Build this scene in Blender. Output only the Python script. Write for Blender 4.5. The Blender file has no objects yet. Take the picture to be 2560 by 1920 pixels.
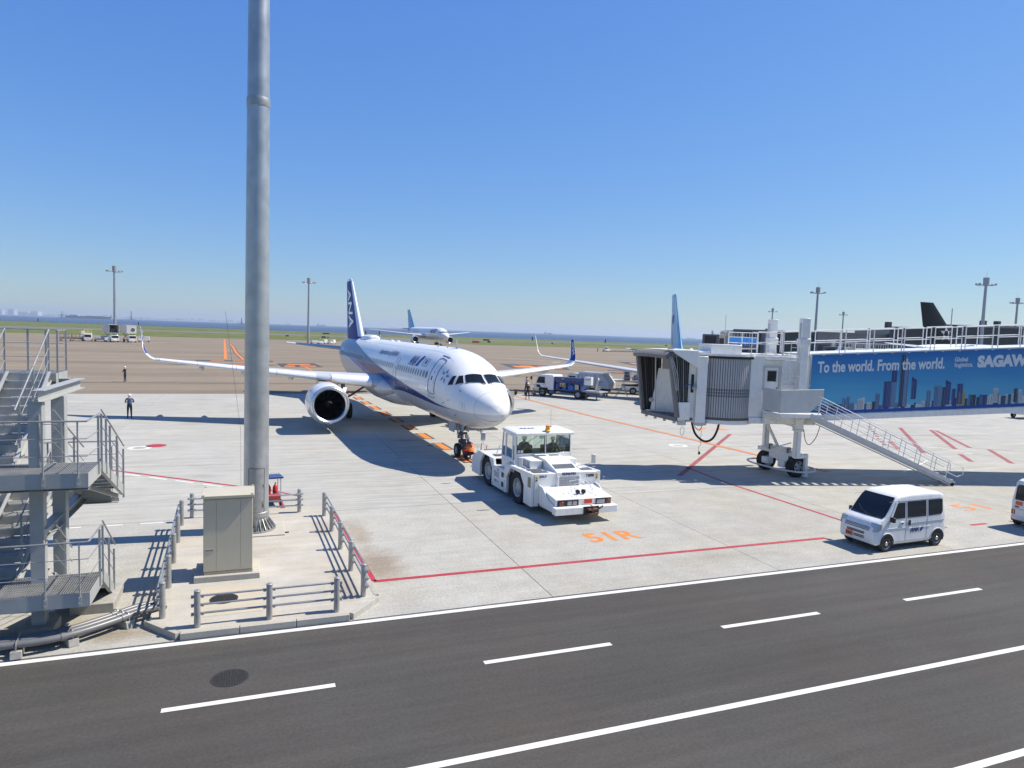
import bpy, bmesh, math, random
from math import sin, cos, tan, pi, radians as R, sqrt, atan2
from mathutils import Vector, Matrix
random.seed(7)
SC = bpy.context.scene
COL = SC.collection
# ------------------------------------------------------------------ camera
# world axes: +x runs along the service road, +y away from the terminal
CAM_H = 6.884
cam_data = bpy.data.cameras.new('camera')
cam = bpy.data.objects.new('camera', cam_data); COL.objects.link(cam)
cam_data.sensor_width = 36.0
cam_data.lens = 36.0 * 1700.0 / 2560.0
cam_data.clip_start = 0.1
cam_data.clip_end = 60000
_pitch, _roll, _yaw = 0.0764272, 0.0347773, R(21.0)
_fw = Vector((sin(_yaw) * cos(_pitch), cos(_yaw) * cos(_pitch), -sin(_pitch)))
_r = Vector((cos(_yaw), -sin(_yaw), 0))
_u = _r.cross(_fw)
_r2 = cos(_roll) * _r + sin(_roll) * _u
_u2 = -sin(_roll) * _r + cos(_roll) * _u
_m = Matrix((_r2, _u2, -_fw)).transposed().to_4x4()
_m.translation = Vector((0, 0, CAM_H))
cam.matrix_world = _m
SC.camera = cam
# ------------------------------------------------------------------ sky, sun, exposure
SUN_EL, SUN_AZ = R(52), R(-5)          # azimuth measured from +x towards +y
world = bpy.data.worlds.new('World'); SC.world = world; world.use_nodes = True
wn = world.node_tree.nodes; wl = world.node_tree.links; wn.clear()
sky = wn.new('ShaderNodeTexSky'); sky.sky_type = 'NISHITA'; sky.sun_disc = False
sky.sun_elevation = SUN_EL; sky.sun_rotation = pi / 2 - SUN_AZ
sky.altitude = 0; sky.air_density = 1.0; sky.dust_density = 0.15; sky.ozone_density = 3.0
bg = wn.new('ShaderNodeBackground'); bg.inputs['Strength'].default_value = 0.088
wo = wn.new('ShaderNodeOutputWorld')
# tone response of the sky: one power curve per channel over the whole dome (deep, even blue of the phone photograph)
sep = wn.new('ShaderNodeSeparateColor'); com = wn.new('ShaderNodeCombineColor'); wl.new(sky.outputs[0], sep.inputs[0])
SKY_GRADE = ((0.666, 0.95), (1.265, 0.72), (3.42, 0.45))
for i, (k_, g_) in enumerate(SKY_GRADE):
    pw = wn.new('ShaderNodeMath'); pw.operation = 'POWER'; pw.inputs[1].default_value = g_; wl.new(sep.outputs[i], pw.inputs[0])
    mu = wn.new('ShaderNodeMath'); mu.operation = 'MULTIPLY'; mu.inputs[1].default_value = k_; wl.new(pw.outputs[0], mu.inputs[0])
    if i == 2:
        sb = wn.new('ShaderNodeMath'); sb.operation = 'MULTIPLY_ADD'; sb.inputs[1].default_value = -0.35; wl.new(sep.outputs[0], sb.inputs[0]); wl.new(mu.outputs[0], sb.inputs[2]); mu = sb
    wl.new(mu.outputs[0], com.inputs[i])
wl.new(com.outputs[0], bg.inputs['Color']); wl.new(bg.outputs[0], wo.inputs[0])
sun_d = bpy.data.lights.new('sun', 'SUN'); sun_d.energy = 5.0; sun_d.angle = R(0.53); sun_d.color = (1.0, 0.94, 0.835)
sun = bpy.data.objects.new('sun', sun_d); COL.objects.link(sun)
_sd = Vector((cos(SUN_AZ) * cos(SUN_EL), sin(SUN_AZ) * cos(SUN_EL), sin(SUN_EL)))
sun.rotation_euler = _sd.to_track_quat('Z', 'Y').to_euler(); sun.location = (60, 0, 80)
SC.view_settings.view_transform = 'Standard'; SC.view_settings.look = 'None'
SC.view_settings.exposure = 0.45; SC.view_settings.gamma = 1.0; SC.view_settings.use_curve_mapping = False
SC.cycles.max_bounces = 8; SC.cycles.transparent_max_bounces = 12; SC.cycles.volume_bounces = 0
SC.cycles.use_denoising = True
# ------------------------------------------------------------------ materials
def newmat(name):
    m = bpy.data.materials.new(name); m.use_nodes = True
    return m, m.node_tree.nodes, m.node_tree.links, m.node_tree.nodes['Principled BSDF']
def mat(name, col, rough=0.5, metal=0.0, var=0.06, scale=3.0, bump=0.0, bscale=60.0, coat=0.0, grime=0.0, grime_col=(0.09, 0.08, 0.07), spec=0.5):
    """paint / metal / plastic: base colour with soft procedural tone changes, worn grime patches and fine relief"""
    m, n, l, b = newmat(name)
    tc = n.new('ShaderNodeTexCoord')
    nz = n.new('ShaderNodeTexNoise'); nz.inputs['Scale'].default_value = scale; nz.inputs['Detail'].default_value = 5
    l.new(tc.outputs['Object'], nz.inputs['Vector'])
    rp = n.new('ShaderNodeValToRGB')
    rp.color_ramp.elements[0].position = 0.3; rp.color_ramp.elements[1].position = 0.7
    rp.color_ramp.elements[0].color = (*[c * (1 - var) for c in col], 1)
    rp.color_ramp.elements[1].color = (*[min(1, c * (1 + var)) for c in col], 1)
    l.new(nz.outputs[0], rp.inputs[0]); out = rp.outputs[0]
    if grime > 0:
        n2 = n.new('ShaderNodeTexNoise'); n2.inputs['Scale'].default_value = scale * 2.3; n2.inputs['Detail'].default_value = 8
        mp = n.new('ShaderNodeMapping'); mp.inputs['Scale'].default_value = (1, 1, 0.35)
        l.new(tc.outputs['Object'], mp.inputs[0]); l.new(mp.outputs[0], n2.inputs['Vector'])
        r2 = n.new('ShaderNodeMapRange'); r2.inputs[1].default_value = 0.52; r2.inputs[2].default_value = 0.8; r2.inputs[4].default_value = grime
        l.new(n2.outputs[0], r2.inputs[0])
        mx = n.new('ShaderNodeMix'); mx.data_type = 'RGBA'; l.new(r2.outputs[0], mx.inputs[0]); l.new(out, mx.inputs[6]); mx.inputs[7].default_value = (*grime_col, 1)
        out = mx.outputs[2]
    l.new(out, b.inputs['Base Color'])
    b.inputs['Roughness'].default_value = rough; b.inputs['Metallic'].default_value = metal
    b.inputs['Coat Weight'].default_value = coat; b.inputs['Coat Roughness'].default_value = 0.06
    b.inputs['Specular IOR Level'].default_value = spec
    rr = n.new('ShaderNodeMapRange'); rr.inputs[3].default_value = max(0.02, rough - 0.07); rr.inputs[4].default_value = min(1, rough + 0.07)
    l.new(nz.outputs[0], rr.inputs[0]); l.new(rr.outputs[0], b.inputs['Roughness'])
    if bump > 0:
        n3 = n.new('ShaderNodeTexNoise'); n3.inputs['Scale'].default_value = bscale; l.new(tc.outputs['Object'], n3.inputs['Vector'])
        bp = n.new('ShaderNodeBump'); bp.inputs['Strength'].default_value = bump; bp.inputs['Distance'].default_value = 0.01
        l.new(n3.outputs[0], bp.inputs['Height']); l.new(bp.outputs[0], b.inputs['Normal'])
    return m
def glass(name, col=(0.02, 0.025, 0.03), rough=0.04):
    m, n, l, b = newmat(name)
    tc = n.new('ShaderNodeTexCoord'); nz = n.new('ShaderNodeTexNoise'); nz.inputs['Scale'].default_value = 2.0
    l.new(tc.outputs['Object'], nz.inputs['Vector'])
    r = n.new('ShaderNodeMapRange'); r.inputs[3].default_value = rough; r.inputs[4].default_value = rough + 0.05
    l.new(nz.outputs[0], r.inputs[0]); l.new(r.outputs[0], b.inputs['Roughness'])
    b.inputs['Base Color'].default_value = (*col, 1); b.inputs['Specular IOR Level'].default_value = 0.32
    return m
def clear_glass(name, tint=(0.80, 0.9, 0.86), mixf=0.25):
    """thin see-through pane: transparent with a fresnel reflection"""
    m, n, l, b = newmat(name); n.remove(b)
    o = n['Material Output']
    tr = n.new('ShaderNodeBsdfTransparent'); tr.inputs[0].default_value = (*tint, 1)
    gl = n.new('ShaderNodeBsdfGlossy'); gl.inputs['Roughness'].default_value = 0.02
    fr = n.new('ShaderNodeFresnel'); fr.inputs[0].default_value = 1.5
    ad = n.new('ShaderNodeMath'); ad.operation = 'ADD'; ad.inputs[1].default_value = mixf * 0.2
    mx = n.new('ShaderNodeMixShader')
    l.new(fr.outputs[0], ad.inputs[0]); l.new(ad.outputs[0], mx.inputs[0]); l.new(tr.outputs[0], mx.inputs[1]); l.new(gl.outputs[0], mx.inputs[2]); l.new(mx.outputs[0], o.inputs[0])
    return m
M = {}
M['white'] = mat('white_paint', (0.76, 0.75, 0.71), 0.34, var=0.04, coat=0.15, grime=0.2, grime_col=(0.22, 0.20, 0.17))
M['plane_white'] = mat('aircraft_white', (0.78, 0.775, 0.75), 0.22, var=0.015, scale=0.6, coat=0.5)
M['belly_grey'] = mat('aircraft_grey', (0.50, 0.51, 0.52), 0.3, var=0.04, scale=0.8, grime=0.1)
M['ana_blue'] = mat('deep_blue_paint', (0.016, 0.040, 0.22), 0.5, var=0.05, spec=0.2)
M['sky_blue'] = mat('light_blue_paint', (0.02, 0.17, 0.56), 0.5, var=0.05, spec=0.2)
M['wing_grey'] = mat('wing_grey_paint', (0.50, 0.51, 0.53), 0.42, var=0.05, scale=0.7, grime=0.1)
M['slat'] = mat('slat_paint', (0.78, 0.78, 0.78), 0.35, var=0.03)
M['ink_blue'] = mat('navy_print', (0.02, 0.04, 0.16), 0.4, var=0.03)
M['grey_print'] = mat('grey_print', (0.20, 0.22, 0.27), 0.45, var=0.05)
M['alu'] = mat('bare_aluminium', (0.72, 0.73, 0.74), 0.28, metal=0.85, var=0.05)
M['alu_dull'] = mat('dull_aluminium', (0.55, 0.56, 0.57), 0.45, metal=0.6, var=0.08, grime=0.1)
M['black'] = mat('black_paint', (0.012, 0.012, 0.013), 0.5, var=0.2)
M['fan'] = mat('fan_blade_metal', (0.03, 0.031, 0.035), 0.3, metal=0.7, var=0.1)
M['duct'] = mat('inlet_duct', (0.02, 0.02, 0.022), 0.55, var=0.1)
M['rubber'] = mat('tyre_rubber', (0.017, 0.017, 0.018), 0.85, var=0.25, scale=8, bump=0.3)
M['rim'] = mat('wheel_rim', (0.40, 0.395, 0.385), 0.45, metal=0.2, var=0.08, scale=8, grime=0.5)
M['galv'] = mat('galvanised_steel', (0.38, 0.38, 0.37), 0.42, metal=0.55, var=0.13, scale=5, grime=0.22, grime_col=(0.2, 0.21, 0.22))
M['galv_mast'] = mat('galvanised_mast', (0.44, 0.45, 0.45), 0.36, metal=0.62, var=0.14, scale=2.2, grime=0.25, grime_col=(0.25, 0.27, 0.29))
M['galv_paint'] = mat('grey_structural_paint', (0.40, 0.405, 0.385), 0.45, metal=0.15, var=0.07, scale=2.5, grime=0.18, grime_col=(0.22, 0.22, 0.22))
M['beige'] = mat('beige_enamel', (0.50, 0.455, 0.345), 0.42, var=0.03, scale=1.5, grime=0.08, grime_col=(0.3, 0.27, 0.2))
M['steel_dark'] = mat('dark_steel', (0.10, 0.10, 0.105), 0.5, metal=0.4, var=0.15, grime=0.2)
M['iron'] = mat('cast_iron', (0.03, 0.029, 0.028), 0.75, metal=0.1, var=0.25, scale=12, bump=0.5, bscale=30)
M['grey'] = mat('grey_paint', (0.33, 0.34, 0.35), 0.45, var=0.06, grime=0.15)
M['lgrey'] = mat('light_grey_paint', (0.52, 0.52, 0.50), 0.4, var=0.05, grime=0.15)
M['dgrey'] = mat('dark_grey_paint', (0.09, 0.092, 0.096), 0.55, var=0.1)
M['bellows'] = mat('black_bellows_fabric', (0.05, 0.047, 0.044), 0.8, var=0.35, scale=6, bump=0.4, bscale=20)
M['bellows_grey'] = mat('grey_bellows_trim', (0.16, 0.155, 0.15), 0.75, var=0.12, scale=5)
M['orange'] = mat('safety_orange', (0.85, 0.15, 0.02), 0.6, var=0.1, scale=8)
M['orange_glass'] = mat('amber_lens', (0.9, 0.30, 0.02), 0.15, var=0.1, scale=10)
M['red'] = mat('red_paint', (0.50, 0.03, 0.03), 0.45, var=0.1)
M['yellow'] = mat('yellow_paint', (0.75, 0.52, 0.05), 0.45, var=0.1)
M['truck_blue'] = mat('truck_blue', (0.018, 0.055, 0.19), 0.35, var=0.12, coat=0.2, grime=0.15)
M['navy_cloth'] = mat('navy_cloth', (0.02, 0.025, 0.045), 0.9, var=0.2, scale=12, bump=0.3)
M['blue_shirt'] = mat('blue_shirt', (0.06, 0.10, 0.19), 0.85, var=0.12, scale=12, bump=0.3)
M['grey_cloth'] = mat('grey_cloth', (0.10, 0.12, 0.13), 0.9, var=0.2, scale=12, bump=0.3)
M['white_shirt'] = mat('white_shirt', (0.62, 0.60, 0.58), 0.85, var=0.1, scale=12, bump=0.3)
M['skin'] = mat('skin', (0.42, 0.25, 0.17), 0.6, var=0.06, scale=10)
M['hair'] = mat('hair', (0.012, 0.01, 0.009), 0.6, var=0.2, scale=20)
M['helmet'] = mat('white_helmet', (0.72, 0.72, 0.70), 0.3, var=0.03, coat=0.3)
M['glass'] = glass('dark_glass'); M['cockpit'] = glass('cockpit_glass', (0.012, 0.014, 0.018), 0.03)
M['bld_glass'] = glass('facade_glass', (0.025, 0.06, 0.065), 0.08)
M['pane'] = clear_glass('clear_pane')
M['lens'] = mat('lamp_lens', (0.42, 0.44, 0.46), 0.12, metal=0.4, var=0.1, scale=20)
M['plate_orange'] = mat('orange_number_plate', (0.72, 0.12, 0.02), 0.5, var=0.12, scale=30)
M['conc_block'] = mat('concrete_block', (0.33, 0.315, 0.275), 0.9, var=0.12, scale=6, bump=0.5, grime=0.25, grime_col=(0.22, 0.2, 0.17))
M['pipe_grey'] = mat('grey_pvc_pipe', (0.15, 0.15, 0.15), 0.38, var=0.08, scale=3, grime=0.2)
M['paint_white'] = mat('road_paint_white', (0.62, 0.61, 0.57), 0.75, var=0.10, scale=2.2, grime=0.35, grime_col=(0.35, 0.34, 0.32), bump=0.3)
M['paint_red'] = mat('road_paint_red', (0.36, 0.025, 0.04), 0.7, var=0.12, scale=1.6, grime=0.35, grime_col=(0.32, 0.22, 0.2))
M['paint_red_old'] = mat('road_paint_red_faded', (0.27, 0.055, 0.055), 0.75, var=0.2, scale=1.4, grime=0.55, grime_col=(0.35, 0.30, 0.27))
M['paint_orange'] = mat('road_paint_orange', (0.66, 0.19, 0.025), 0.7, var=0.10, scale=1.6, grime=0.4, grime_col=(0.50, 0.30, 0.18))
M['paint_black'] = mat('road_paint_black', (0.06, 0.06, 0.06), 0.8, var=0.2, scale=1.6)
M['hull'] = mat('ship_hull', (0.10, 0.11, 0.13), 0.6); M['coast_bld'] = mat('coast_building', (0.42, 0.42, 0.43), 0.8, var=0.25, scale=0.02)
M['term_grey'] = mat('terminal_cladding', (0.24, 0.25, 0.26), 0.5, metal=0.2, var=0.1, scale=0.3)
M['term_dark'] = mat('terminal_dark', (0.03, 0.035, 0.04), 0.3, var=0.15, scale=0.3)
M['mast_far'] = mat('floodlight_mast', (0.36, 0.38, 0.40), 0.45, metal=0.4, var=0.1, scale=0.5)
# ------------------------------------------------------------------ mesh builder
class B:
    def __init__(s): s.v = []; s.f = []; s.mi = []; s.cur = 0
    def m(s, i): s.cur = i; return s
    def add(s, vs, fs):
        o = len(s.v); s.v.extend([tuple(v) for v in vs])
        for f in fs: s.f.append(tuple(o + i for i in f)); s.mi.append(s.cur)
        return s
    def box(s, c, d, rz=0.0):
        x, y, z = d[0] / 2, d[1] / 2, d[2] / 2; vs = []
        for sx, sy, sz in ((-1,-1,-1),(1,-1,-1),(1,1,-1),(-1,1,-1),(-1,-1,1),(1,-1,1),(1,1,1),(-1,1,1)):
            px, py = sx * x, sy * y
            if rz: px, py = px * cos(rz) - py * sin(rz), px * sin(rz) + py * cos(rz)
            vs.append((c[0] + px, c[1] + py, c[2] + sz * z))
        return s.add(vs, ((0,3,2,1),(4,5,6,7),(0,1,5,4),(1,2,6,5),(2,3,7,6),(3,0,4,7)))
    def bx(s, x0, x1, y0, y1, z0, z1): return s.box(((x0+x1)/2, (y0+y1)/2, (z0+z1)/2), (abs(x1-x0), abs(y1-y0), abs(z1-z0)))
    def beam(s, a, b, w, h=None, up=(0, 0, 1)):
        a, b = Vector(a), Vector(b); h = h or w; d = (b - a)
        if d.length < 1e-6: return s
        d.normalize(); up = Vector(up)
        if abs(d.dot(up)) > 0.98: up = Vector((1, 0, 0))
        x = d.cross(up).normalized(); y = x.cross(d); vs = []
        for p in (a, b):
            for sx, sy in ((-1,-1),(1,-1),(1,1),(-1,1)): vs.append(p + x * sx * w / 2 + y * sy * h / 2)
        return s.add(vs, ((0,3,2,1),(4,5,6,7),(0,1,5,4),(1,2,6,5),(2,3,7,6),(3,0,4,7)))
    def tube(s, pts, r, n=8, caps=True, closed=False):
        pts = [Vector(p) for p in pts]; N = len(pts); o = len(s.v); rs = r if isinstance(r, (list, tuple)) else [r] * N
        prev = None
        for i, p in enumerate(pts):
            a = pts[i - 1] if (i > 0 or closed) else p; b = pts[(i + 1) % N] if (i < N - 1 or closed) else p
            d = (b - a)
            d = d.normalized() if d.length > 1e-9 else Vector((0, 0, 1))
            if prev is None:
                up = Vector((0, 0, 1)) if abs(d.z) < 0.95 else Vector((1, 0, 0)); x = d.cross(up).normalized()
            else:
                x = prev - d * prev.dot(d)
                x = x.normalized() if x.length > 1e-6 else d.orthogonal().normalized()
            prev = x; y = d.cross(x)
            for k in range(n):
                t = 2 * pi * k / n; s.v.append(tuple(p + (x * cos(t) + y * sin(t)) * rs[i]))
        for i in range(N if closed else N - 1):
            for k in range(n):
                i2 = (i + 1) % N
                s.f.append((o + i*n + k, o + i*n + (k+1) % n, o + i2*n + (k+1) % n, o + i2*n + k)); s.mi.append(s.cur)
        if caps and not closed:
            s.f.append(tuple(o + k for k in reversed(range(n)))); s.mi.append(s.cur)
            s.f.append(tuple(o + (N-1)*n + k for k in range(n))); s.mi.append(s.cur)
        return s
    def cyl(s, a, b, r0, r1=None, n=16): return s.tube([a, b], [r0, r0 if r1 is None else r1], n)
    def lathe(s, prof, o=(0, 0, 0), axis='z', n=24, closed=False, cap=True):
        """prof: (radius, height along axis)"""
        base = len(s.v); N = len(prof)
        for r, h in prof:
            for k in range(n):
                t = 2 * pi * k / n; a, b_ = r * cos(t), r * sin(t)
                p = {'z': (a, b_, h), 'x': (h, a, b_), 'y': (b_, h, a)}[axis]
                s.v.append((o[0] + p[0], o[1] + p[1], o[2] + p[2]))
        for i in range(N if closed else N - 1):
            for k in range(n):
                i2 = (i + 1) % N
                s.f.append((base + i*n + k, base + i*n + (k+1) % n, base + i2*n + (k+1) % n, base + i2*n + k)); s.mi.append(s.cur)
        if not closed and cap:
            if prof[0][0] > 1e-6: s.f.append(tuple(base + k for k in reversed(range(n)))); s.mi.append(s.cur)
            if prof[-1][0] > 1e-6: s.f.append(tuple(base + (N-1)*n + k for k in range(n))); s.mi.append(s.cur)
        return s
    def prism(s, poly, axis, a0, a1):
        """extrude 2-D polygon: axis 'x' -> (y,z), 'y' -> (x,z), 'z' -> (x,y)"""
        def P(p, a): return {'x': (a, p[0], p[1]), 'y': (p[0], a, p[1]), 'z': (p[0], p[1], a)}[axis]
        n = len(poly); vs = [P(p, a0) for p in poly] + [P(p, a1) for p in poly]
        fs = [tuple(reversed(range(n))), tuple(range(n, 2 * n))] + [(i, (i+1) % n, n + (i+1) % n, n + i) for i in range(n)]
        return s.add(vs, fs)
    def loft(s, rings, cap=(True, True), closed=True):
        o = len(s.v); n = len(rings[0])
        for r in rings: s.v.extend([tuple(p) for p in r])
        for i in range(len(rings) - 1):
            for k in range(n if closed else n - 1):
                s.f.append((o + i*n + k, o + i*n + (k+1) % n, o + (i+1)*n + (k+1) % n, o + (i+1)*n + k)); s.mi.append(s.cur)
        if cap[0]: s.f.append(tuple(o + k for k in reversed(range(n)))); s.mi.append(s.cur)
        if cap[1]: s.f.append(tuple(o + (len(rings)-1)*n + k for k in range(n))); s.mi.append(s.cur)
        return s
    def ball(s, c, r, n=10, sz=(1, 1, 1)):
        rings = []; o = len(s.v); k2 = n // 2
        for i in range(1, k2):
            ph = pi * i / k2
            rings.append([(c[0] + r*sz[0]*sin(ph)*cos(2*pi*k/n), c[1] + r*sz[1]*sin(ph)*sin(2*pi*k/n), c[2] + r*sz[2]*cos(ph)) for k in range(n)])
        s.loft(rings); return s
    def quad(s, a, b, c, d): return s.add((a, b, c, d), ((0, 1, 2, 3),))
    def mesh(s, name, mats):
        me = bpy.data.meshes.new(name); me.from_pydata(s.v, [], s.f)
        ms = mats if isinstance(mats, (list, tuple)) else [mats]
        for x in ms: me.materials.append(x)
        if len(ms) > 1: me.polygons.foreach_set('material_index', s.mi)
        bm = bmesh.new(); bm.from_mesh(me); bmesh.ops.recalc_face_normals(bm, faces=bm.faces); bm.to_mesh(me); bm.free()
        return me
    def build(s, name, mats, parent=None, smooth=True, bevel=0.0, angle=35, loc=None, rot=None):
        return link(name, s.mesh(name, mats), parent, smooth, bevel, angle, loc, rot)
def link(name, me, parent=None, smooth=True, bevel=0.0, angle=35, loc=None, rot=None):
    if smooth:
        me.shade_smooth(); me.set_sharp_from_angle(angle=R(angle))
    o = bpy.data.objects.new(name, me); COL.objects.link(o)
    if parent is not None: o.parent = parent
    if loc is not None: o.location = loc
    if rot is not None: o.rotation_euler = rot
    if bevel > 0:
        bv = o.modifiers.new('bevel', 'BEVEL'); bv.width = bevel; bv.segments = 2; bv.limit_method = 'ANGLE'; bv.angle_limit = R(40); bv.harden_normals = False
    return o
def tag(o, label, cat, group=None):
    o['label'] = label; o['category'] = cat
    if group: o['group'] = group
    return o
def thing(name, label, cat, loc=(0, 0, 0), rz=0.0, group=None, scale=None):
    o = bpy.data.objects.new(name, None); COL.objects.link(o); o.empty_display_size = 0.2
    o.location = loc; o.rotation_euler = (0, 0, rz)
    if scale: o.scale = (scale,) * 3
    return tag(o, label, cat, group)
def struct(o): o['kind'] = 'structure'; return o
def stuff(o): o['kind'] = 'stuff'; return o
def copy_tree(o, parent=None):
    c = o.copy(); COL.objects.link(c)
    if parent is not None: c.parent = parent
    for ch in list(o.children): copy_tree(ch, c)
    return c
_txt = {}
def text2d(s, size=1.0, bold=0.0, shear=0.0, xs=1.0, space=1.0, cut=0):
    """lettering as flat 2-D triangles (verts, faces, width)"""
    cu = bpy.data.curves.new('lettering', 'FONT'); cu.body = s; cu.size = size; cu.offset = bold; cu.shear = shear; cu.space_character = space
    cu.resolution_u = 3; cu.fill_mode = 'FRONT'
    o = bpy.data.objects.new('lettering', cu)
    me = bpy.data.meshes.new_from_object(o); bpy.data.objects.remove(o); bpy.data.curves.remove(cu)
    if cut:
        bm = bmesh.new(); bm.from_mesh(me)
        for c in range(1, cut): bmesh.ops.bisect_plane(bm, geom=bm.verts[:] + bm.edges[:] + bm.faces[:], plane_co=(0, size * .72 * c / cut, 0), plane_no=(0, 1, 0))
        bm.to_mesh(me); bm.free()
    vs = [(v.co.x * xs, v.co.y) for v in me.vertices]; fs = [tuple(p.vertices) for p in me.polygons]
    bpy.data.meshes.remove(me)
    if vs:
        mx = min(v[0] for v in vs); vs = [(v[0] - mx, v[1]) for v in vs]; w = max(v[0] for v in vs)
    else: w = 0
    return vs, fs, w
def lettering(s, origin, xdir, ydir, height, width=None, name='lettering', mats=None, parent=None, bold=0.0, shear=0.0):
    """flat lettering whose capitals are `height` tall, laid from origin along xdir / ydir"""
    vs, fs, w = text2d(s, height / 0.69, bold, shear)
    k = (width / w) if width and w > 0 else 1.0
    o, X, Y = Vector(origin), Vector(xdir).normalized(), Vector(ydir).normalized()
    b = B(); b.add([o + X * (v[0] * k) + Y * v[1] for v in vs], fs)
    return b.build(name, mats or M['ink_blue'], parent, smooth=False)
# ------------------------------------------------------------------ ground materials
def ground_mat(name, base, var_a, streak, speck, per_obj, bump, tyre=0.0, warm=(1, 1, 1), streak_scale=(0.35, 3.2), rot=0.3, rough=0.9, patch=0.10, stains=()):
    m, n, l, b = newmat(name)
    geo = n.new('ShaderNodeNewGeometry'); oi = n.new('ShaderNodeObjectInfo')
    def noise(scale, detail=6, rotz=0.0, sc=(1, 1, 1), w=0.6):
        mp = n.new('ShaderNodeMapping'); mp.inputs['Rotation'].default_value = (0, 0, rotz); mp.inputs['Scale'].default_value = sc
        l.new(geo.outputs['Position'], mp.inputs[0])
        t = n.new('ShaderNodeTexNoise'); t.inputs['Scale'].default_value = scale; t.inputs['Detail'].default_value = detail; t.inputs['Roughness'].default_value = w
        l.new(mp.outputs[0], t.inputs['Vector']); return t.outputs[0]
    def mr(x, a, b_, c, d):
        r = n.new('ShaderNodeMapRange'); r.inputs[1].default_value = a; r.inputs[2].default_value = b_; r.inputs[3].default_value = c; r.inputs[4].default_value = d
        l.new(x, r.inputs[0]); return r.outputs[0]
    def mul(a, b_):
        q = n.new('ShaderNodeMath'); q.operation = 'MULTIPLY'
        for i, v in enumerate((a, b_)):
            if isinstance(v, (int, float)): q.inputs[i].default_value = v
            else: l.new(v, q.inputs[i])
        return q.outputs[0]
    f = mr(noise(0.12, 7), 0.3, 0.7, 1 - var_a, 1 + var_a)
    f = mul(f, mr(noise(0.9, 8, w=0.7), 0.3, 0.7, 1 - patch, 1 + patch))
    f = mul(f, mr(noise(1.0, 6, rot, (streak_scale[0], streak_scale[1], 1), 0.65), 0.3, 0.7, 1 - streak, 1 + streak))
    f = mul(f, mr(noise(1.0, 4, rot - 0.5, (streak_scale[0] * 0.6, streak_scale[1] * 2.2, 1), 0.6), 0.35, 0.65, 1 - streak * 0.55, 1 + streak * 0.55))
    f = mul(f, mr(noise(15, 4, w=0.85), 0.28, 0.72, 1 - speck, 1 + speck))
    f = mul(f, mr(oi.outputs['Random'], 0, 1, 1 - per_obj, 1 + per_obj))
    if tyre > 0:
        f = mul(f, mr(noise(1.0, 5, 0.0, (0.012, 0.13, 1), 0.55), 0.42, 0.66, 1.0 + tyre * 0.25, 1 - tyre))
        f = mul(f, mr(noise(1.0, 3, -0.12, (0.02, 0.5, 1), 0.5), 0.55, 0.72, 1.0, 1 - tyre * 0.5))
    mx = n.new('ShaderNodeVectorMath'); mx.operation = 'SCALE'; mx.inputs[0].default_value = base; l.new(f, mx.inputs['Scale'])
    for sx_, sy_, rx_, ry_, sc, st in stains:
        ms = n.new('ShaderNodeMapping'); ms.vector_type = 'TEXTURE'; ms.inputs['Location'].default_value = (sx_, sy_, 0); ms.inputs['Scale'].default_value = (rx_, ry_, 1); l.new(geo.outputs['Position'], ms.inputs[0])
        ln = n.new('ShaderNodeVectorMath'); ln.operation = 'LENGTH'; l.new(ms.outputs[0], ln.inputs[0])
        wob = n.new('ShaderNodeMath'); wob.operation = 'MULTIPLY_ADD'; wob.inputs[1].default_value = -1.5; l.new(noise(2.2, 7, w=0.7), wob.inputs[0]); wob.inputs[2].default_value = 1.6
        sm = n.new('ShaderNodeMath'); sm.operation = 'SUBTRACT'; l.new(wob.outputs[0], sm.inputs[0]); l.new(ln.outputs['Value'], sm.inputs[1])
        m2 = n.new('ShaderNodeMix'); m2.data_type = 'RGBA'; m2.blend_type = 'MULTIPLY'; l.new(mr(sm.outputs[0], -0.35, 0.5, 0, st), m2.inputs[0]); l.new(mx.outputs[0], m2.inputs[6]); m2.inputs[7].default_value = (*sc, 1); mx = type('o', (), {'outputs': [m2.outputs[2]]})
    hv = n.new('ShaderNodeMix'); hv.data_type = 'RGBA'; hv.blend_type = 'MULTIPLY'
    l.new(mr(noise(0.3, 5), 0.4, 0.65, 0, 1), hv.inputs[0]); l.new(mx.outputs[0], hv.inputs[6]); hv.inputs[7].default_value = (*warm, 1)
    l.new(hv.outputs[2], b.inputs['Base Color'])
    b.inputs['Roughness'].default_value = rough; b.inputs['Specular IOR Level'].default_value = 0.3
    bp = n.new('ShaderNodeBump'); bp.inputs['Strength'].default_value = bump; bp.inputs['Distance'].default_value = 0.01
    l.new(noise(45, 4, w=0.8), bp.inputs['Height']); l.new(bp.outputs[0], b.inputs['Normal'])
    return m
M['conc_rough'] = ground_mat('speckled_concrete', (0.368, 0.355, 0.312), 0.06, 0.05, 0.30, 0.03, 0.6, warm=(1.0, 0.97, 0.92), patch=0.12, stains=((3.5, 19.4, .75, 1.5, (.62, .5, .42), .8), (3.3, 22.6, .5, 1.6, (.7, .6, .52), .7), (14.0, 17.2, 3.0, .5, (.8, .76, .7), .6), (-4.2, 17.0, 1.2, .8, (.8, .68, .5), .7), (-2.6, 16.4, .7, .35, (.6, .5, .38), .7)))
M['conc_brush'] = ground_mat('brushed_concrete', (0.368, 0.357, 0.318), 0.06, 0.15, 0.10, 0.035, 0.25, warm=(1.0, 0.985, 0.95), patch=0.08, streak_scale=(0.22, 2.6), rot=0.62, stains=((16.6, 36.4, 2.6, .5, (.62, .57, .52), .8), (9.0, 41, 1.0, .5, (.5, .5, .5), .6), (12.5, 38.5, .8, .8, (.55, .55, .55), .5), (22, 52, 6, 1.2, (.85, .84, .82), .6)))
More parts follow.
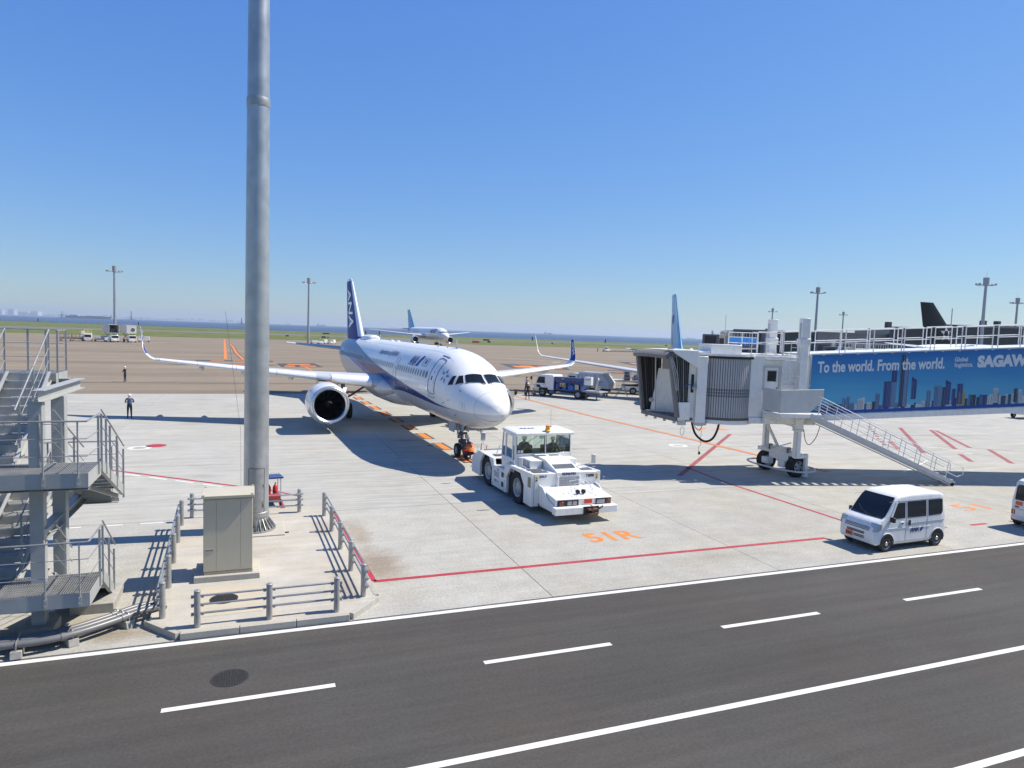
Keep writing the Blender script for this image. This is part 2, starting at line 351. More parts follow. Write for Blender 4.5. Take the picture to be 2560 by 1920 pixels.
M['conc_light'] = ground_mat('island_concrete', (0.42, 0.395, 0.345), 0.05, 0.06, 0.12, 0.0, 0.3, warm=(1.0, 0.96, 0.88), patch=0.12, stains=((2.3, 17.5, .35, 1.2, (.7, .62, .55), .7), (2.2, 23, .4, .9, (.75, .68, .6), .6), (-.2, 20.8, .9, .4, (.85, .8, .74), .6)))
M['conc_beige'] = ground_mat('beige_screed', (0.46, 0.405, 0.31), 0.05, 0.05, 0.06, 0.0, 0.2, patch=0.05)
M['kerb'] = ground_mat('kerb_concrete', (0.38, 0.365, 0.325), 0.06, 0.08, 0.12, 0.06, 0.4, warm=(1.0, 0.95, 0.88), patch=0.12)
M['taxi'] = ground_mat('old_taxi_concrete', (0.228, 0.180, 0.126), 0.07, 0.07, 0.06, 0.03, 0.2, tyre=0.2, warm=(0.97, 1.0, 1.03), streak_scale=(0.03, 0.6), rot=0.05, patch=0.05)
M['asphalt'] = ground_mat('asphalt', (0.068, 0.064, 0.057), 0.10, 0.12, 0.24, 0.0, 0.5, tyre=0.14, warm=(1.06, 0.99, 0.95), streak_scale=(0.12, 1.6), rot=0.0, patch=0.06)
M['runway'] = ground_mat('runway_asphalt', (0.155, 0.148, 0.135), 0.1, 0.08, 0.05, 0.0, 0.2, streak_scale=(0.004, 0.12), rot=0.0)
M['grass'] = ground_mat('airfield_grass', (0.098, 0.124, 0.025), 0.34, 0.34, 0.12, 0.0, 0.9, warm=(1.35, 1.05, 0.9), streak_scale=(0.006, 0.11), rot=0.0, patch=0.22)
M['joint'] = mat('joint_filler', (0.17, 0.165, 0.155), 0.9, var=0.25, scale=0.7)
def sheet(name, poly, z, m, parent=None):
    b = B(); b.add([(x, y, z) for x, y in poly], (tuple(range(len(poly))),))
    return b.build(name, m, parent, smooth=False)
# terrain under everything
ground = struct(sheet('ground', [(-9000, -400), (9000, -400), (9000, 610), (480, 610), (250, 640), (30, 735), (-240, 850), (-700, 960), (-9000, 960)], -0.06, M['grass']))
# the new concrete apron: slabs with recessed joints
apron = struct(sheet('apron', [(-60.1, 15.72), (120, 15.72), (120, 70.6), (-60.1, 70.6)], -0.022, M['joint']))
vb = [15.74, 25.6, 35.3, 43.5, 49.5, 55.7, 63.05, 70.55]
_cache = {}
for j in range(len(vb) - 1):
    for i in range(-9, 15):
        u0 = 7.4 + 7.5 * i; w, d = 7.5 - 0.02, vb[j + 1] - vb[j] - 0.02
        key = (j,)
        if key not in _cache:
            b = B(); b.bx(0, w, 0, d, -0.02, 0); _cache[key] = b.mesh('slab', M['conc_rough'] if j == 0 else M['conc_brush'])
        o = link('slab', _cache[key], apron, smooth=False, loc=(u0 + 0.01, vb[j] + 0.01, random.uniform(-0.0012, 0.0012)))
# the older, browner taxi apron beyond
taxi = struct(sheet('taxi_apron', [(-420, 70.6), (700, 70.6), (760, 330), (110, 318), (-40, 308), (-420, 302)], -0.004, M['taxi']))
conn = struct(sheet('taxiway', [(34, 300), (104, 318), (96, 452), (700, 440), (700, 486), (-800, 500), (-800, 440), (58, 440)], -0.02, M['runway']))
rw = struct(sheet('perimeter_road', [(-900, 800), (-240, 755), (40, 655), (260, 575), (700, 545), (700, 553), (260, 584), (40, 666), (-240, 768), (-900, 812)], -0.03, M['runway']))
drain = struct(B().bx(-120, 160, 82.55, 82.95, -0.02, 0.004).build('slot_drain', M['joint'], None, False))
for i in range(24):
    B().bx(-60 + i * 7.5, -60 + i * 7.5 + 7.3, 82.68, 82.82, 0, 0.012).build('drain_grate', M['iron'], drain, False)
# service road
road = struct(sheet('road', [(-80, -14), (160, -14), (160, 15.7), (-80, 15.7)], -0.008, M['asphalt']))
def line(name, pts, w, m, parent, z=0.004):
    """painted stripe along a polyline"""
    b = B()
    for (x0, y0), (x1, y1) in zip(pts[:-1], pts[1:]):
        d = Vector((x1 - x0, y1 - y0, 0)); L = d.length; d.normalize(); nrm = Vector((-d.y, d.x, 0)) * w / 2
        p, q = Vector((x0, y0, z)), Vector((x1, y1, z))
        k = max(1, int(L / 6))
        for i in range(k):
            a, c = p + d * (L * i / k), p + d * (L * (i + 1) / k)
            b.quad(a - nrm, c - nrm, c + nrm, a + nrm)
    return b.build(name, m, parent, smooth=False)
dash = B(); dash.add([(-1.5, -0.07, 0), (1.5, -0.07, 0), (1.5, 0.07, 0), (-1.5, 0.07, 0)], ((0, 1, 2, 3),)); dash_me = dash.mesh('lane_dash', M['paint_white'])
_duv = [(0.03 + 6.02 * k) for k in range(-9, 22)]
for x in _duv: link('lane_dash', dash_me, road, False, loc=(x, 12.91, -0.004))
line('lane_line', [(-80, 9.96), (160, 9.96)], 0.15, M['paint_white'], road, -0.004)
line('lane_line', [(-80, 7.22), (160, 7.22)], 0.15, M['paint_white'], road, -0.004)
line('edge_line', [(-80, 15.60), (160, 15.60)], 0.16, M['paint_white'], road, -0.003)
# manhole cover in the road with its raised tread
def manhole(name, c, r, parent, z):
    b = B(); b.lathe([(r, -0.01), (r, 0.006), (r * 0.93, 0.006), (r * 0.92, 0.002), (0.001, 0.002)], n=36)
    rr = random.Random(int(c[0] * 100))
    for ring in range(1, 7):
        k = ring * 6
        for q in range(k):
            a = 2 * pi * (q + 0.5 * (ring % 2)) / k; d = r * 0.88 * ring / 6.4
            b.box((d * cos(a), d * sin(a), 0.006), (r * 0.085, r * 0.05, 0.008), a)
    return b.build(name, M['iron'], parent, False, loc=(c[0], c[1], z))
manhole('manhole_cover', (-0.37, 13.77), 0.345, road, -0.006)
# ------------------------------------------------------------------ paint on the apron
def stripe(pts, w=0.16, m='paint_red', name='red_line', z=0.0045): return line(name, pts, w, M[m], apron, z)
stripe([(2.78, 25.75), (3.12, 18.08), (19.0, 18.0)], 0.17)
stripe([(26.2, 17.85), (27.1, 17.85)], .16); stripe([(28.4, 17.8), (29.9, 17.8)], .16); stripe([(31.2, 17.75), (32.7, 17.75)], .16); stripe([(23.9, 17.9), (24.9, 17.9)], .16)
stripe([(2.2, 25.66), (2.72, 25.66)], .15)
stripe([(-14, 42.2), (-5.74, 34.72), (-0.64, 30.52), (0.95, 29.2), (1.15, 25.8)], 0.16)
stripe([(0.95, 29.2), (1.9, 28.0)], 0.12)
for k in range(12):
    a = Vector((-5.34 - 2 * 1.12, 33.93 + 2 * 0.92)) + Vector((1.13, -0.93)) * (k - 3)
    if a.x < -0.9: stripe([(a.x, a.y), (a.x + 0.77, a.y - 0.63)], 0.14, 'paint_white', 'white_dash')
for k in range(9): stripe([(-7.15 + k * 1.21 - 3.6, 25.41), (-7.15 + k * 1.21 - 2.9, 25.41)], 0.12, 'paint_white', 'white_dash')
stripe([(20.0, 28.3), (32.6, 40.2)], 0.26, 'paint_red_old')
stripe([(32.6, 40.2), (55, 36.2)], 0.10, 'paint_red_old')
stripe([(21.7, 30.2), (21.38, 26.5), (21.54, 18.05)], 0.16, 'paint_red')
for p in ([(50.85, 41.26), (40.57, 31.07)], [(52.46, 39.72), (44.64, 31.9)], [(52.61, 39.38), (46.32, 32.08)], [(42.81, 30.25), (40.8, 28.08)], [(47.04, 31.26), (42.97, 27.12)]): stripe(p, 0.30, 'paint_red_old')
stripe([(46.3, 32.1), (56, 24.5)], 0.07, 'paint_red_old'); stripe([(42.65, 35.35), (40.27, 32.63)], .3, 'paint_red_old')
stripe([(42.97, 32.73), (44.03, 32.69), (44.0, 30.3), (43.2, 30.3)], 0.10, 'paint_white', 'white_line'); stripe([(42.68, 35.76), (44.77, 34.66)], 0.09, 'paint_white', 'white_line')
stripe([(36.4, 29.7), (38.3, 29.0), (33.2, 26.5)], 0.10, 'paint_white', 'white_line')
for k in range(8): stripe([(48.45 - 1.05 * k, 42.2 - 1.1 * k), (48.0 - 1.05 * k, 41.75 - 1.1 * k)], 0.28, 'paint_red_old', 'red_dash')
# lead-in lines
stripe([(25.6, 74.5), (26.37, 68.1), (26.9, 51.15), (28.05, 38.1), (28.5, 32.0), (28.9, 27.5)], 0.40, 'paint_black', 'lead_in_border', 0.0035)
stripe([(25.6, 74.5), (26.37, 68.1), (26.9, 51.15), (28.05, 38.1), (28.5, 32.0), (28.9, 27.5)], 0.27, 'paint_orange', 'lead_in_line', 0.007)
for k in range(18):
    v0 = 33.6 + 3.92 * k; uu = 10.62 - 0.035 * (v0 - 36)
    if v0 > 96: break
    pr = apron if v0 < 68 else taxi
    line('lead_in_border', [(uu, v0 - 0.14), (uu - 0.06, v0 + 2.3)], 0.78, M['paint_black'], pr, 0.0035)
    line('lead_in_dash', [(uu, v0), (uu - 0.055, v0 + 2.15)], 0.44, M['paint_orange'], pr, 0.007)
for k in range(7):
    v0 = 99.5 + 3.6 * k; line('lead_in_dash', [(8.5 - 0.05 * k, v0), (8.45 - .05 * k, v0 + 2.0)], 0.5, M['paint_orange'], taxi, 0.004)
# dark boxes with orange stand numbers on the taxi lane
def stand_box(poly, bars):
    sheet('stand_box', poly, 0.003, M['paint_black'], taxi)
    for p in bars: sheet('stand_mark', p, 0.007, M['paint_orange'], taxi)
def qd(a, b_, c, d): return [a, b_, c, d]
stand_box([(4.0, 125.2), (10.5, 127.6), (11.0, 115.6), (4.4, 114.3)], [qd((5.6, 123.6), (9.4, 124.6), (9.5, 122.0), (5.7, 121.2)), qd((5.0, 118.6), (6.6, 118.9), (6.7, 116.2), (5.0, 115.9)), qd((7.4, 119.2), (10.0, 119.7), (10.1, 117.2), (7.5, 116.8))])
stand_box([(-9.2, 132.4), (3.6, 133.4), (3.6, 129.4), (-9.2, 128.9)], [qd((-6.8, 131.6), (-4.6, 131.7), (-4.6, 130.2), (-6.8, 130.1)), qd((-3.2, 131.9), (-.6, 132.0), (-.6, 130.4), (-3.2, 130.3)), qd((0.6, 132.1), (2.8, 132.2), (2.8, 130.4), (.6, 130.3))])
stand_box([(-12.6, 117.6), (-1, 122.2), (4.0, 119.2), (-2, 114.8)], [qd((-8.4, 118.0), (-5.6, 119.0), (-4.6, 117.6), (-7.2, 116.8)), qd((-3.4, 119.6), (0, 120.6), (0.8, 119.2), (-2.6, 118.2))])
stand_box([(46.5, 121.5), (49.5, 136.8), (62, 130.5), (57, 117.5)], [qd((48.4, 124.0), (49.3, 129.5), (51.6, 128.6), (50.6, 122.6)), qd((51.6, 131.2), (54.0, 130.6), (53.0, 121.2), (51.0, 121.8)), qd((55.0, 130.0), (59.2, 128.4), (58.8, 126.6), (54.8, 128.0)), qd((54.0, 123.8), (57.4, 122.6), (57.0, 120.6), (53.8, 121.8))])
stand_box([(66, 119), (70, 116), (63.5, 108), (60.2, 110)], [qd((63.2, 115.2), (66.4, 113.8), (65.2, 112.0), (62.2, 113.2))])
stand_box([(84, 140), (90, 158), (112, 150), (104, 133)], [qd((88, 146), (90, 152), (96, 150), (94, 144)), qd((98, 149), (104, 147), (102, 140), (96.5, 142))])
line('lead_in_line', [(-10.2, 293), (-4.6, 137.4)], 0.55, M['paint_orange'], taxi, 0.004)
line('lead_in_line', [(-6.6, 232), (-4.96, 205), (-3.3, 165), (-1.5, 136.4)], 0.95, M['paint_black'], taxi, 0.003)
line('lead_in_line', [(-6.6, 232), (-4.96, 205), (-3.3, 165), (-1.5, 136.4)], 0.55, M['paint_orange'], taxi, 0.007)
line('lead_in_line', [(72, 118), (66, 127)], 0.3, M['paint_orange'], taxi, 0.004)
line('taxi_line', [(46, 176), (62, 166), (70, 150), (66, 146)], 0.35, M['paint_white'], taxi, 0.004)
for a, b_ in (((-50, 182), (-36, 196)), ((-44, 182), (-28, 200)), ((-31, 215), (-24, 232))): line('white_line', [a, b_], 0.25, M['paint_white'], taxi, 0.004)
for k in range(9): line('faded_dash', [(-18 + k * 2.1, 92.2 + k * 1.15), (-16.6 + k * 2.1, 93.0 + k * 1.15)], 0.14, M['paint_red_old'], taxi, 0.004)
# stand numbers
def ground_text(s, o, X, h, w, m, par=apron, bold=0.03):
    X = Vector((X[0], X[1], 0)).normalized(); Y = Vector((-X.y, X.x, 0))
    return lettering(s, (o[0], o[1], 0.0045), X, Y, h, w, 'stand_number', M[m], par, bold)
ground_text('51R', (10.62, 19.68), (1, 0.005), 0.92, 1.98, 'paint_orange', bold=0.03)
ground_text('51', (28.35, 19.52), (1, -0.01), 0.92, 1.5, 'paint_orange', bold=0.0)
ground_text('74', (31.2, 42.6), (1, -0.2), 0.9, 3.0, 'paint_orange')
# hydrant pits and covers on the apron
def pit(c, r, outer, inner, name='hydrant_pit'):
    b = B(); b.lathe([(r * 0.55, 0.004), (r, 0.004)], n=32, cap=False); b.m(1); b.lathe([(0.001, 0.0065), (r * 0.58, 0.0065)], n=32, cap=False)
    me = b.mesh(name, [outer, inner]); return link(name, me, apron, False, loc=(c[0], c[1], 0))
pit((-4.87, 41.31), 0.52, M['paint_red'], M['paint_red']); pit((-5.6, 40.69), 0.58, M['paint_white'], M['conc_block'])
pit((13.35, 26.0), 0.50, M['paint_red_old'], M['conc_block']); pit((18.4, 44.5), 0.55, M['paint_red_old'], M['paint_red_old']); pit((20.0, 43.0), 0.5, M['paint_white'], M['conc_brush'])
pit((25.5, 36.4), 0.6, M['paint_white'], M['conc_brush']); pit((9.9, 39.0), 0.2, M['joint'], M['iron'])
# ------------------------------------------------------------------ raised concrete island around the mast
isl_poly = [(-2.35, 25.55), (-2.13, 16.72), (-1.40, 15.86), (2.16, 15.86), (2.93, 16.72), (2.62, 25.45), (2.0, 25.95)]
island = struct(B().prism(isl_poly, 'z', -0.02, 0.14).build('traffic_island', M['conc_light'], None, False, bevel=0.012))
# kerb stones along the front edge
def kerb_run(a, b_, n):
    a, b_ = Vector((*a, 0)), Vector((*b_, 0)); d = (b_ - a) / n
    for k in range(n):
        p, q = a + d * (k + 0.006), a + d * (k + 0.994)
        B().beam((p.x, p.y, 0.066), (q.x, q.y, 0.066), 0.13, 0.166).build('kerb_stone', M['kerb'], island, False, bevel=0.01)
kerb_run((-1.43, 15.80), (2.18, 15.80), 3); kerb_run((-2.18, 16.70), (-1.46, 15.81), 1); kerb_run((2.21, 15.81), (2.98, 16.71), 1)
kerb_run((2.97, 16.78), (2.66, 25.4), 5)
sheet('screed_panel', [(-1.25, 18.41), (0.26, 18.40), (0.28, 16.55), (-1.07, 16.54)], 0.1445, M['conc_beige'], island)
manhole('manhole_cover', (-0.61, 17.52), 0.325, island, 0.148)
B().bx(-0.86, 1.02, 22.45, 24.1, 0.13, 0.185).build('mast_pad', M['conc_light'], island, False, bevel=0.015)
for c in ((1.05, 22.75), (-2.0, 19.2)):
    B().box((c[0], c[1], 0.148), (0.2, 0.1, 0.012)).box((c[0], c[1] + 0.03, 0.155), (0.18, 0.02, 0.012)).box((c[0], c[1] - 0.03, 0.155), (0.18, 0.02, 0.012)).build('lid', M['iron'], island, False)
# ------------------------------------------------------------------ sea, far coast
m, n, l, b = newmat('sea_water'); M['sea'] = m
b.inputs['Base Color'].default_value = (0.035, 0.056, 0.105, 1); b.inputs['Roughness'].default_value = 0.32; b.inputs['IOR'].default_value = 1.33
geo = n.new('ShaderNodeNewGeometry'); mp = n.new('ShaderNodeMapping'); mp.inputs['Scale'].default_value = (0.05, 0.16, 1); l.new(geo.outputs['Position'], mp.inputs[0])
nz = n.new('ShaderNodeTexNoise'); nz.inputs['Scale'].default_value = 1.0; nz.inputs['Detail'].default_value = 6; l.new(mp.outputs[0], nz.inputs['Vector'])
bp = n.new('ShaderNodeBump'); bp.inputs['Strength'].default_value = 1.0; bp.inputs['Distance'].default_value = 1.6; l.new(nz.outputs[0], bp.inputs['Height']); l.new(bp.outputs[0], b.inputs['Normal'])
b.inputs['Specular IOR Level'].default_value = 0.22
sea = struct(sheet('sea', [(-13000, 400), (13000, 400), (13000, 13500), (-13000, 13500)], -3.0, M['sea']))
def far(t, d):
    """ground point d metres out along the view axis, t*d to its right"""
    x, y = t * d, d
    return (x * cos(_yaw) + y * sin(_yaw), -x * sin(_yaw) + y * cos(_yaw))
rnd = random.Random(3)
land = B()
_pts = [far(-0.86, 7600), far(-0.52, 9200), far(-0.40, 10500), far(-0.40, 10900), far(-0.52, 9700), far(-0.9, 8400)]
land.prism(_pts, 'z', -4, 4)
coast = struct(land.build('far_coast', M['coast_bld'], None, False))
town = B()
for k in range(330):
    t = -0.86 + 0.46 * rnd.random() ** 1.3; d = 8000 + (t + 0.86) * 6200 + rnd.random() * 500
    x, y = far(t, d); w = rnd.uniform(20, 90); h = rnd.uniform(8, 34) * (1.5 if rnd.random() > 0.86 else 1.0)
    town.box((x, y, h / 2), (w, w, h), _yaw + rnd.uniform(-.3, .3))
for t, h, w in ((-0.735, 72, 75), (-0.752, 62, 50), (-0.715, 44, 120), (-0.70, 55, 90)):
    x, y = far(t, 8500); town.box((x, y, h / 2), (w, w, h), -_yaw)
stuff(tag(town.build('coast_town', M['coast_bld'], None, False), 'hazy pale blocks of a town along the far shore', 'town'))
# ------------------------------------------------------------------ air
hb = B(); hb.bx(-13400, 13400, -600, 13900, -5.0, 112.0)
hm = bpy.data.materials.new('haze_air'); hm.use_nodes = True; hn = hm.node_tree.nodes; hl = hm.node_tree.links
hn.remove(hn['Principled BSDF']); pv = hn.new('ShaderNodeVolumePrincipled')
pv.inputs['Color'].default_value = (0.72, 0.84, 1.0, 1); pv.inputs['Density'].default_value = 0.00011; pv.inputs['Anisotropy'].default_value = 0.2
hl.new(pv.outputs[0], hn['Material Output'].inputs['Volume'])
haze = stuff(hb.build('haze', hm, None, False))
# ------------------------------------------------------------------ floodlight mast on the island
t = thing('light_mast', 'tall thick galvanised steel floodlight mast standing on the concrete island', 'light mast', (0.15, 23.28, 0.185))
prof = [(0.385, 0.55), (0.382, 2.4), (0.36, 8.0), (0.335, 13.55)]
B().lathe(prof, n=48).build('pole', M['galv_mast'], t, angle=30)
B().lathe([(0.345, 13.40), (0.350, 13.42), (0.350, 13.62), (0.342, 13.66)], n=48).build('joint_band', M['galv'], t)
B().lathe([(0.33, 13.6), (0.30, 18.5), (0.25, 26.0)], n=48).build('upper_pole', M['galv_mast'], t, angle=30)
B().lathe([(0.41, 0.46), (0.412, 0.60), (0.388, 0.62), (0.386, 0.46)], n=48, closed=True).build('collar', M['galv'], t)
B().lathe([(0.62, 0.0), (0.62, 0.055), (0.39, 0.055), (0.385, 0.5)], n=48).build('base_flange', M['galv'], t)
gus = B(); gus.add([(0.385, -.008, .055), (0.60, -.008, .055), (0.60, -.008, .09), (0.385, -.008, .40), (0.385, .008, .055), (0.60, .008, .055), (0.60, .008, .09), (0.385, .008, .40)], ((0,1,2,3),(7,6,5,4),(0,4,5,1),(1,5,6,2),(2,6,7,3),(3,7,4,0)))
gme = gus.mesh('gusset', M['galv']); bo = B(); bo.cyl((0.53, 0, .055), (0.53, 0, .16), .018, n=8); bo.cyl((0.53, 0, .055), (0.53, 0, .095), .034, n=6); bme = bo.mesh('anchor_bolt', M['galv'])
for k in range(24):
    link('gusset', gme, t, False, rot=(0, 0, 2 * pi * k / 24)); link('anchor_bolt', bme, t, False, rot=(0, 0, 2 * pi * (k + .5) / 24))
def on_mast(a, z, r): return (r * cos(a), r * sin(a), z)
# service door, curved to the pole, facing the road
d = B(); a0, a1 = -2.18, -0.92; nA = 10
for (za, zb, inset, rr) in ((0.62, 2.06, 0.0, 0.397),):
    ring = []
    outl = []
    cr = 0.09
    for q in range(nA + 1): outl.append((a0 + (a1 - a0) * q / nA, za))
    for q in range(nA + 1): outl.append((a1 + (a0 - a1) * q / nA, zb))
    lo = [on_mast(a, z, rr) for a, z in outl]; li = [on_mast(a, z, 0.37) for a, z in outl]
    n_ = len(lo); o_ = len(d.v)
    d.v += lo + li
    for q in range(nA): d.f.append((o_ + q, o_ + q + 1, o_ + 2 * nA - q, o_ + 2 * nA + 1 - q)); d.mi.append(0)
    for q in range(n_): d.f.append((o_ + q, o_ + n_ + q, o_ + n_ + (q + 1) % n_, o_ + (q + 1) % n_)); d.mi.append(0)
door = d.build('access_door', M['galv'], t, angle=25)
fr_ = [on_mast(a0 + (a1 - a0) * q / nA, 0.62, .392) for q in range(nA + 1)] + [on_mast(a1, z, .392) for z in (1.0, 1.6, 2.06)] + [on_mast(a1 + (a0 - a1) * q / nA, 2.06, .392) for q in range(nA + 1)] + [on_mast(a0, z, .392) for z in (1.6, 1.0)]
B().tube(fr_, 0.012, 6, closed=True).build('door_seam', M['steel_dark'], door)
for z in (0.85, 1.5): B().box(on_mast(-0.96, z, .41), (.03, .03, .08)).build('hinge', M['galv'], door)
B().tube([on_mast(-1.05, .8, .41), on_mast(-1.05, 1.02, .42)], .008, 6).build('door_latch', M['steel_dark'], door)
for k in range(6):
    B().box(on_mast(-1.7 + k * .07, 0.8 + .12 * (k % 3), .40), (.012, .012, .006)).build('rivet', M['galv'], door)
# lamp head far above the frame
hd = B(); hd.lathe([(0.9, 24.9), (1.05, 25.0), (1.05, 26.0), (0.6, 26.2)], n=16)
hd.build('lamp_platform', M['galv'], t)
for k in range(8):
    a = 2 * pi * k / 8; B().box((1.9 * cos(a), 1.9 * sin(a), 25.0), (.7, .6, .35), a).beam((.9 * cos(a), .9 * sin(a), 25.1), (1.6 * cos(a), 1.6 * sin(a), 25.1), .08).build('floodlight', M['grey'], t)
# thin stay cable beside it
tag(B().tube([(-0.35, 23.0, 0.3), (-1.4, 27.5, 0.1)], .006, 5).tube([(-0.3, 22.95, 0.9), (-0.32, 22.85, 3.5), (-0.75, 22.2, 7.2)], .004, 5).build('guy_wire', M['steel_dark'], None), 'thin dark cable hanging beside the left of the tall mast', 'cable')
# ------------------------------------------------------------------ beige electrical cabinet
t = thing('electrical_cabinet', 'tall beige metal electrical cabinet with sloped lid on concrete plinth', 'electrical cabinet', (-0.555, 18.86, 0.14))
B().bx(-0.82, 0.78, -0.10, 1.12, 0, 0.155).build('plinth', M['conc_light'], t, bevel=0.015)
B().bx(-0.585, 0.60, 0.02, 0.93, 0.155, 0.235).build('base_frame', mat('beige_base', (0.40, 0.36, 0.26), 0.5), t, bevel=0.004)
B().bx(-0.60, 0.595, 0.03, 0.92, 0.235, 2.25).build('body', M['beige'], t, bevel=0.008)
for x0, x1 in ((-0.592, -0.293), (-0.287, 0.293), (0.299, 0.588)): B().bx(x0, x1, 0.012, 0.03, 0.25, 2.14).build('panel', M['beige'], t, bevel=0.003)
rb = B(); rb.prism([(-0.05, 2.19), (-0.05, 2.255), (0.45, 2.32), (1.0, 2.255), (1.0, 2.19)], 'x', -0.64, 0.635)
roof = rb.build('roof', M['beige'], t, bevel=0.006)
for x, y, z in ((-0.59, -0.02, 2.275), (0.585, -0.02, 2.275), (-0.59, .93, 2.28), (0.585, .93, 2.28)):
    B().box((x, y, z), (.05, .045, .03)).build('roof_bolt', M['beige'], roof, bevel=0.004)
np_ = B().bx(-0.55, -0.35, 0.006, 0.012, 0.78, 0.85).build('nameplate', mat('nameplate_face', (0.50, 0.47, 0.38), 0.4), t)
for k in range(7): B().box((-0.535 + .027 * k, 0.004, 0.815), (.015, .004, .03)).build('plate_letter', M['steel_dark'], np_, False)
B().bx(-0.62, -0.60, 0.3, 0.6, 1.75, 2.0).build('vent', M['beige'], t); B().bx(-0.612, -0.60, 0.3, 0.6, 0.5, 0.75).build('vent', M['beige'], t)
# ------------------------------------------------------------------ three-rail guard fences on the island
rng = random.Random(5)
post_b = B(); post_b.lathe([(0.068, -0.02), (0.068, 0.80), (0.062, 0.825), (0.02, 0.835)], n=20); post_me = post_b.mesh('post', M['galv'])
cap_b = B(); cap_b.lathe([(0.071, 0.80), (0.072, 0.825), (0.05, 0.842), (0.001, 0.845)], n=20); cap_me = cap_b.mesh('post_cap', M['galv'])
def guard(label, posts, side, over=0.12, group='three-rail guard fences round the island'):
    a, b_ = Vector((*posts[0], 0)), Vector((*posts[-1], 0)); d = (b_ - a).normalized(); nrm = Vector((-d.y, d.x, 0)) * side
    t = thing('guard_fence', label, 'fence', (a.x, a.y, 0.14), 0, group)
    for p in posts:
        q = Vector((*p, 0)) - a; po = link('post', post_me, t, loc=q); link('post_cap', cap_me, po)
        for z in (0.27, 0.47, 0.67):
            cl = B()
            for s in (-.105, .105): cl.box(tuple(nrm * 0.062 + d * s + Vector((0, 0, z))), (.05, .05, .06), atan2(d.y, d.x))
            cl.beam(nrm * 0.07 - d * .11 + Vector((0, 0, z)), nrm * 0.07 + d * .11 + Vector((0, 0, z)), .012, .05)
            for s in (-.105, .105): cl.cyl(nrm * .09 + d * s + Vector((0, 0, z)), nrm * .13 + d * s + Vector((0, 0, z)), .011, n=6)
            cl.build('rail_clamp', M['galv'], po)
    for z in (0.27, 0.47, 0.67):
        p0, p1 = nrm * 0.10 - d * over, (b_ - a) + nrm * 0.10 + d * over
        B().tube([p0 + Vector((0, 0, z)), p1 + Vector((0, 0, z))], 0.0245, 12).build('rail', M['galv'], t)
    return t
guard('three-rail galvanised guard fence along the road side of the island', [(-1.10, 16.02), (0.40, 16.02), (1.90, 16.02)], 1)
guard('long three-rail guard fence on right side of island beside the red line', [(2.64, 16.78), (2.585, 18.70), (2.53, 20.63), (2.475, 22.55), (2.42, 24.48)], -1, 0.08)
guard('long three-rail guard fence on left side of island, over the grey pipes', [(-1.87, 16.74), (-1.94, 18.66), (-2.01, 20.58), (-2.08, 22.50), (-2.14, 24.39)], 1, 0.08)
guard('short three-rail guard fence at back of island behind the mast', [(1.62, 25.2), (-0.2, 25.25), (-1.9, 25.3)], 1)
# ------------------------------------------------------------------ bundle of grey pipes on concrete blocks
paths = []
base = [(-9.0, 16.1, .25), (-5.6, 16.1, .25), (-4.55, 16.06, .25), (-3.95, 16.12, .25), (-3.45, 16.34, .25), (-2.9, 16.74, .25), (-2.5, 17.1, .25), (-2.2, 17.3, .24), (-1.96, 17.45, .20)]
def catmull(P, k=5):
    P = [Vector(p) for p in P]; out = []
    for i in range(len(P) - 1):
        p0, p1, p2, p3 = P[max(i-1, 0)], P[i], P[i+1], P[min(i+2, len(P)-1)]
        for j in range(k):
            u = j / k; out.append(0.5 * ((2*p1) + (-p0+p2)*u + (2*p0-5*p1+4*p2-p3)*u*u + (-p0+3*p1-3*p2+p3)*u**3))
    return out + [P[-1]]
t = thing('pipe_bundle', 'three parallel grey conduit pipes curving over concrete blocks towards the island', 'pipes', (0, 0, 0))
for off, r in ((-0.19, .072), (0.0, .062), (0.16, .058)):
    c = catmull(base); pts = []
    for i, p in enumerate(c):
        d = (c[min(i+1, len(c)-1)] - c[max(i-1, 0)]).normalized(); nn = Vector((-d.y, d.x, 0)); pts.append(p + nn * off)
    B().tube(pts, r, 14).build('pipe', M['pipe_grey'], t)
    for k in (8, 17, 26):
        if k < len(pts) - 1:
            d = (pts[k+1] - pts[k]).normalized(); B().tube([pts[k], pts[k] + d * .10], r + .012, 14).build('coupling', M['pipe_grey'], t)
for (x, y, rz), lab in (((-3.60, 16.33, 0.5), 'middle concrete block carrying the pipe bundle'), ((-4.42, 16.05, 0.1), 'leftmost concrete block under the pipe bundle by the road'), ((-2.72, 16.93, 0.78), 'concrete block under the pipes nearest the left guard fence')):
    b = B(); b.prism([(-.33, 0), (.33, 0), (.30, .16), (-.30, .16)], 'y', -.10, .10)
    bl = tag(b.build('pipe_support_block', M['conc_block'], None, bevel=0.012, loc=(x, y, 0.0), rot=(0, 0, rz + pi / 2)), lab, 'concrete block', 'concrete blocks under the pipes')
    cl = B()
    for s in (-.19, .0, .17): cl.tube([(s + .085 * cos(a), 0, .25 + .085 * sin(a)) for a in [pi * q / 8 for q in range(9)]], .012, 6); cl.beam((s - .085, 0, .15), (s - .085, 0, .25), .03, .012); cl.beam((s + .085, 0, .15), (s + .085, 0, .25), .03, .012)
    cl.build('pipe_clamp', M['galv'], bl)
# the small drainage post by the island's left edge
tag(B().bx(-.09, .09, -.08, .08, 0, .42).build('concrete_stub', M['conc_block'], None, bevel=.01, loc=(-2.0, 17.33, 0)), 'small concrete stub at the pipe ends by the left fence', 'concrete block')
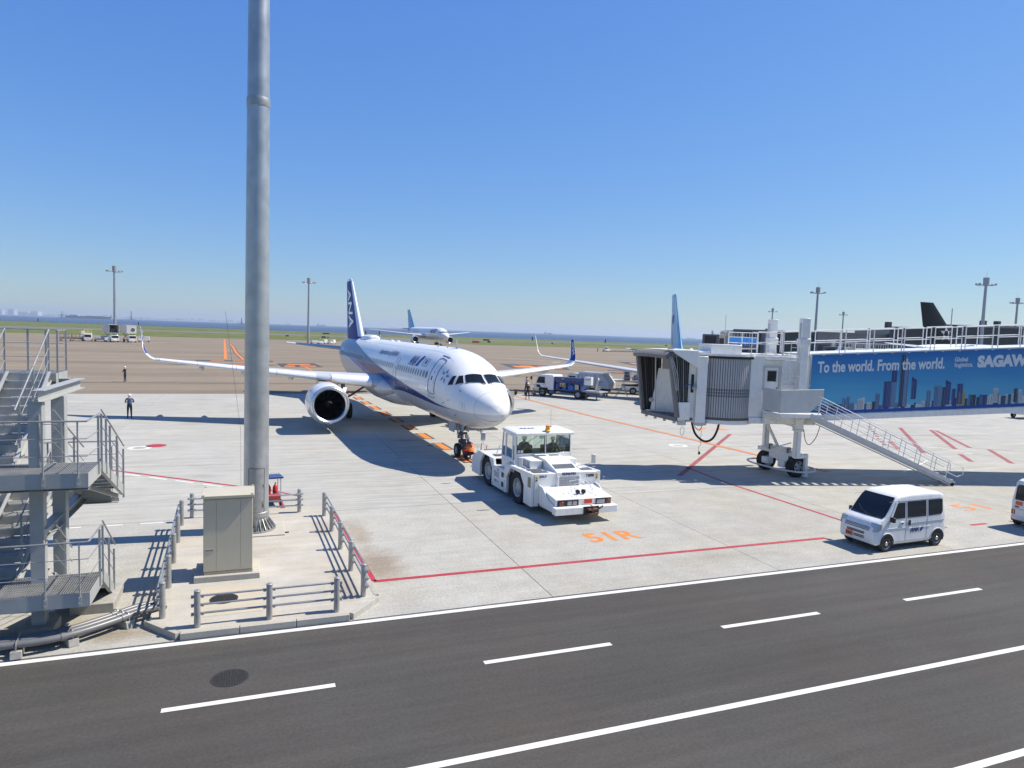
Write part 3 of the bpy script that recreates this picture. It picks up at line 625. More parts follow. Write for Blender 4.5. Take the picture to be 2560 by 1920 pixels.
# ------------------------------------------------------------------ steel stair tower on the left
t = thing('stair_tower', 'grey galvanised switchback steel stair tower with grated landings and railings', 'stair tower', (0, 0, 0))
gm_ = M['galv_paint']
def grating(x0, x1, y0, y1, z, parent, step=0.045):
    b = B(); n = int((x1 - x0) / step)
    for k in range(n + 1): b.bx(x0 + k * step - .006, x0 + k * step + .006, y0, y1, z - .03, z)
    for k in range(int((y1 - y0) / 0.12) + 1): b.bx(x0, x1, y0 + k * .12 - .004, y0 + k * .12 + .004, z - .012, z - .002)
    o = b.build('grating', M['galv'], parent, False); return stuff(o)
def channel(name, a, b_, h, parent, m=gm_, w=0.07):
    bb = B(); bb.beam(a, b_, 0.012, h); a, b_ = Vector(a), Vector(b_)
    d = (b_ - a).normalized(); side = d.cross(Vector((0, 0, 1))).normalized(); upv = side.cross(d).normalized()
    for s in (-1, 1): bb.beam(a + upv * s * (h/2 - .006) + side * w/2, b_ + upv * s * (h/2 - .006) + side * w/2, w, .012)
    return bb.build(name, m, parent, False)
XR, XM, XL = -3.14, -4.1, -5.7           # right edge, centre line, left edge
Y0, Y1, Y2, Y3 = 16.0, 17.3, 20.1, 21.25  # front landing 16.42-17.72, flights, rear landing
F1, F2, R0, R1, R2 = 1.16, 3.68, 0.20, 2.42, 5.44
def flight(x0, x1, ya, za, yb, zb, n):
    """flight from (ya,za) rising to (yb,zb) in n risers"""
    for s, x in ((1, x0), (-1, x1)):
        channel('stringer', (x, ya, za - .05), (x, yb, zb - .05), 0.24, t)
    dz = (zb - za) / n; dy = (yb - ya) / (n - 1 if n > 1 else 1)
    for k in range(n - 1):
        z = za + dz * (k + 1); y = ya + dy * (k + 0.0) + dy * 0.5
        sg = 1 if dy > 0 else -1; wd = abs(dy) * 0.98
        tr = B(); tr.box(((x0 + x1) / 2, y, z - .012), (x1 - x0 - .03, wd, .022)); tr.box(((x0 + x1) / 2, y - sg * wd / 2, z - .09), (x1 - x0 - .03, .006, .16))
        for q in range(int((x1 - x0 - .1) / .055)): tr.box((x0 + .06 + q * .055, y - sg * wd * .42, z + .004), (.03, .03, .012)); tr.box((x0 + .06 + q * .055, y + sg * wd * .12, z + .003), (.03, .05, .006))
        tr.build('tread', M['galv'], t, False)
def rail(pts, heights=(1.08, .72, .36), r=.019, posts=True, post_w=.045, flat=True, every=None):
    """handrail line above walking points"""
    pts = [Vector(p) for p in pts]
    for i, h in enumerate(heights):
        B().tube([p + Vector((0, 0, h)) for p in pts], r if i == 0 else .009, 8).build('handrail' if i == 0 else 'rail', M['galv'], t)
    if posts:
        for p in (every or pts):
            p = Vector(p); B().beam(p + Vector((0, 0, -.22)), p + Vector((0, 0, heights[0] - .01)), post_w if flat else .028, .012 if flat else .028, up=(0, 1, 0)).build('baluster', gm_, t, False)
# front landings
for z in (F1, F2):
    lx0 = -7.6
    B().bx(lx0, XR, Y0, Y0 + .012, z - .30, z - .0).build('fascia', gm_, t, False)
    B().bx(lx0, XR, Y1 - .02, Y1, z - .27, z - .01).build('fascia', gm_, t, False)
    B().bx(XR - .012, XR, Y0 + .012, Y1, z - .30, z).build('fascia', gm_, t, False)
    for x in (-3.98, -4.85, -5.8): B().bx(x - .05, x + .05, Y0 + .012, Y1, z - .24, z - .05).build('joist', gm_, t, False)
    B().bx(lx0, XR - .012, Y0 + .012, Y1 - .02, z - .10, z - .085).build('deck_plate', M['galv'], t, False)
    grating(lx0, XR - .03, Y0 + .02, Y1 - .03, z, t)
    rail([(lx0, Y0 - .01, z), (-3.9, Y0 - .01, z), (-3.16, Y0 - .01, z)], every=[(-6.5, Y0 - .012, z), (-5.3, Y0 - .012, z), (-3.93, Y0 - .012, z), (-3.32, Y0 - .012, z)], flat=False)
    rail([(-3.16, Y0 - .01, z), (-3.13, Y0 + .2, z + .02), (XR + .01, Y1 - .1, z + .02)], every=[(XR + .012, Y1 - .35, z), (XR + .012, Y1 - .02, z)])
    for x in (-3.93, -3.32, -5.3):
        B().box((x, Y0 - .02, z - .17), (.07, .015, .20)).cyl((x, Y0 - .03, z - .1), (x, Y0 - .045, z - .1), .014, n=6).cyl((x, Y0 - .03, z - .22), (x, Y0 - .045, z - .22), .014, n=6).build('bracket', gm_, t, False)
# rear landings
for z in (R1, R2):
    XR = -3.14 if z == R1 else -4.32
    B().bx(-7.0, XR - .3, Y3 - .012, Y3, z - .26, z).build('fascia', gm_, t, False)
    B().bx(-7.0, XR - .3, Y2, Y2 + .012, z - .2, z - .02).build('fascia', gm_, t, False)
    B().bx(XR - .312, XR - .3, Y2 + .012, Y3 - .012, z - .26, z).build('fascia', gm_, t, False)
    B().bx(-7.0, XR - .312, Y2 + .012, Y3 - .012, z - .10, z - .085).build('deck_plate', M['galv'], t, False)
    grating(-7.0, XR - .33, Y2 + .02, Y3 - .02, z, t)
    rail([(-7.0, Y3 - .02, z), (XR - .32, Y3 - .02, z), (XR - .31, Y2 + .15, z)], every=[(-5.5, Y3 - .02, z), (-5.1, Y3 - .02, z), (XR - .32, Y3 - .03, z), (XR - .31, Y2 + .2, z)])
XR = -3.14
# flights: left ones rise away from the camera, right ones rise towards it
flight(-5.66, -4.78, Y1 + .05, F2, Y2, R2, 10)
flight(-5.66, -4.78, Y1 + .05, F1, Y2, R1, 7)
flight(-4.06, XR, Y2, R1, Y1 - .02, F2, 7)
flight(-4.06, XR, Y1 + 1.45, 0.20, Y1 - .02, F1, 5)
for z0, z1 in ((F2, R2), (F1, R1)):
    for x in (-5.68, -4.76):
        rail([(x, Y1 + .05, z0 + .1), (x, Y2, z1 + .05)], heights=(1.05, .62, .30), every=[(x, Y1 + .35, z0 + .3), (x, (Y1 + Y2) / 2, (z0 + z1) / 2 + .1), (x, Y2 - .05, z1)])
rail([(XR + .01, Y2, R1 + .05), (XR + .01, Y1, F2 + .08)], every=[(XR + .01, Y2 - .1, R1), (XR + .01, 19.1, 2.9), (XR + .01, 18.25, 3.28), (XR + .01, 17.8, 3.5)])
rail([(-4.04, Y2, R1 + .05), (-4.04, Y1, F2 + .08)], every=[(-4.04, 19.1, 2.9), (-4.04, 17.9, 3.48)])
rail([(XR + .01, Y1 + 1.45, .25), (XR + .01, Y1, F1 + .08)], every=[(XR + .01, Y1 + 1.3, .2), (XR + .01, Y1 + .7, .65)])
rail([(-4.04, Y1 + 1.45, .25), (-4.04, Y1, F1 + .08)], every=[(-4.04, Y1 + .7, .65)])
# H columns, beams
def hcol(x, y, z0, z1, s=.25):
    b = B(); b.bx(x - s/2, x + s/2, y - s/2, y - s/2 + .018, z0, z1); b.bx(x - s/2, x + s/2, y + s/2 - .018, y + s/2, z0, z1); b.bx(x - .007, x + .007, y - s/2 + .018, y + s/2 - .018, z0, z1)
    b.box((x, y, z0 + .012), (s + .16, s + .16, .024)); return b.build('column', gm_, t, False)
def hbox(x, y, z0, z1, s=.26):
    b = B(); b.bx(x - s/2, x + s/2, y - s/2, y + s/2, z0, z1); b.box((x, y, z0 + .012), (s + .2, s + .2, .024)); return b.build('column', gm_, t, False, bevel=.03)
hbox(-4.27, 16.98, 0.0, 5.06); hbox(-4.16, 18.32, 0.0, 5.06, .27); hcol(-5.82, 16.8, 0, 5.0); hcol(-5.82, 20.4, 0, 5.0)
def ibeam(a, b_, h=.25, w=.22):
    bb = B(); bb.beam(a, b_, .012, h - .03)
    for s in (-1, 1): bb.beam(Vector(a) + Vector((0, 0, s * (h/2 - .008))), Vector(b_) + Vector((0, 0, s * (h/2 - .008))), w, .016)
    return bb.build('beam', gm_, t, False)
ibeam((-4.19, 16.78, 5.19), (-4.13, 20.25, 5.19)); ibeam((-4.19, 16.9, 2.2), (-4.13, 20.8, 2.2)); ibeam((-5.82, 20.45, 5.17), (-4.4, 20.45, 5.17)); ibeam((-5.82, 16.9, 3.28), (-3.3, 16.9, 3.28)); ibeam((-5.82, 16.9, .74), (-3.3, 16.9, .74)); ibeam((-5.82, 20.4, 2.12), (-3.3, 20.4, 2.12))
B().beam((-3.95, 18.1, 3.1), (-3.3, 20.2, 2.2), .1).build('brace', gm_, t, False)
B().tube([(-4.19, 16.83, 4.8), (-4.19, 16.83, 3.7)], .02, 8).build('conduit', M['galv'], t)
for k in range(3): B().tube([(-4.13, 16.8, 3.8 + .4 * k), (-3.86, 16.8, 3.8 + .4 * k)], .012, 6).build('rail', M['galv'], t)
B().prism([(-3.9, 17.75), (-3.0, 17.75), (-3.0, 19.1), (-3.9, 19.1)], 'z', -0.01, 0.24).build('footing', M['conc_block'], t, bevel=.02)
B().bx(-4.6, -3.95, 16.65, 17.3, -0.01, .22).build('footing', M['conc_block'], t, bevel=.02)
B().bx(-6.15, -5.5, 16.5, 17.15, -0.01, .22).build('footing', M['conc_block'], t, bevel=.02)
# loose cable tray lying beside the stair foot
# ------------------------------------------------------------------ small red equipment cart behind the mast
t = thing('equipment_cart', 'small red wheeled cart with blue canopy behind the mast', 'cart', (0.74, 27.0, 0), 0.1, scale=0.86)
B().bx(-.33, .33, -.5, .5, 0.28, 0.36).build('deck', M['steel_dark'], t, bevel=.01)
for x, y in ((-.3, -.46), (.3, -.46), (-.3, .46), (.3, .46)):
    B().beam((x, y, .3), (x, y, 1.28), .04).build('post', M['lgrey'], t)
    w = B(); w.lathe([(.04, -.03), (.11, -.035), (.125, -.02), (.125, .02), (.11, .035), (.04, .03)], axis='x', n=16, closed=True); w.build('wheel', M['rubber'], t, loc=(x, y, .125))
cv = B(); cv.prism([(-.58, 1.28), (.58, 1.20), (.58, 1.26), (-.58, 1.36)], 'x', -.4, .4); cn = cv.build('canopy', M['truck_blue'], t, bevel=.01)
for k in range(7): B().box((-.33 + .11 * k, 0, 1.335), (.012, 1.0, .012)).build('canopy_rib', M['ink_blue'], cn, False)
for k in (-.15, .15): B().lathe([(.10, .36), (.115, .42), (.115, .75), (.07, .86), (.03, .9), (.03, .97)], (k, .1, 0), n=14).build('extinguisher', M['red'], t)
B().bx(-.3, .3, -.48, -.2, .36, .55).build('box', M['red'], t, bevel=.01)
# ------------------------------------------------------------------ airliners
FT = [(0,3.05,3.05,0),(.06,3.32,2.80,.27),(.15,3.45,2.66,.43),(.3,3.62,2.50,.62),(.5,3.78,2.36,.80),(1.0,4.06,2.14,1.10),(1.5,4.27,2.01,1.31),(2.0,4.52,1.92,1.47),(2.5,4.86,1.86,1.60),(3.0,5.15,1.82,1.70),(3.5,5.37,1.79,1.775),(4.0,5.53,1.77,1.83),(5,5.72,1.75,1.91),(6,5.82,1.74,1.955),(7,5.87,1.73,1.975),(10,5.88,1.73,1.975),(32,5.88,1.73,1.975),(33.5,5.88,1.80,1.97),(35,5.87,2.05,1.92),(37,5.84,2.55,1.74),(39,5.78,3.15,1.42),(41,5.68,3.8,1.02),(43,5.53,4.45,.58),(44.2,5.40,4.85,.28),(44.5,5.3,5.05,.08)]
def _interp(x):
    x = min(max(x, 0), 44.5); i = 0
    while i < len(FT) - 2 and FT[i + 1][0] <= x: i += 1
    h = FT[i+1][0] - FT[i][0]; t = (x - FT[i][0]) / h; out = []
    for c in (1, 2, 3):
        def sl(k):
            k0, k1 = max(k - 1, 0), min(k + 1, len(FT) - 1)
            return (FT[k1][c] - FT[k0][c]) / (FT[k1][0] - FT[k0][0])
        mm = (FT[i+1][c] - FT[i][c]) / h
        if abs(mm) < 1e-6: d0 = d1 = 0
        else: d0 = min(max(sl(i) / mm, 0), 3) * mm; d1 = min(max(sl(i+1) / mm, 0), 3) * mm
        out.append((2*t**3-3*t*t+1)*FT[i][c] + (t**3-2*t*t+t)*h*d0 + (3*t*t-2*t**3)*FT[i+1][c] + (t**3-t*t)*h*d1)
    return out
class Hull:
    """fuselage surface: x back from the nose, angle from the top towards the aircraft's right (+y)"""
    def __init__(s, L=44.5, k=1.0, zb=1.73): s.L, s.k, s.zb = L, k, zb
    def sec(s, x):
        if x < 9 * s.k: q = _interp(x / s.k)
        elif x > s.L - 13 * s.k: q = _interp(44.5 - (s.L - x) / s.k)
        else: q = _interp(20)
        return s.zb + s.k * (q[0] - 1.73), s.zb + s.k * (q[1] - 1.73), s.k * q[2]
    def P(s, x, th, off=0.0):
        tp, bt, w = s.sec(x); hz = (tp - bt) / 2; a = R(th)
        p = Vector((x, w * sin(a), (tp + bt) / 2 + hz * cos(a)))
        if off:
            e = 0.03; q = s.sec(x + e); nr = Vector((0, sin(a) / max(w, .05), cos(a) / max(hz, .05))).normalized()
            pw = Vector((x + e, q[2] * sin(a), (q[0] + q[1]) / 2 + (q[0] - q[1]) / 2 * cos(a))) - p
            tn = nr.cross(Vector((1, 0, 0))); n2 = pw.cross(tn).normalized()
            if n2.dot(nr) < 0: n2 = -n2
            p = p + n2 * off
        return p
    def skin(s, xs, n=64):
        b = B(); b.loft([[s.P(x, 360 * k / n) for k in range(n)] for x in xs]); return b
    def patch(s, corners, nu=6, nv=6, off=0.01, b=None):
        """curved quad between four (x, angle) corners a,b,c,d"""
        b = b or B(); a, bb, c, d = corners; g = []
        for i in range(nu + 1):
            for j in range(nv + 1):
                u, v = i / nu, j / nv
                x = (a[0]*(1-u)+bb[0]*u)*(1-v) + (d[0]*(1-u)+c[0]*u)*v; th = (a[1]*(1-u)+bb[1]*u)*(1-v) + (d[1]*(1-u)+c[1]*u)*v
                g.append(s.P(x, th, off))
        b.add(g, [(i*(nv+1)+j, (i+1)*(nv+1)+j, (i+1)*(nv+1)+j+1, i*(nv+1)+j+1) for i in range(nu) for j in range(nv)]); return b
    def strip(s, path, r=0.02, off=0.0, b=None, closed=False, n=5):
        b = b or B(); pts = []
        m = len(path)
        for i in range(m if closed else m - 1):
            p, q = path[i], path[(i+1) % m]; k = max(1, int(max(abs(q[0]-p[0]) / .3, abs(q[1]-p[1]) / 5)))
            for j in range(k): pts.append(s.P(p[0] + (q[0]-p[0])*j/k, p[1] + (q[1]-p[1])*j/k, off))
        if not closed: pts.append(s.P(*path[-1], off))
        return b.tube(pts, r, n, closed=closed)
    def text(s, txt, x0, th0, height, width, side=1, bold=0.0, shear=0.0, off=0.012, name='lettering', m=None, parent=None):
        """lettering wrapped on the hull; on the right side it reads towards the nose"""
        vs, fs, w = text2d(txt, height / .69, bold, shear); k = width / w
        me = bpy.data.meshes.new(name); me.from_pydata([(v[0] * k, v[1], 0) for v in vs], [], fs)
        bm = bmesh.new(); bm.from_mesh(me)
        for c in range(1, 6):
            bmesh.ops.bisect_plane(bm, geom=bm.verts[:] + bm.edges[:] + bm.faces[:], plane_co=(0, height * c / 6, 0), plane_no=(0, 1, 0))
        Rr = 2.02 * s.k
        for v in bm.verts: v.co = s.P(x0 - side * v.co.x, side * (th0 - math.degrees(v.co.y / Rr)), off)
        bm.to_mesh(me); bm.free(); me.materials.append(m or M['ink_blue'])
        return link(name, me, parent, smooth=False)
def airfoil(t, tk): return 5 * tk * (.2969 * sqrt(t) - .126 * t - .3516 * t*t + .2843 * t**3 - .1036 * t**4)
_TS = (0, .01, .04, .10, .2, .35, .5, .68, .85, 1.0)
def wing_ring(y, xle, ch, z, tk, axis='y', t0=0.0, t1=1.0, off=0.0):
    ts = [t0 + (t1 - t0) * q for q in _TS] if (t0 > 0 or t1 < 1) else list(_TS); up, lo = [], []
    for q in ts:
        h = airfoil(q, tk) * ch + off; cz = 0.02 * ch * sin(pi * q) if axis == 'y' else 0
        x = xle + q * ch - (off if q == 0 else 0)
        up.append((x, cz + h * 1.05)); lo.append((x, cz - h * .95))
    ring = up + list(reversed(lo))[0 if t1 < 1 else 1:]
    return [(x, y, z + h) if axis == 'y' else (x, y + h, z) for x, h in ring]
def lerp_st(st, y):
    for a, c in zip(st[:-1], st[1:]):
        if (a[0] <= y <= c[0]) or (c[0] <= y <= a[0]):
            t = (y - a[0]) / (c[0] - a[0]); return tuple(p + (q - p) * t for p, q in zip(a, c))
    return st[-1]
def loft_wing(st, side=1, axis='y', **k):
    b = B(); b.loft([wing_ring(s_[0] * side if axis == 'y' else 0, s_[1], s_[2], s_[3], s_[4], axis, **k) if axis == 'y' else wing_ring(0, s_[1], s_[2], s_[0], s_[4], 'z', **k) for s_ in st]); return b
def make_wheel(name, c, r, w, parent, hub=None, n=24):
    b = B(); b.lathe([(r*.55, -w*.36), (r*.80, -w*.46), (r*.95, -w*.42), (r, -w*.25), (r, w*.25), (r*.95, w*.42), (r*.80, w*.46), (r*.55, w*.36)], axis='y', n=n, closed=True)
    o = b.build('tyre', M['rubber'], parent, loc=c)
    h = B(); h.lathe([(.001, -w*.30), (r*.25, -w*.40), (r*.30, -w*.28), (r*.56, -w*.34), (r*.56, w*.34), (r*.30, w*.28), (r*.25, w*.40), (.001, w*.30)], axis='y', n=n)
    h.build('hub', hub or M['rim'], o); return o
def engine(parent, x0, y, z, r, L, nac_m, blades=20, lip_m=None, pylon_to=None, spin=True):
    nc = B(); nc.lathe([(r*.99, .10*r), (r*1.04, .35*r), (r*1.075, .9*r), (r*1.08, 1.5*r), (r*1.02, 2.2*r), (r*.90, L*.72), (r*.86, L*.72), (r*.80, L*.6)], axis='x', n=40, cap=False)
    nac = nc.build('engine_nacelle', nac_m, parent, loc=(x0, y, z))
    lp = B(); lp.lathe([(r*.80, .34*r), (r*.785, .16*r), (r*.80, .06*r), (r*.86, .005*r), (r*.92, .0), (r*.965, .05*r), (r*.99, .12*r), (r*1.02, .26*r)], axis='x', n=40, closed=False)
    lo = B(); lo.v, lo.f, lo.mi = lp.v, lp.f[:-2] if False else lp.f, lp.mi
    # drop the two end caps the lathe adds
    lp.f = lp.f[:-2]; lp.mi = lp.mi[:-2]
    lp.build('inlet_lip', lip_m or M['alu'], nac)
    du = B(); du.lathe([(r*.798, .30*r), (r*.81, .8*r), (r*.82, 1.05*r)], axis='x', n=40); du.f = du.f[:-2]; du.mi = du.mi[:-2]
    du.build('inlet_duct', M['duct'], nac)
    B().lathe([(.001, 1.12*r), (r*.82, 1.12*r)], axis='x', n=32).build('fan_backing', M['black'], nac, False)
    fb = B()
    for k in range(blades):
        a = 2 * pi * k / blades; pr = []
        for q in range(5):
            rr = r * (.24 + .57 * q / 4); tw = .35 + .75 * q / 4; ch = .15 * r + .07 * r * (q / 4)
            an = a + .10 * (q / 4) ** 2
            for s in (-1, 1):
                da = s * ch * sin(tw) / max(rr, .1) * .55; pr.append((r * (.92 + .10 * s * cos(tw)), rr * cos(an + da), rr * sin(an + da)))
        fb.add(pr, [(2*q, 2*q+1, 2*q+3, 2*q+2) for q in range(4)])
    fb.build('fan_blades', M['fan'], nac, True)
    sp = B(); sp.lathe([(.001, .55*r), (r*.08, .60*r), (r*.17, .74*r), (r*.23, .92*r), (r*.24, 1.05*r)], axis='x', n=24); spn = sp.build('spinner', M['black'], nac)
    if spin: B().tube([(.62*r + .02*q, (r*.10 + .012*q) * cos(1.2 + q*.22), (r*.10 + .012*q) * sin(1.2 + q*.22)) for q in range(9)], [.012 + .003*q for q in range(9)], 6).build('spinner_mark', M['white'], spn)
    ex = B(); ex.lathe([(r*.60, L*.62), (r*.56, L*.85), (r*.42, L), (r*.36, L), (r*.30, L*.95), (.02, L*1.15)], axis='x', n=28); ex.build('exhaust_nozzle', M['alu_dull'], nac)
    if pylon_to:
        (xa, za), (xb, zb) = pylon_to
        b = B(); b.loft([[(x0 + .7*r, y - .04, z + r*1.06), (x0 + .7*r, y + .04, z + r*1.06), (x0 + .75*r, y + .02, z + r*1.0), (x0 + .75*r, y - .02, z + r*1.0)],
                         [(xa, y - .24, za), (xa, y + .24, za), (xa + .1, y + .24, z + r*.85), (xa + .1, y - .24, z + r*.85)],
                         [(xb, y - .2, zb), (xb, y + .2, zb), (xb, y + .1, zb - .5), (xb, y - .1, zb - .5)]])
        b.build('pylon', nac_m, parent)
    return nac
def livery_mat(name, zup, zmid, zlow, white, dark, light, belly, zb0, zb1):
    """flat paint scheme: sweeping bands whose edges are height curves along the hull"""
    m, n, l, b = newmat(name); tc = n.new('ShaderNodeTexCoord'); sx = n.new('ShaderNodeSeparateXYZ'); l.new(tc.outputs['Object'], sx.inputs[0])
    dv = n.new('ShaderNodeMath'); dv.operation = 'DIVIDE'; dv.inputs[1].default_value = 60.0; l.new(sx.outputs[0], dv.inputs[0])
    def curve(pts):
        c = n.new('ShaderNodeFloatCurve'); cv = c.mapping.curves[0]; c.mapping.extend = 'HORIZONTAL'
        while len(cv.points) > 2: cv.points.remove(cv.points[-1])
        cv.points[0].location = (pts[0][0] / 60, pts[0][1] / 10); cv.points[1].location = (pts[-1][0] / 60, pts[-1][1] / 10)
        for p in pts[1:-1]: cv.points.new(p[0] / 60, p[1] / 10)
        c.mapping.update(); l.new(dv.outputs[0], c.inputs[1])
        q = n.new('ShaderNodeMath'); q.operation = 'MULTIPLY'; q.inputs[1].default_value = 10; l.new(c.outputs[0], q.inputs[0]); return q.outputs[0]
    def less(a, b_):
        q = n.new('ShaderNodeMath'); q.operation = 'LESS_THAN'
        for i, v in enumerate((a, b_)):
            if isinstance(v, (int, float)): q.inputs[i].default_value = v
            else: l.new(v, q.inputs[i])
        return q.outputs[0]
    def mix(f, a, c):
        q = n.new('ShaderNodeMix'); q.data_type = 'RGBA'; l.new(f, q.inputs[0])
        for i, v in ((6, a), (7, c)):
            if isinstance(v, tuple): q.inputs[i].default_value = (*v, 1)
            else: l.new(v, q.inputs[i])
        return q.outputs[2]
    z = sx.outputs[2]; nz = n.new('ShaderNodeTexNoise'); nz.inputs['Scale'].default_value = 1.3; nz.inputs['Detail'].default_value = 6; l.new(tc.outputs['Object'], nz.inputs['Vector'])
    col = mix(less(z, curve([(0, zb0), (8, zb1), (20, zb1), (40, zb1 + .9)])), white, belly) if belly else mix(less(z, -9), white, white)
    col = mix(less(z, curve(zup)), col, dark); col = mix(less(z, curve(zmid)), col, light)
    col = mix(less(z, curve(zlow)), col, belly or white)
    dv2 = n.new('ShaderNodeMapRange'); dv2.inputs[1].default_value = .3; dv2.inputs[2].default_value = .7; dv2.inputs[3].default_value = .955; dv2.inputs[4].default_value = 1.03; l.new(nz.outputs[0], dv2.inputs[0])
    sc_ = n.new('ShaderNodeVectorMath'); sc_.operation = 'SCALE'; l.new(col, sc_.inputs[0]); l.new(dv2.outputs[0], sc_.inputs['Scale']); l.new(sc_.outputs[0], b.inputs['Base Color'])
    b.inputs['Specular IOR Level'].default_value = 0.3; b.inputs['Roughness'].default_value = 0.24; b.inputs['Coat Weight'].default_value = 0.12; b.inputs['Coat Roughness'].default_value = 0.05
    n2 = n.new('ShaderNodeTexNoise'); n2.inputs['Scale'].default_value = 0.7; l.new(tc.outputs['Object'], n2.inputs['Vector'])
    bp = n.new('ShaderNodeBump'); bp.inputs['Strength'].default_value = 0.05; bp.inputs['Distance'].default_value = 0.02; l.new(n2.outputs[0], bp.inputs['Height']); l.new(bp.outputs[0], b.inputs['Normal'])
    return m
WH, DB, LB, GY = (.78, .775, .75), (.007, .026, .16), (.02, .16, .50), (.52, .53, .54)
Z0 = [(0, 0.0), (60, 0.0)]
M['livery_ana'] = livery_mat('blue_sweep_livery',
    [(0, 2.0), (1.6, 2.86), (3.3, 2.90), (4.6, 3.0), (6.3, 3.17), (8.1, 3.32), (10.5, 3.50), (12.7, 3.71), (16.3, 3.99), (19.5, 4.29), (23.2, 4.70), (28.7, 5.27), (32.3, 5.60), (35, 6.3), (60, 7)],
    [(0, 1.0), (12, 2.0), (14.0, 2.99), (18, 3.05), (22, 3.52), (26, 4.02), (30, 4.42), (34, 4.75), (38, 5.05), (45, 5.6), (60, 5.6)],
    [(0, 1.9), (1.6, 2.86), (3.4, 2.85), (4.8, 2.85), (6.6, 2.90), (8.6, 2.94), (11, 2.97), (13, 2.90), (16, 2.68), (18, 2.78), (21.6, 3.12), (26.5, 3.72), (29.6, 4.05), (32.6, 4.32), (38, 4.75), (45, 5.3), (60, 5.4)],
    WH, DB, LB, GY, 2.84, 2.97)
# ---- the blue and white narrow-body in front
H = Hull(); NOSE = (10.917, 30.276, 0.092)
ac = thing('parked_airliner', 'large white airliner with dark blue sweep and blue tail, nose towards the white tug', 'airliner', NOSE, R(92.163), scale=0.985)
xs = [0, .01, .03, .06, .1, .15, .22, .3, .4, .5, .65, .8, 1.0, 1.2, 1.4, 1.6, 1.8, 2.0, 2.2, 2.4, 2.6, 2.8, 3.0, 3.25, 3.5, 3.75, 4, 4.5, 5, 5.5, 6, 6.5, 7, 8, 9, 10, 12, 14, 16, 18, 20, 22, 24, 26, 28, 30, 31, 32, 33, 34, 35, 36, 37, 38, 39, 40, 41, 42, 43, 43.6, 44.2, 44.5]
fus = H.skin(xs, 72).build('fuselage', M['livery_ana'], ac, angle=50)
# cockpit windows
cw = [[(2.45, 31.5), (2.20, 2.0), (1.42, 2.8), (2.02, 39.5)], [(2.66, 42.5), (2.50, 35.0), (2.10, 42.5), (2.45, 59.0)], [(2.96, 50.5), (2.76, 45.0), (2.60, 62.0), (2.97, 69.5)]]
for s in (1, -1):
    for k, q in enumerate(cw):
        c = [(x, a * s) for x, a in q]
        pn = H.patch(c, 8, 8, 0.012).build('cockpit_window', M['cockpit'], fus)
        H.strip([c[0], c[1], c[2], c[3]], .014, .012, closed=True).build('window_seal', M['grey'], fus)
    B().tube([H.P(1.36, 8 * s, .02), H.P(1.62, 12 * s, .03), H.P(1.80, 26 * s, .03)], .012, 5).build('wiper', M['black'], fus)
# radome seam, panel seams
H.strip([(0.70, 360 * q / 30) for q in range(30)], .006, .0, closed=True).build('radome_seam', M['grey'], fus)
for x in (9.2, 16.0, 22.4, 29.0): H.strip([(x, 360 * q / 30) for q in range(30)], .004, .0, closed=True).build('skin_seam', M['lgrey'], fus)
sm_ = B()
for s in (1, -1): H.strip([(3.9, 33 * s), (5.2, 27 * s), (14, 27 * s), (30, 27 * s)], .005, 0.0, sm_)
sm_.build('crown_seam', M['lgrey'], fus)
# cabin windows: one shared oval, slid along the constant section
def oval_mesh(th, s):
    b = B(); pts = []
    for q in range(14):
        a = 2 * pi * q / 14; pts.append(H.P(12 + .125 * cos(a), s * (th - math.degrees(.19 * sin(a) / 2.02)), .010))
    pts = [(p.x - 12, p.y, p.z) for p in pts]; b.add(pts, (tuple(range(14)),)); return b.mesh('window', M['grey_print'])
def frame_mesh(th, s):
    b = B(); pts = []
    for q in range(14):
        a = 2 * pi * q / 14; p = H.P(12 + .155 * cos(a), s * (th - math.degrees(.225 * sin(a) / 2.02)), .006); pts.append((p.x - 12, p.y, p.z))
    b.add(pts, (tuple(range(14)),)); return b.mesh('window_frame', M['lgrey'])
wx = [6.0 + .533 * k for k in range(58)]
for s in (1, -1):
    om, fm = oval_mesh(73.4, s), frame_mesh(73.4, s)
    for x in wx:
        if 12.45 < x < 13.75 or 23.2 < x < 24.4 or x > 36.2: continue
        w_ = link('window', om, ac, False, loc=(x, 0, 0)); link('window_frame', fm, w_, False)
# doors with outlines, sills, handles
def cabin_door(x0, x1, t0, t1, s, big=True, line_m='ink_blue', lr=.022):
    d = H.patch([(x1, t0 * s), (x0, t0 * s), (x0, t1 * s), (x1, t1 * s)], 4, 14, .006).build('cabin_door', M['livery_ana'], ac)
    e = (t1 - t0) * .045; c = (x1 - x0) * .16
    H.strip([(x0 + c, t0 * s), (x1 - c, t0 * s), (x1, (t0 + e) * s), (x1, (t1 - e) * s), (x1 - c, t1 * s), (x0 + c, t1 * s), (x0, (t1 - e) * s), (x0, (t0 + e) * s)], lr, .006, closed=True).build('door_outline', M[line_m], d)
    if big:
        H.strip([(x0 + .02, (t1 + 2.5) * s), (x0 + .1, (t1 + 5.5) * s), (x1 - .1, (t1 + 5.5) * s), (x1 - .02, (t1 + 2.5) * s)], .03, .004).build('door_sill', M['grey'], d)
        H.patch([(x1 - .30, 71 * s), (x1 - .46, 71 * s), (x1 - .46, 78 * s), (x1 - .30, 78 * s)], 3, 4, .012).build('door_window', M['glass'], d)
        H.strip([(x0 + .2, 76 * s), (x0 + .22, 83 * s)], .015, .012).build('door_handle', M['grey'], d); H.patch([(x0 + .5, 63 * s), (x0 + .4, 63 * s), (x0 + .4, 66 * s), (x0 + .5, 66 * s)], 1, 1, .012).build('door_placard', M['grey_print'], d)
    return d
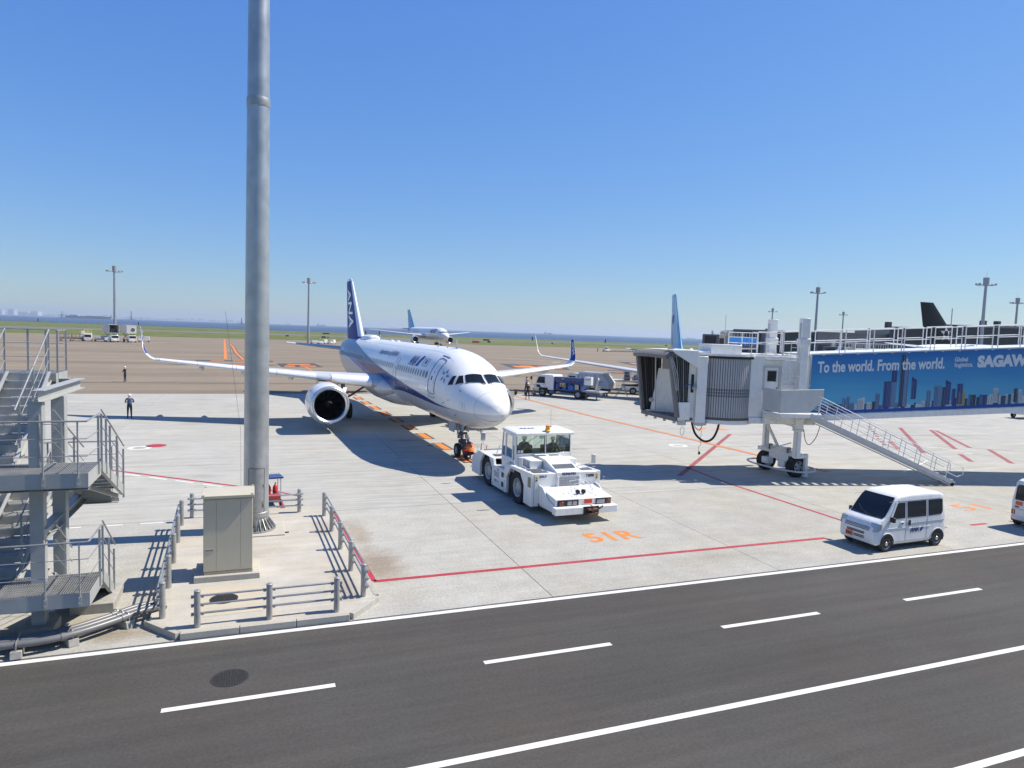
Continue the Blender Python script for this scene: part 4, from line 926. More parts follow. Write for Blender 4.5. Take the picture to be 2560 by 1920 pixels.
for s in (1, -1):
    cabin_door(4.46, 5.40, 37.5, 98.5, s); cabin_door(12.75, 13.45, 55.0, 100.0, s, True, 'grey_print', .016); cabin_door(23.5, 24.1, 55, 99.5, s, False, 'lgrey', .014); cabin_door(37.2, 38.0, 50, 92, s, False, 'lgrey', .014)
H.strip([(4.55, 31.0), (5.6, 32.0)], .022, .006).build('drip_rail', M['ink_blue'], fus)
# lettering and emblems, both sides
for s in (1, -1):
    H.text('ANA', 10.45 if s > 0 else 8.5, 64.3, .66, 1.55, s, bold=.02, shear=.32, parent=fus)
    x0 = 8.78 if s > 0 else 10.15
    H.patch([(x0 - s*.06, 64 * s), (x0 - s*.40, 64 * s), (x0 - s*.86, 43.5 * s), (x0 - s*.52, 43.5 * s)], 3, 8, .012).build('logo_bar', M['ana_blue'], fus)
    H.patch([(x0 - s*.44, 64 * s), (x0 - s*.52, 64 * s), (x0 - s*.98, 43.5 * s), (x0 - s*.90, 43.5 * s)], 1, 8, .012).build('logo_bar', M['sky_blue'], fus)
    fx = 7.02
    H.strip([(fx - .42, 46.5 * s), (fx + .5, 47 * s), (fx + .42, 61.5 * s), (fx - .42, 61 * s)], .012, .008, closed=True).build('flag_border', M['grey_print'], fus)
    dsc = B(); pts = [H.P(fx + .14 * cos(2*pi*q/20), s * (54 - math.degrees(.15 * sin(2*pi*q/20) / 2.02)), .012) for q in range(20)]
    dsc.add(pts, (tuple(range(20)),)); dsc.build('flag_disc', M['red'], fus, False)
    H.text('Inspiration of JAPAN', 19.5 if s > 0 else 14.1, 54.8, .42, 5.4, s, bold=.004, shear=.18, parent=fus)
    st = B()
    for q in range(5):
        a = pi / 2 + 2 * pi * q / 5; cx, cz = .24 * cos(a), .24 * sin(a); pts = []
        for (rr, da) in ((.20, 0.0), (-.02, .9), (-.12, 0.0), (-.02, -.9)):
            px, pz = cx + rr * cos(a) + .10 * sin(da) * -sin(a), cz + rr * sin(a) + .10 * sin(da) * cos(a)
            pts.append(H.P(3.60 - px, s * (60.5 - math.degrees(pz / 1.75)), .012))
        st.add(pts, ((0, 1, 2, 3),))
    st.build('star_emblem', M['grey_print'], fus, False)
    H.patch([(1.53, 84 * s), (1.43, 84 * s), (1.38, 93 * s), (1.48, 93 * s)], 2, 3, .008).build('static_port', M['alu_dull'], fus)
    pd = B()
    for q in range(20):
        u = q / 20 * 4; sd = int(u); f = u - sd
        x, a = [(1.68 - .4 * f, 80), (1.28, 80 + 18 * f), (1.2 + .4 * f, 98), (1.62, 98 - 18 * f)][sd]
        pd.box(tuple(H.P(x, a * s, .004)), (.02, .02, .02))
    pd.build('static_port_marks', M['grey_print'], fus, False)
    for x, a in ((1.9, 60), (2.6, 92), (3.2, 103), (2.2, 118)): B().beam(H.P(x, a * s, 0), H.P(x, a * s, .12), .05, .02).build('probe', M['steel_dark'], fus)
    B().ball(tuple(H.P(9.9, 104 * s, .02)), .10, 8, (1, .5, 1)).build('wing_light', M['grey'], fus)
# roof equipment
dm = B(); dm.loft([[(x, 0.62 * k_ * cos(a) , 5.80 + .42 * k_ * max(0, sin(a)) + (0 if sin(a) >= 0 else -.02)) for a in [2*pi*q/16 for q in range(16)]] for x, k_ in ((29.0, .55), (29.15, .85), (29.5, 1.0), (31.5, 1.0), (33, .8), (34.4, .3))])
dm.build('satcom_dome', M['plane_white'], ac)
def blade(x, h, c, y=0):
    b = B(); b.loft([[(x, -.03 + y, 5.85 - (0.35 if x < 5 else 0)), (x + c * .5, .0 + y - .05, 5.85), (x + c, y, 5.85), (x + c * .5, .05 + y, 5.85)], [(x + c * .55, y - .005, 5.85 + h), (x + c*.65, y - .01, 5.85 + h), (x + c * .75, y, 5.85 + h), (x + c*.65, y + .01, 5.85 + h)]]); return b.build('antenna', M['plane_white'], ac)
blade(6.2, .52, .42); blade(26.6, .5, .3); blade(17.0, .22, .2)
for x in (20.5, 22.5): B().ball((x, 0, 5.88), .22, 10, (1.5, .8, .45)).build('roof_fairing', M['plane_white'], ac)
for x, y in ((9, .3), (7.3, .25), (7.0, -.2)): B().ball((x, y, 5.87), .07, 8, (1, 1, .6)).build('beacon', M['grey'], ac)
# wings
ST = [(1.2, 15.5, 7.0, 2.88, .15), (2.0, 15.95, 6.45, 2.95, .145), (6.4, 18.30, 4.0, 3.28, .125), (11.0, 20.75, 2.75, 3.62, .115), (15.0, 22.88, 1.85, 3.93, .11), (16.6, 23.73, 1.50, 4.06, .11)]
for s in (1, -1):
    wg = loft_wing(ST, s).build('wing', M['wing_grey'], ac, angle=40)
    # bright leading edge slats with the gap at the engine
    for a, c in ((2.75, 5.25), (6.25, 8.7), (8.74, 11.3), (11.34, 13.8), (13.84, 16.3)):
        ys = [a, (a + c) / 2, c]; stn = [(lambda q: (q[0], q[1] - .03, q[2], q[3], q[4]))(lerp_st(ST, y)) for y in ys]
        loft_wing(stn, s, t0=0.0, t1=0.13, off=.03).build('slat', M['slat'], wg, angle=40)
    # sharklet
    sh = B(); rg = []
    for q in range(9):
        f = q / 8; an = R(4 + 78 * min(1, f * 1.9)); 
        if q == 0: y, z, x = 16.6, 4.06, 23.73
        else:
            dl = 2.55 / 8 * (1.05 if q > 2 else 1.15); y += dl * cos(an); z += dl * sin(an); x += dl * .62
        ch = 1.50 - 0.95 * f ** .9; nrm = Vector((0, -sin(an), cos(an)))
        ring = []
        for t_, sgn in [(t_, 1) for t_ in _TS] + [(t_, -1) for t_ in reversed(_TS[1:-1])]:
            h = airfoil(t_, .09) * ch * sgn; ring.append((x + t_ * ch, s * (y + nrm.y * h), z + nrm.z * h))
        rg.append(ring)
    sh.loft(rg); nn = len(rg[0])
    for i in range(2, 8):
        for k in range(1, 8): sh.mi[i * nn + k] = 1
    skl = sh.build('sharklet', [M['plane_white'], M['ana_blue']], wg, angle=40)
    vs, fs, w = text2d('ANA', 1.0, .012, cut=6); bb = B(); out = []
    for tx, ty in vs:
        f = 7.3 - 3.6 * tx / w; i = int(f); f -= i; kk = 2.2 + 3.6 * (1 - ty / .69); j = int(kk); g = kk - j
        p = [Vector(rg[i + di][j + dj]) for di in (0, 1) for dj in (0, 1)]
        q = (p[0] * (1 - g) + p[1] * g) * (1 - f) + (p[2] * (1 - g) + p[3] * g) * f
        out.append((q.x, q.y - s * .022, q.z + .006))
    bb.add(out, fs); bb.build('sharklet_lettering', M['plane_white'], skl, False)
    # flap track fairings and flap / aileron gaps
    for y in (4.2, 7.6, 10.8, 13.6):
        q = lerp_st(ST, y); b = B(); xe = q[1] + q[2]
        b.loft([[(x, s * y + .19 * k_ * cos(a), q[3] - .28 - dz + .26 * k_ * sin(a)) for a in [2*pi*w/10 for w in range(10)]] for x, k_, dz in ((xe - 2.1, .15, -.10), (xe - 1.4, .8, .0), (xe - .3, 1.0, .05), (xe + .6, .6, .02), (xe + 1.1, .1, 0))])
        b.build('flap_track_fairing', M['belly_grey'], wg)
    # wing root fairing
    b = B(); b.loft([[(x, s * (1.55 + wd * cos(a)), 2.75 + ht * sin(a)) for a in [2*pi*w/14 for w in range(14)]] for x, wd, ht in ((14.6, .1, .1), (15.2, .55, .42), (16.2, .95, .60), (18, 1.05, .72), (21, .9, .75), (24, .5, .5), (26, .1, .1))]); b.build('root_fairing', M['belly_grey'], ac)
    engine(ac, 14.15, 5.85 * s, 1.79, 1.245, 4.3, M['plane_white'], 20, M['alu'], ((17.2, 3.0), (20.6, 3.1)))
    for zz in (0.5,): B().beam((15.5, s * 5.85 - s * 1.05, 2.45), (16.4, s * 5.85 - s * 1.30, 2.75), .25, .02).build('nacelle_strake', M['plane_white'], ac)
    # stabiliser
    loft_wing([(.5, 38.9, 3.9, 4.55, .11), (1.2, 39.3, 3.5, 4.6, .11), (6.22, 42.5, 1.45, 5.0, .1)], s).build('stabiliser', M['wing_grey'], ac, angle=40)
    # main gear
    gx, gy = 21.98, 3.795
    gb = B(); gb.cyl((gx, s * gy, 2.7), (gx, s * gy, 1.2), .16, n=14); gb.cyl((gx, s * gy, 1.25), (gx, s * gy, .5), .105, n=14); gb.cyl((gx, s * (gy - .7), .52), (gx, s * (gy + .7), .52), .09, n=12)
    mg = gb.build('main_gear_leg', M['lgrey'], ac)
    B().beam((gx - .1, s * gy, 1.3), (gx, s * 2.0, 2.45), .13).beam((gx, s * gy, 1.0), (gx + .5, s * gy, .6), .08).build('side_brace', M['steel_dark'], mg)
    B().bx(gx - .9, gx + .9, s * (gy + .55) - .02, s * (gy + .55) + .02, 1.25, 2.75).build('gear_door', M['belly_grey'], mg, bevel=.01)
    for y in (gy - .465, gy + .465): make_wheel('main_wheel', (gx, s * y, .49), .585, .43, mg)
# belly fairing
b = B(); b.loft([[(x, wd * cos(a), 2.35 + ht * sin(a)) for a in [2*pi*w/28 for w in range(28)]] for x, wd, ht in ((13.6, .3, .2), (14.2, 1.1, .55), (15.2, 1.75, .78), (17, 2.02, .92), (21, 2.08, .98), (24, 1.9, .9), (26, 1.4, .75), (27.6, .4, .5))])
b.build('belly_fairing', M['belly_grey'], ac, angle=60)
# fin, rudder and their markings
FS = [(5.5, 33.6, 9.2, 0, .105), (5.9, 34.6, 8.5, 0, .105), (11.55, 40.75, 3.2, 0, .10)]
def fin_y(x, z):
    q = lerp_st(FS, z); t_ = min(max((x - q[1]) / q[2], .005), 1); return airfoil(t_, q[4]) * q[2] * 1.05
def fin_loft(t0, t1, z0, z1, off=0.0):
    return loft_wing([(z, *lerp_st(FS, z)[1:]) for z in (z0, (z0 + z1) / 2, z1)], 1, 'z', t0=t0, t1=t1, off=off)
fin = loft_wing(FS, 1, 'z').build('fin', M['ana_blue'], ac, angle=40)
fin_loft(0.0, .07, 5.95, 11.5, .008).build('fin_leading_edge', M['plane_white'], fin, angle=40)
rb_ = B()
for sgn in (1, -1):
    g = []
    for z in (5.95, 8, 10, 11.52):
        q = lerp_st(FS, z); g.append([(q[1] + q[2] * t_, sgn * (airfoil(t_, q[4]) * q[2] * 1.05 + .012), z) for t_ in (.70, .78, .86, .93, 1.0)])
    for i in range(3):
        for j in range(4): rb_.quad(g[i][j], g[i][j+1], g[i+1][j+1], g[i+1][j])
rb_.build('rudder', M['sky_blue'], fin)
tc_ = B(); q = FS[-1]; tc_.loft([[(x, y * .98, z) for x, y, z in wing_ring(0, q[1], q[2], q[0], .10, 'z')], [(q[1] + .45 + (x - q[1]) * .86, y * .7, z + .24) for x, y, z in wing_ring(0, q[1], q[2], q[0], .10, 'z')]])
tc_.build('fin_tip', M['plane_white'], fin)
for s in (1, -1):
    vs, fs, w = text2d('ANA', 1.0, .018, 0.0, cut=9); bb = B(); Hh = 1.75
    kk = 4.05 / w
    out = []
    for (tx, ty) in vs:
        if s > 0: z = 10.75 - tx * kk; q = lerp_st(FS, z); x = q[1] + q[2] * (.585 - .40 * ty / .69) + .14 * (10.75 - z) * 0
        else: z = 6.70 + tx * kk; q = lerp_st(FS, z); x = q[1] + q[2] * (.585 - .40 * ty / .69)
        out.append((x, s * (fin_y(x, z) + .03), z))
    bb.add(out, fs); bb.build('tail_lettering', M['plane_white'], fin, False)
# nose gear
gx = 5.07
gb = B(); gb.cyl((gx + .25, 0, 1.9), (gx + .03, 0, .95), .11, n=14); gb.cyl((gx + .06, 0, 1.05), (gx, 0, .34), .075, n=14); gb.cyl((gx, -.36, .29), (gx, .36, .29), .06, n=12)
ng = gb.build('nose_gear_leg', M['lgrey'], ac)
B().beam((gx + .15, 0, .85), (gx - .3, 0, .6), .07).beam((gx - .3, 0, .6), (gx, 0, .34), .07).build('torque_link', M['steel_dark'], ng)
B().beam((gx + .1, .0, 1.25), (gx - 1.1, .0, 1.95), .08).beam((gx + .1, .16, 1.1), (gx - .6, .16, 1.9), .05).build('drag_brace', M['steel_dark'], ng)
B().box((gx - .1, 0, 1.22), (.16, .5, .12)).box((gx - .14, .22, 1.05), (.12, .17, .17)).box((gx - .14, -.22, 1.05), (.12, .17, .17)).cyl((gx - .05, -.2, .78), (gx - .05, .2, .78), .12, n=12).build('steering_unit', M['steel_dark'], ng, bevel=.01)
for y in (.21, -.21): B().lathe([(.001, -.02), (.07, -.02), (.08, .05)], (gx - .2, y, 1.06), 'x', 14).build('taxi_light', M['lens'], ng)
for k in range(4): B().tube([(gx - .02 + .03*k, .08 - .05*k, 1.8), (gx - .14 + .04*k, .12 - .06*k, 1.2), (gx + .02*k, .1 - .06*k, .5)], .012, 5).build('hydraulic_hose', M['black'], ng)
for s in (1, -1):
    make_wheel('nose_wheel', (gx, s * .25, .288), .381, .24, ng)
    B().bx(gx + .1, gx + 1.1, s * .42 - .015, s * .42 + .015, 1.25, 1.86).build('gear_door', M['belly_grey'], ng, bevel=.01)
    B().bx(gx - 1.5, gx - .2, s * .46 - .015, s * .46 + .015, 1.5, 1.88).build('gear_door', M['belly_grey'], ng, bevel=.01)
    B().bx(4.0, 4.28, s * .62 - .12, s * .62 + .12, 1.55, 1.86).beam((3.9, s * .66, 1.75), (3.8, s * .68, 1.35), .09, .12).build('air_probe', M['grey'], ac)
# ---- simpler airliners farther away
def airliner(root, L, k, zb, span2, wx, wz, tipx, root_ch, tip_ch, fin_h, eng, skin_m, fin_m, wing_m, winglet=0.0, quad_gear=False, nac_m=None, tip_z=None, win=True):
    h = Hull(L, k, zb); xs_ = [0, .02, .06, .15, .3, .5, .8, 1.2, 1.6, 2.0, 2.5, 3, 3.5, 4, 5, 6, 7, 8.5]
    xs_ = [x * k for x in xs_] + [L * f for f in (.35, .5, .62)] + [L - x * k for x in (13, 12, 11, 10, 9, 8, 7, 5.5, 4, 2.5, 1.2, .3, 0)]
    f = h.skin(xs_, 40).build('fuselage', skin_m, root, angle=50)
    for s in (1, -1):
        for q in cw: h.patch([(x * k, a * s) for x, a in q], 4, 4, .02).build('cockpit_window', M['cockpit'], f)
        tz = tip_z if tip_z is not None else wz + (span2 - 2) * .1
        st = [(1.2 * k, wx - .5, root_ch + .6, wz, .14), (span2 * .35, wx + (tipx - wx) * .35, root_ch * .55 + tip_ch * .1, wz + (tz - wz) * .33, .12), (span2, tipx, tip_ch, tz, .1)]
        w = loft_wing(st, s).build('wing', wing_m, root, angle=40)
        if winglet:
            b = B(); rg_ = []
            for q in range(7):
                u = q / 6; an = R(10 + 68 * min(1, u * 2.2))
                if q == 0: y_, z_, x_ = span2, tz, tipx
                else: y_ += winglet / 6 * cos(an); z_ += winglet / 6 * sin(an); x_ += winglet / 6 * .6
                c_ = tip_ch * (1 - .62 * u); nr = Vector((0, -sin(an), cos(an)))
                rg_.append([(x_ + t_ * c_, s * (y_ + nr.y * airfoil(t_, .09) * c_ * g), z_ + nr.z * airfoil(t_, .09) * c_ * g) for t_, g in [(t_, 1) for t_ in _TS] + [(t_, -1) for t_ in reversed(_TS[1:-1])]])
            b.loft(rg_); b.build('winglet', M['plane_white'], w, angle=40)
        ex, ey, ez, er, el = eng
        engine(root, ex, ey * s, ez, er, el, nac_m or M['plane_white'], 18, M['alu'], ((ex + er * 2.0, wz + .1 + (ey - 2) * .09), (ex + er * 4, wz + (ey - 2) * .09)), spin=False)
        loft_wing([(.5, L - 7.2 * k, 4.3 * k, zb + 3.2 * k, .1), (6.4 * k * (1.15 if L > 50 else 1), L - 2.9 * k, 1.5 * k, zb + 3.9 * k, .1)], s).build('stabiliser', wing_m, root, angle=40)
        mx_ = wx + root_ch * .62; my = 2.9 * k if L < 50 else 4.65
        gl = B().cyl((mx_, s * my, wz), (mx_, s * my, .5), .16, n=10).build('main_gear_leg', M['lgrey'], root)
        for dx in ((-.7, .7) if quad_gear else (0,)):
            for dy in (-.45, .45): make_wheel('main_wheel', (mx_ + dx, s * my + dy, .56), .56, .42, gl, n=16)
    gxx = 4.6 * k + (1.2 if L > 50 else 0); gl = B().cyl((gxx, 0, zb + .4), (gxx, 0, .4), .1, n=10).build('nose_gear_leg', M['lgrey'], root)
    for y in (-.25, .25): make_wheel('nose_wheel', (gxx, y, .42), .42, .26, gl, n=16)
    tz0 = zb + 4.0 * k
    fn = loft_wing([(tz0 - .3, L - 10.4 * k, 8.6 * k, 0, .1), (tz0 + .5, L - 9.2 * k, 7.6 * k, 0, .1), (fin_h, L - 3.4 * k + (.6 if L > 50 else 0), 2.9 * k, 0, .09)], 1, 'z').build('fin', fin_m, root, angle=40)
    if win:
        for s in (1, -1):
            b = B()
            for q in range(int((L - 20 * k) / .55)):
                x = 7 * k + .55 * q; h.patch([(x + .12, 70 * s), (x - .12, 70 * s), (x - .12, 80 * s), (x + .12, 80 * s)], 1, 1, .015, b)
            stuff(b.build('window_row', M['grey_print'], root, False))
    return h, f, fn
# ------------------------------------------------------------------ other aircraft
M['adl_fin'] = mat('pale_blue_fin', (0.16, 0.40, 0.60), 0.3, var=0.08, scale=.3)
M['black_fin'] = mat('black_fin', (0.006, 0.006, 0.009), 0.4, var=0.2, spec=.2)
M['adl'] = livery_mat('white_livery_colour_tail', [(0, 0), (60, 0.01)], [(0, 0), (44.2, 0.0), (44.3, 9.9), (46.4, 9.9), (46.5, 0), (60, 0)], [(0, 0), (60, 0)], (.78, .78, .78), (.6, .55, .15), (.10, .34, .62), None, 0, 0)
a2 = thing('taxiing_airliner', 'distant white wide-body airliner taxiing along the edge of the grass', 'airliner', (74.4, 270.0, 0), R(95))
h2, f2, fn2 = airliner(a2, 54.9, 1.27, 2.35, 23.8, 19.5, 3.7, 33.5, 9.4, 2.2, 15.8, (16.5, 7.9, 2.35, 1.45, 4.6), M['adl'], M['adl_fin'], M['wing_grey'], quad_gear=True, tip_z=5.9)
lt = h2.text('Air DO', 13.6, 83, 2.1, 6.4, 1, bold=.06, off=.03, m=M['black'], parent=f2)
a3 = thing('gate_airliner', 'airliner with light blue fin and upturned winglet, half hidden behind the jet bridge', 'airliner', (39.0, 47.8, 0), R(66.0))
a3l = livery_mat('white_livery_plain', [(0, 0), (60, 0.01)], [(0, 0), (60, 0)], [(0, 0), (60, 0)], (.8, .8, .8), (.1, .3, .6), (.10, .34, .62), None, 0, 0)
h3, f3, fn3 = airliner(a3, 33.6, .95, 1.5, 16.9, 11.6, 2.35, 20.6, 6.4, 1.6, 12.5, (9.4, 4.83, 1.55, 1.0, 3.5), a3l, M['adl_fin'], M['wing_grey'], winglet=2.7, tip_z=4.15)
# coloured sweep and white front edge on that fin
b = B(); 
for s in (1, -1):
    pts = []
    for q in range(9):
        z = 6.2 + 5.9 * q / 8; u = q / 8
        st = [(1.5 + 3.8 - .3, 33.6 - 9.88, 8.17, 0, .1), (5.8, 33.6 - 8.74, 7.22, 0, .1), (12.5, 33.6 - 3.23, 2.75, 0, .09)]
        e = lerp_st(st, z); ta = .16 + .55 * (1 - u) ** 2.2; tb = min(.97, ta + .42 * (1 - u) + .05)
        for t_ in (.02, .14): pts.append((e[1] + e[2] * t_, s * (airfoil(t_, e[4]) * e[2] * 1.05 + .02), z))
    for q in range(8): b.quad(pts[2*q], pts[2*q+1], pts[2*q+3], pts[2*q+2])
b.build('fin_leading_edge', M['plane_white'], fn3)
b = B()
for s in (1, -1):
    pts = []
    for q in range(9):
        z = 6.0 + 3.6 * q / 8; u = q / 8; e = lerp_st([(5.8, 33.6 - 8.74, 7.22, 0, .1), (12.5, 33.6 - 3.23, 2.75, 0, .09)], max(z, 5.8))
        for t_ in (.62 + .36 * u, .99): pts.append((e[1] + e[2] * t_, s * (airfoil(t_, e[4]) * e[2] * 1.05 + .02), z))
    for q in range(8): b.quad(pts[2*q], pts[2*q+1], pts[2*q+3], pts[2*q+2])
b.build('fin_sweep', mat('pale_green_sweep', (0.38, 0.44, 0.18), .4), fn3)
e3 = []
b = B()
for s in (1, -1):
    c0 = Vector((33.6 - 3.4, 0, 9.2))
    for (dx, dz, w_, h_) in ((-.6, 0, .22, 1.1), (.1, .2, .22, .9), (.7, -.1, .2, 1.0)):
        x, z = c0.x + dx, c0.z + dz; e = lerp_st([(5.8, 33.6 - 8.74, 7.22, 0, .1), (12.5, 33.6 - 3.23, 2.75, 0, .09)], z); t_ = (x - e[1]) / e[2]
        y = s * (airfoil(min(max(t_, .05), .9), e[4]) * e[2] * 1.05 + .03); b.box((x, y, z), (w_, .02, h_))
b.build('fin_lettering', M['ink_blue'], fn3, False)
a4 = thing('black_tailed_airliner', 'white airliner with tall black fin parked beyond the jet bridge roof', 'airliner', (0, 0, 0), 0)
AIR4 = a4
a4l = livery_mat('white_livery_black_tail', [(0, 0), (60, 0.01)], [(0, 0), (60, 0)], [(0, 0), (60, 0)], (.8, .8, .8), (.1, .1, .1), (.1, .1, .1), None, 0, 0)
h4, f4, fn4 = airliner(a4, 54.9, 1.27, 2.35, 23.8, 19.5, 3.7, 33.5, 9.4, 2.2, 15.8, (16.5, 7.9, 2.35, 1.45, 4.6), a4l, M['black_fin'], M['wing_grey'], quad_gear=True, tip_z=5.9)
b = B()
for s in (1, -1):
    cx, cz = 54.9 - 7.6, 9.6
    st = [(2.35 + 1.27*4.0 - .3, 54.9 - 10.4*1.27, 8.6*1.27, 0, .1), (2.35 + 1.27*4 + .5, 54.9 - 9.2*1.27, 7.6*1.27, 0, .1), (15.8, 54.9 - 3.4*1.27 + .6, 2.9*1.27, 0, .09)]
    for q in range(5):
        a = pi / 2 + 2 * pi * q / 5; pts = []
        for (rr, da) in ((1.75, 0.0), (.75, .62), (.55, 0.0), (.75, -.62)):
            x, z = cx - rr * cos(a + da), cz + rr * sin(a + da); e = lerp_st(st, z); t_ = min(max((x - e[1]) / e[2], .03), .97)
            pts.append((x, s * (airfoil(t_, e[4]) * e[2] * 1.05 + .03), z))
        b.add(pts, ((0, 1, 2, 3),))
b.build('star_emblem', M['lgrey'], fn4, False)
AIR4.location = (181.0, 100.0, 0); AIR4.rotation_euler = (0, 0, R(180))
# ------------------------------------------------------------------ people
def skin_mesh(name, joints, bones, mats, regions):
    """one continuous figure grown along a skeleton; regions picks the material of each face"""
    me = bpy.data.meshes.new(name); names = list(joints); idx = {k: i for i, k in enumerate(names)}
    me.from_pydata([joints[k][0] for k in names], [(idx[a], idx[b_]) for a, b_ in bones], [])
    o = bpy.data.objects.new(name, me); COL.objects.link(o)
    sk = o.modifiers.new('skin', 'SKIN')
    for i, k in enumerate(names):
        sv = me.skin_vertices[0].data[i]; r = joints[k][1]; sv.radius = (r, r) if isinstance(r, (int, float)) else r
    me.skin_vertices[0].data[idx['pelvis']].use_root = True
    ss = o.modifiers.new('subsurf', 'SUBSURF'); ss.levels = 1; ss.render_levels = 1
    bpy.context.view_layer.update()
    dg = bpy.context.evaluated_depsgraph_get(); m2 = bpy.data.meshes.new_from_object(o.evaluated_get(dg)); bpy.data.objects.remove(o); bpy.data.meshes.remove(me)
    m2.name = name; m2.materials.clear()
    for q in mats: m2.materials.append(q)
    seg = [(Vector(joints[a][0]), Vector(joints[b_][0]), regions(a, b_)) for a, b_ in bones]
    for p in m2.polygons:
        c = p.center; best = None
        for a, b_, r in seg:
            d = b_ - a; t = max(0, min(1, (c - a).dot(d) / max(d.length_squared, 1e-9))); dd = (c - a - d * t).length
            if best is None or dd < best[0]: best = (dd, r)
        p.material_index = best[1]
    return m2
def person(label, loc, rz, shirt, trousers, pose='stand', helmet=True, vest=None, arms=None, h=1.70, hairm='hair', group=None):
    k = h / 1.72
    P = {'pelvis': ((0, 0, .95), (.135, .10)), 'waist': ((0, 0, 1.10), (.135, .095)), 'chest': ((0, .0, 1.30), (.165, .105)), 'collar': ((0, 0, 1.435), (.10, .075)), 'neck': ((0, .01, 1.50), .052), 'head': ((0, .03, 1.59), (.074, .088)), 'crown': ((0, .025, 1.68), (.066, .08))}
    for s, n_ in ((1, 'l'), (-1, 'r')):
        P.update({f'hip_{n_}': ((.09*s, 0, .90), .092), f'knee_{n_}': ((.105*s, .02, .50), .062), f'ankle_{n_}': ((.11*s, -.02, .095), .043), f'toe_{n_}': ((.125*s, .14, .045), .04),
                  f'shoulder_{n_}': ((.19*s, 0, 1.40), .066), f'elbow_{n_}': ((.235*s, -.02, 1.13), .043), f'wrist_{n_}': ((.235*s, .06, .89), .031), f'palm_{n_}': ((.232*s, .085, .82), (.034, .02))})
    if pose == 'kneel':
        P.update({'pelvis': ((0, -.05, .38), (.15, .12)), 'waist': ((0, .0, .55), (.15, .115)), 'chest': ((0, .10, .76), (.18, .125)), 'collar': ((0, .17, .90), (.11, .085)), 'neck': ((0, .22, .96), .055), 'head': ((0, .28, 1.03), (.076, .09)), 'crown': ((0, .31, 1.12), (.068, .082))})
        for s, n_ in ((1, 'l'), (-1, 'r')):
            P.update({f'hip_{n_}': ((.10*s, -.02, .36), .10), f'knee_{n_}': ((.17*s, .38, .40 if s > 0 else .12), .07), f'ankle_{n_}': ((.15*s, .20 if s > 0 else -.05, .08), .048), f'toe_{n_}': ((.16*s, .36 if s > 0 else -.16, .05), .042),
                      f'shoulder_{n_}': ((.20*s, .14, .86), .07), f'elbow_{n_}': ((.27*s, .32, .66), .047), f'wrist_{n_}': ((.17*s, .52, .60), .034), f'palm_{n_}': ((.14*s, .59, .60), (.036, .024))})
    if pose == 'sit':
        for s, n_ in ((1, 'l'), (-1, 'r')):
            P.update({f'hip_{n_}': ((.10*s, .02, .92), .095), f'knee_{n_}': ((.12*s, .45, .95), .068), f'ankle_{n_}': ((.12*s, .50, .50), .045), f'toe_{n_}': ((.13*s, .64, .46), .04), f'elbow_{n_}': ((.26*s, .12, 1.18), .046), f'wrist_{n_}': ((.18*s, .36, 1.22), .033), f'palm_{n_}': ((.16*s, .43, 1.25), (.034, .022))})
    for n_, pts in (arms or {}).items():
        for q, v in zip(('elbow', 'wrist', 'palm'), pts): P[f'{q}_{n_}'] = (v, P[f'{q}_{n_}'][1])
    if pose == 'stride':
        P.update({'knee_l': ((.10, .16, .52), .062), 'ankle_l': ((.10, .22, .10), .043), 'toe_l': ((.11, .38, .06), .04), 'knee_r': ((-.10, -.06, .50), .062), 'ankle_r': ((-.10, -.26, .14), .043), 'toe_r': ((-.10, -.12, .05), .04)})
    bones = [('pelvis', 'waist'), ('waist', 'chest'), ('chest', 'collar'), ('collar', 'neck'), ('neck', 'head'), ('head', 'crown')]
    for n_ in 'lr':
        bones += [('pelvis', f'hip_{n_}'), (f'hip_{n_}', f'knee_{n_}'), (f'knee_{n_}', f'ankle_{n_}'), (f'ankle_{n_}', f'toe_{n_}'), ('collar', f'shoulder_{n_}'), (f'shoulder_{n_}', f'elbow_{n_}'), (f'elbow_{n_}', f'wrist_{n_}'), (f'wrist_{n_}', f'palm_{n_}')]
    P = {q: (tuple(c * k for c in v[0]), tuple(r * k for r in v[1]) if isinstance(v[1], tuple) else v[1] * k) for q, v in P.items()}
    def reg(a, b_):
        s = a + b_
        if 'toe' in b_: return 3
        if 'ankle' in b_ or 'knee' in b_ or 'hip' in b_ or (a == 'pelvis' and b_ == 'waist'): return 1
        if 'head' in s or 'crown' in s or 'neck' in b_ or 'palm' in b_: return 2
        return 0
    me = skin_mesh('person', P, bones, [M[shirt], M[trousers], M['skin'], M['black']], reg)
    # fingers, nose and ears join the same body mesh
    bm = bmesh.new(); bm.from_mesh(me); ex = B(); ex.cur = 2
    for n_ in 'lr':
        w = Vector(P[f'wrist_{n_}'][0]); p = Vector(P[f'palm_{n_}'][0]); d = (p - w).normalized(); sd = d.orthogonal().normalized(); cu = d.cross(sd)
        for q, L in enumerate((.060, .072, .076, .066)):
            o_ = p + sd * (q - 1.5) * .016 * k + d * .015; ex.tube([o_ - d * .02, o_ + d * L * .5 * k, o_ + d * L * .85 * k + cu * .018], [.009, .008, .007], 5)
        ex.tube([p - d * .03 + sd * .022, p + sd * .045 + d * .01, p + sd * .05 + d * .04 + cu * .012], [.010, .009, .007], 5)
    hd = Vector(P['head'][0]); fwd = Vector((0, 1, 0))
    ex.tube([hd + Vector((0, .085, .035)) * k, hd + Vector((0, .112, -.005)) * k], [.010, .015], 6)
    for s in (1, -1): ex.ball(tuple(hd + Vector((.078 * s, .0, .01)) * k), .024 * k, 8, (.4, .7, 1.1))
    ex.cur = 3
    for s in (1, -1): ex.ball(tuple(hd + Vector((.031 * s, .088, .035)) * k), .011 * k, 6)
    ex.box(tuple(hd + Vector((0, .092, -.04)) * k), (.045 * k, .012, .008))
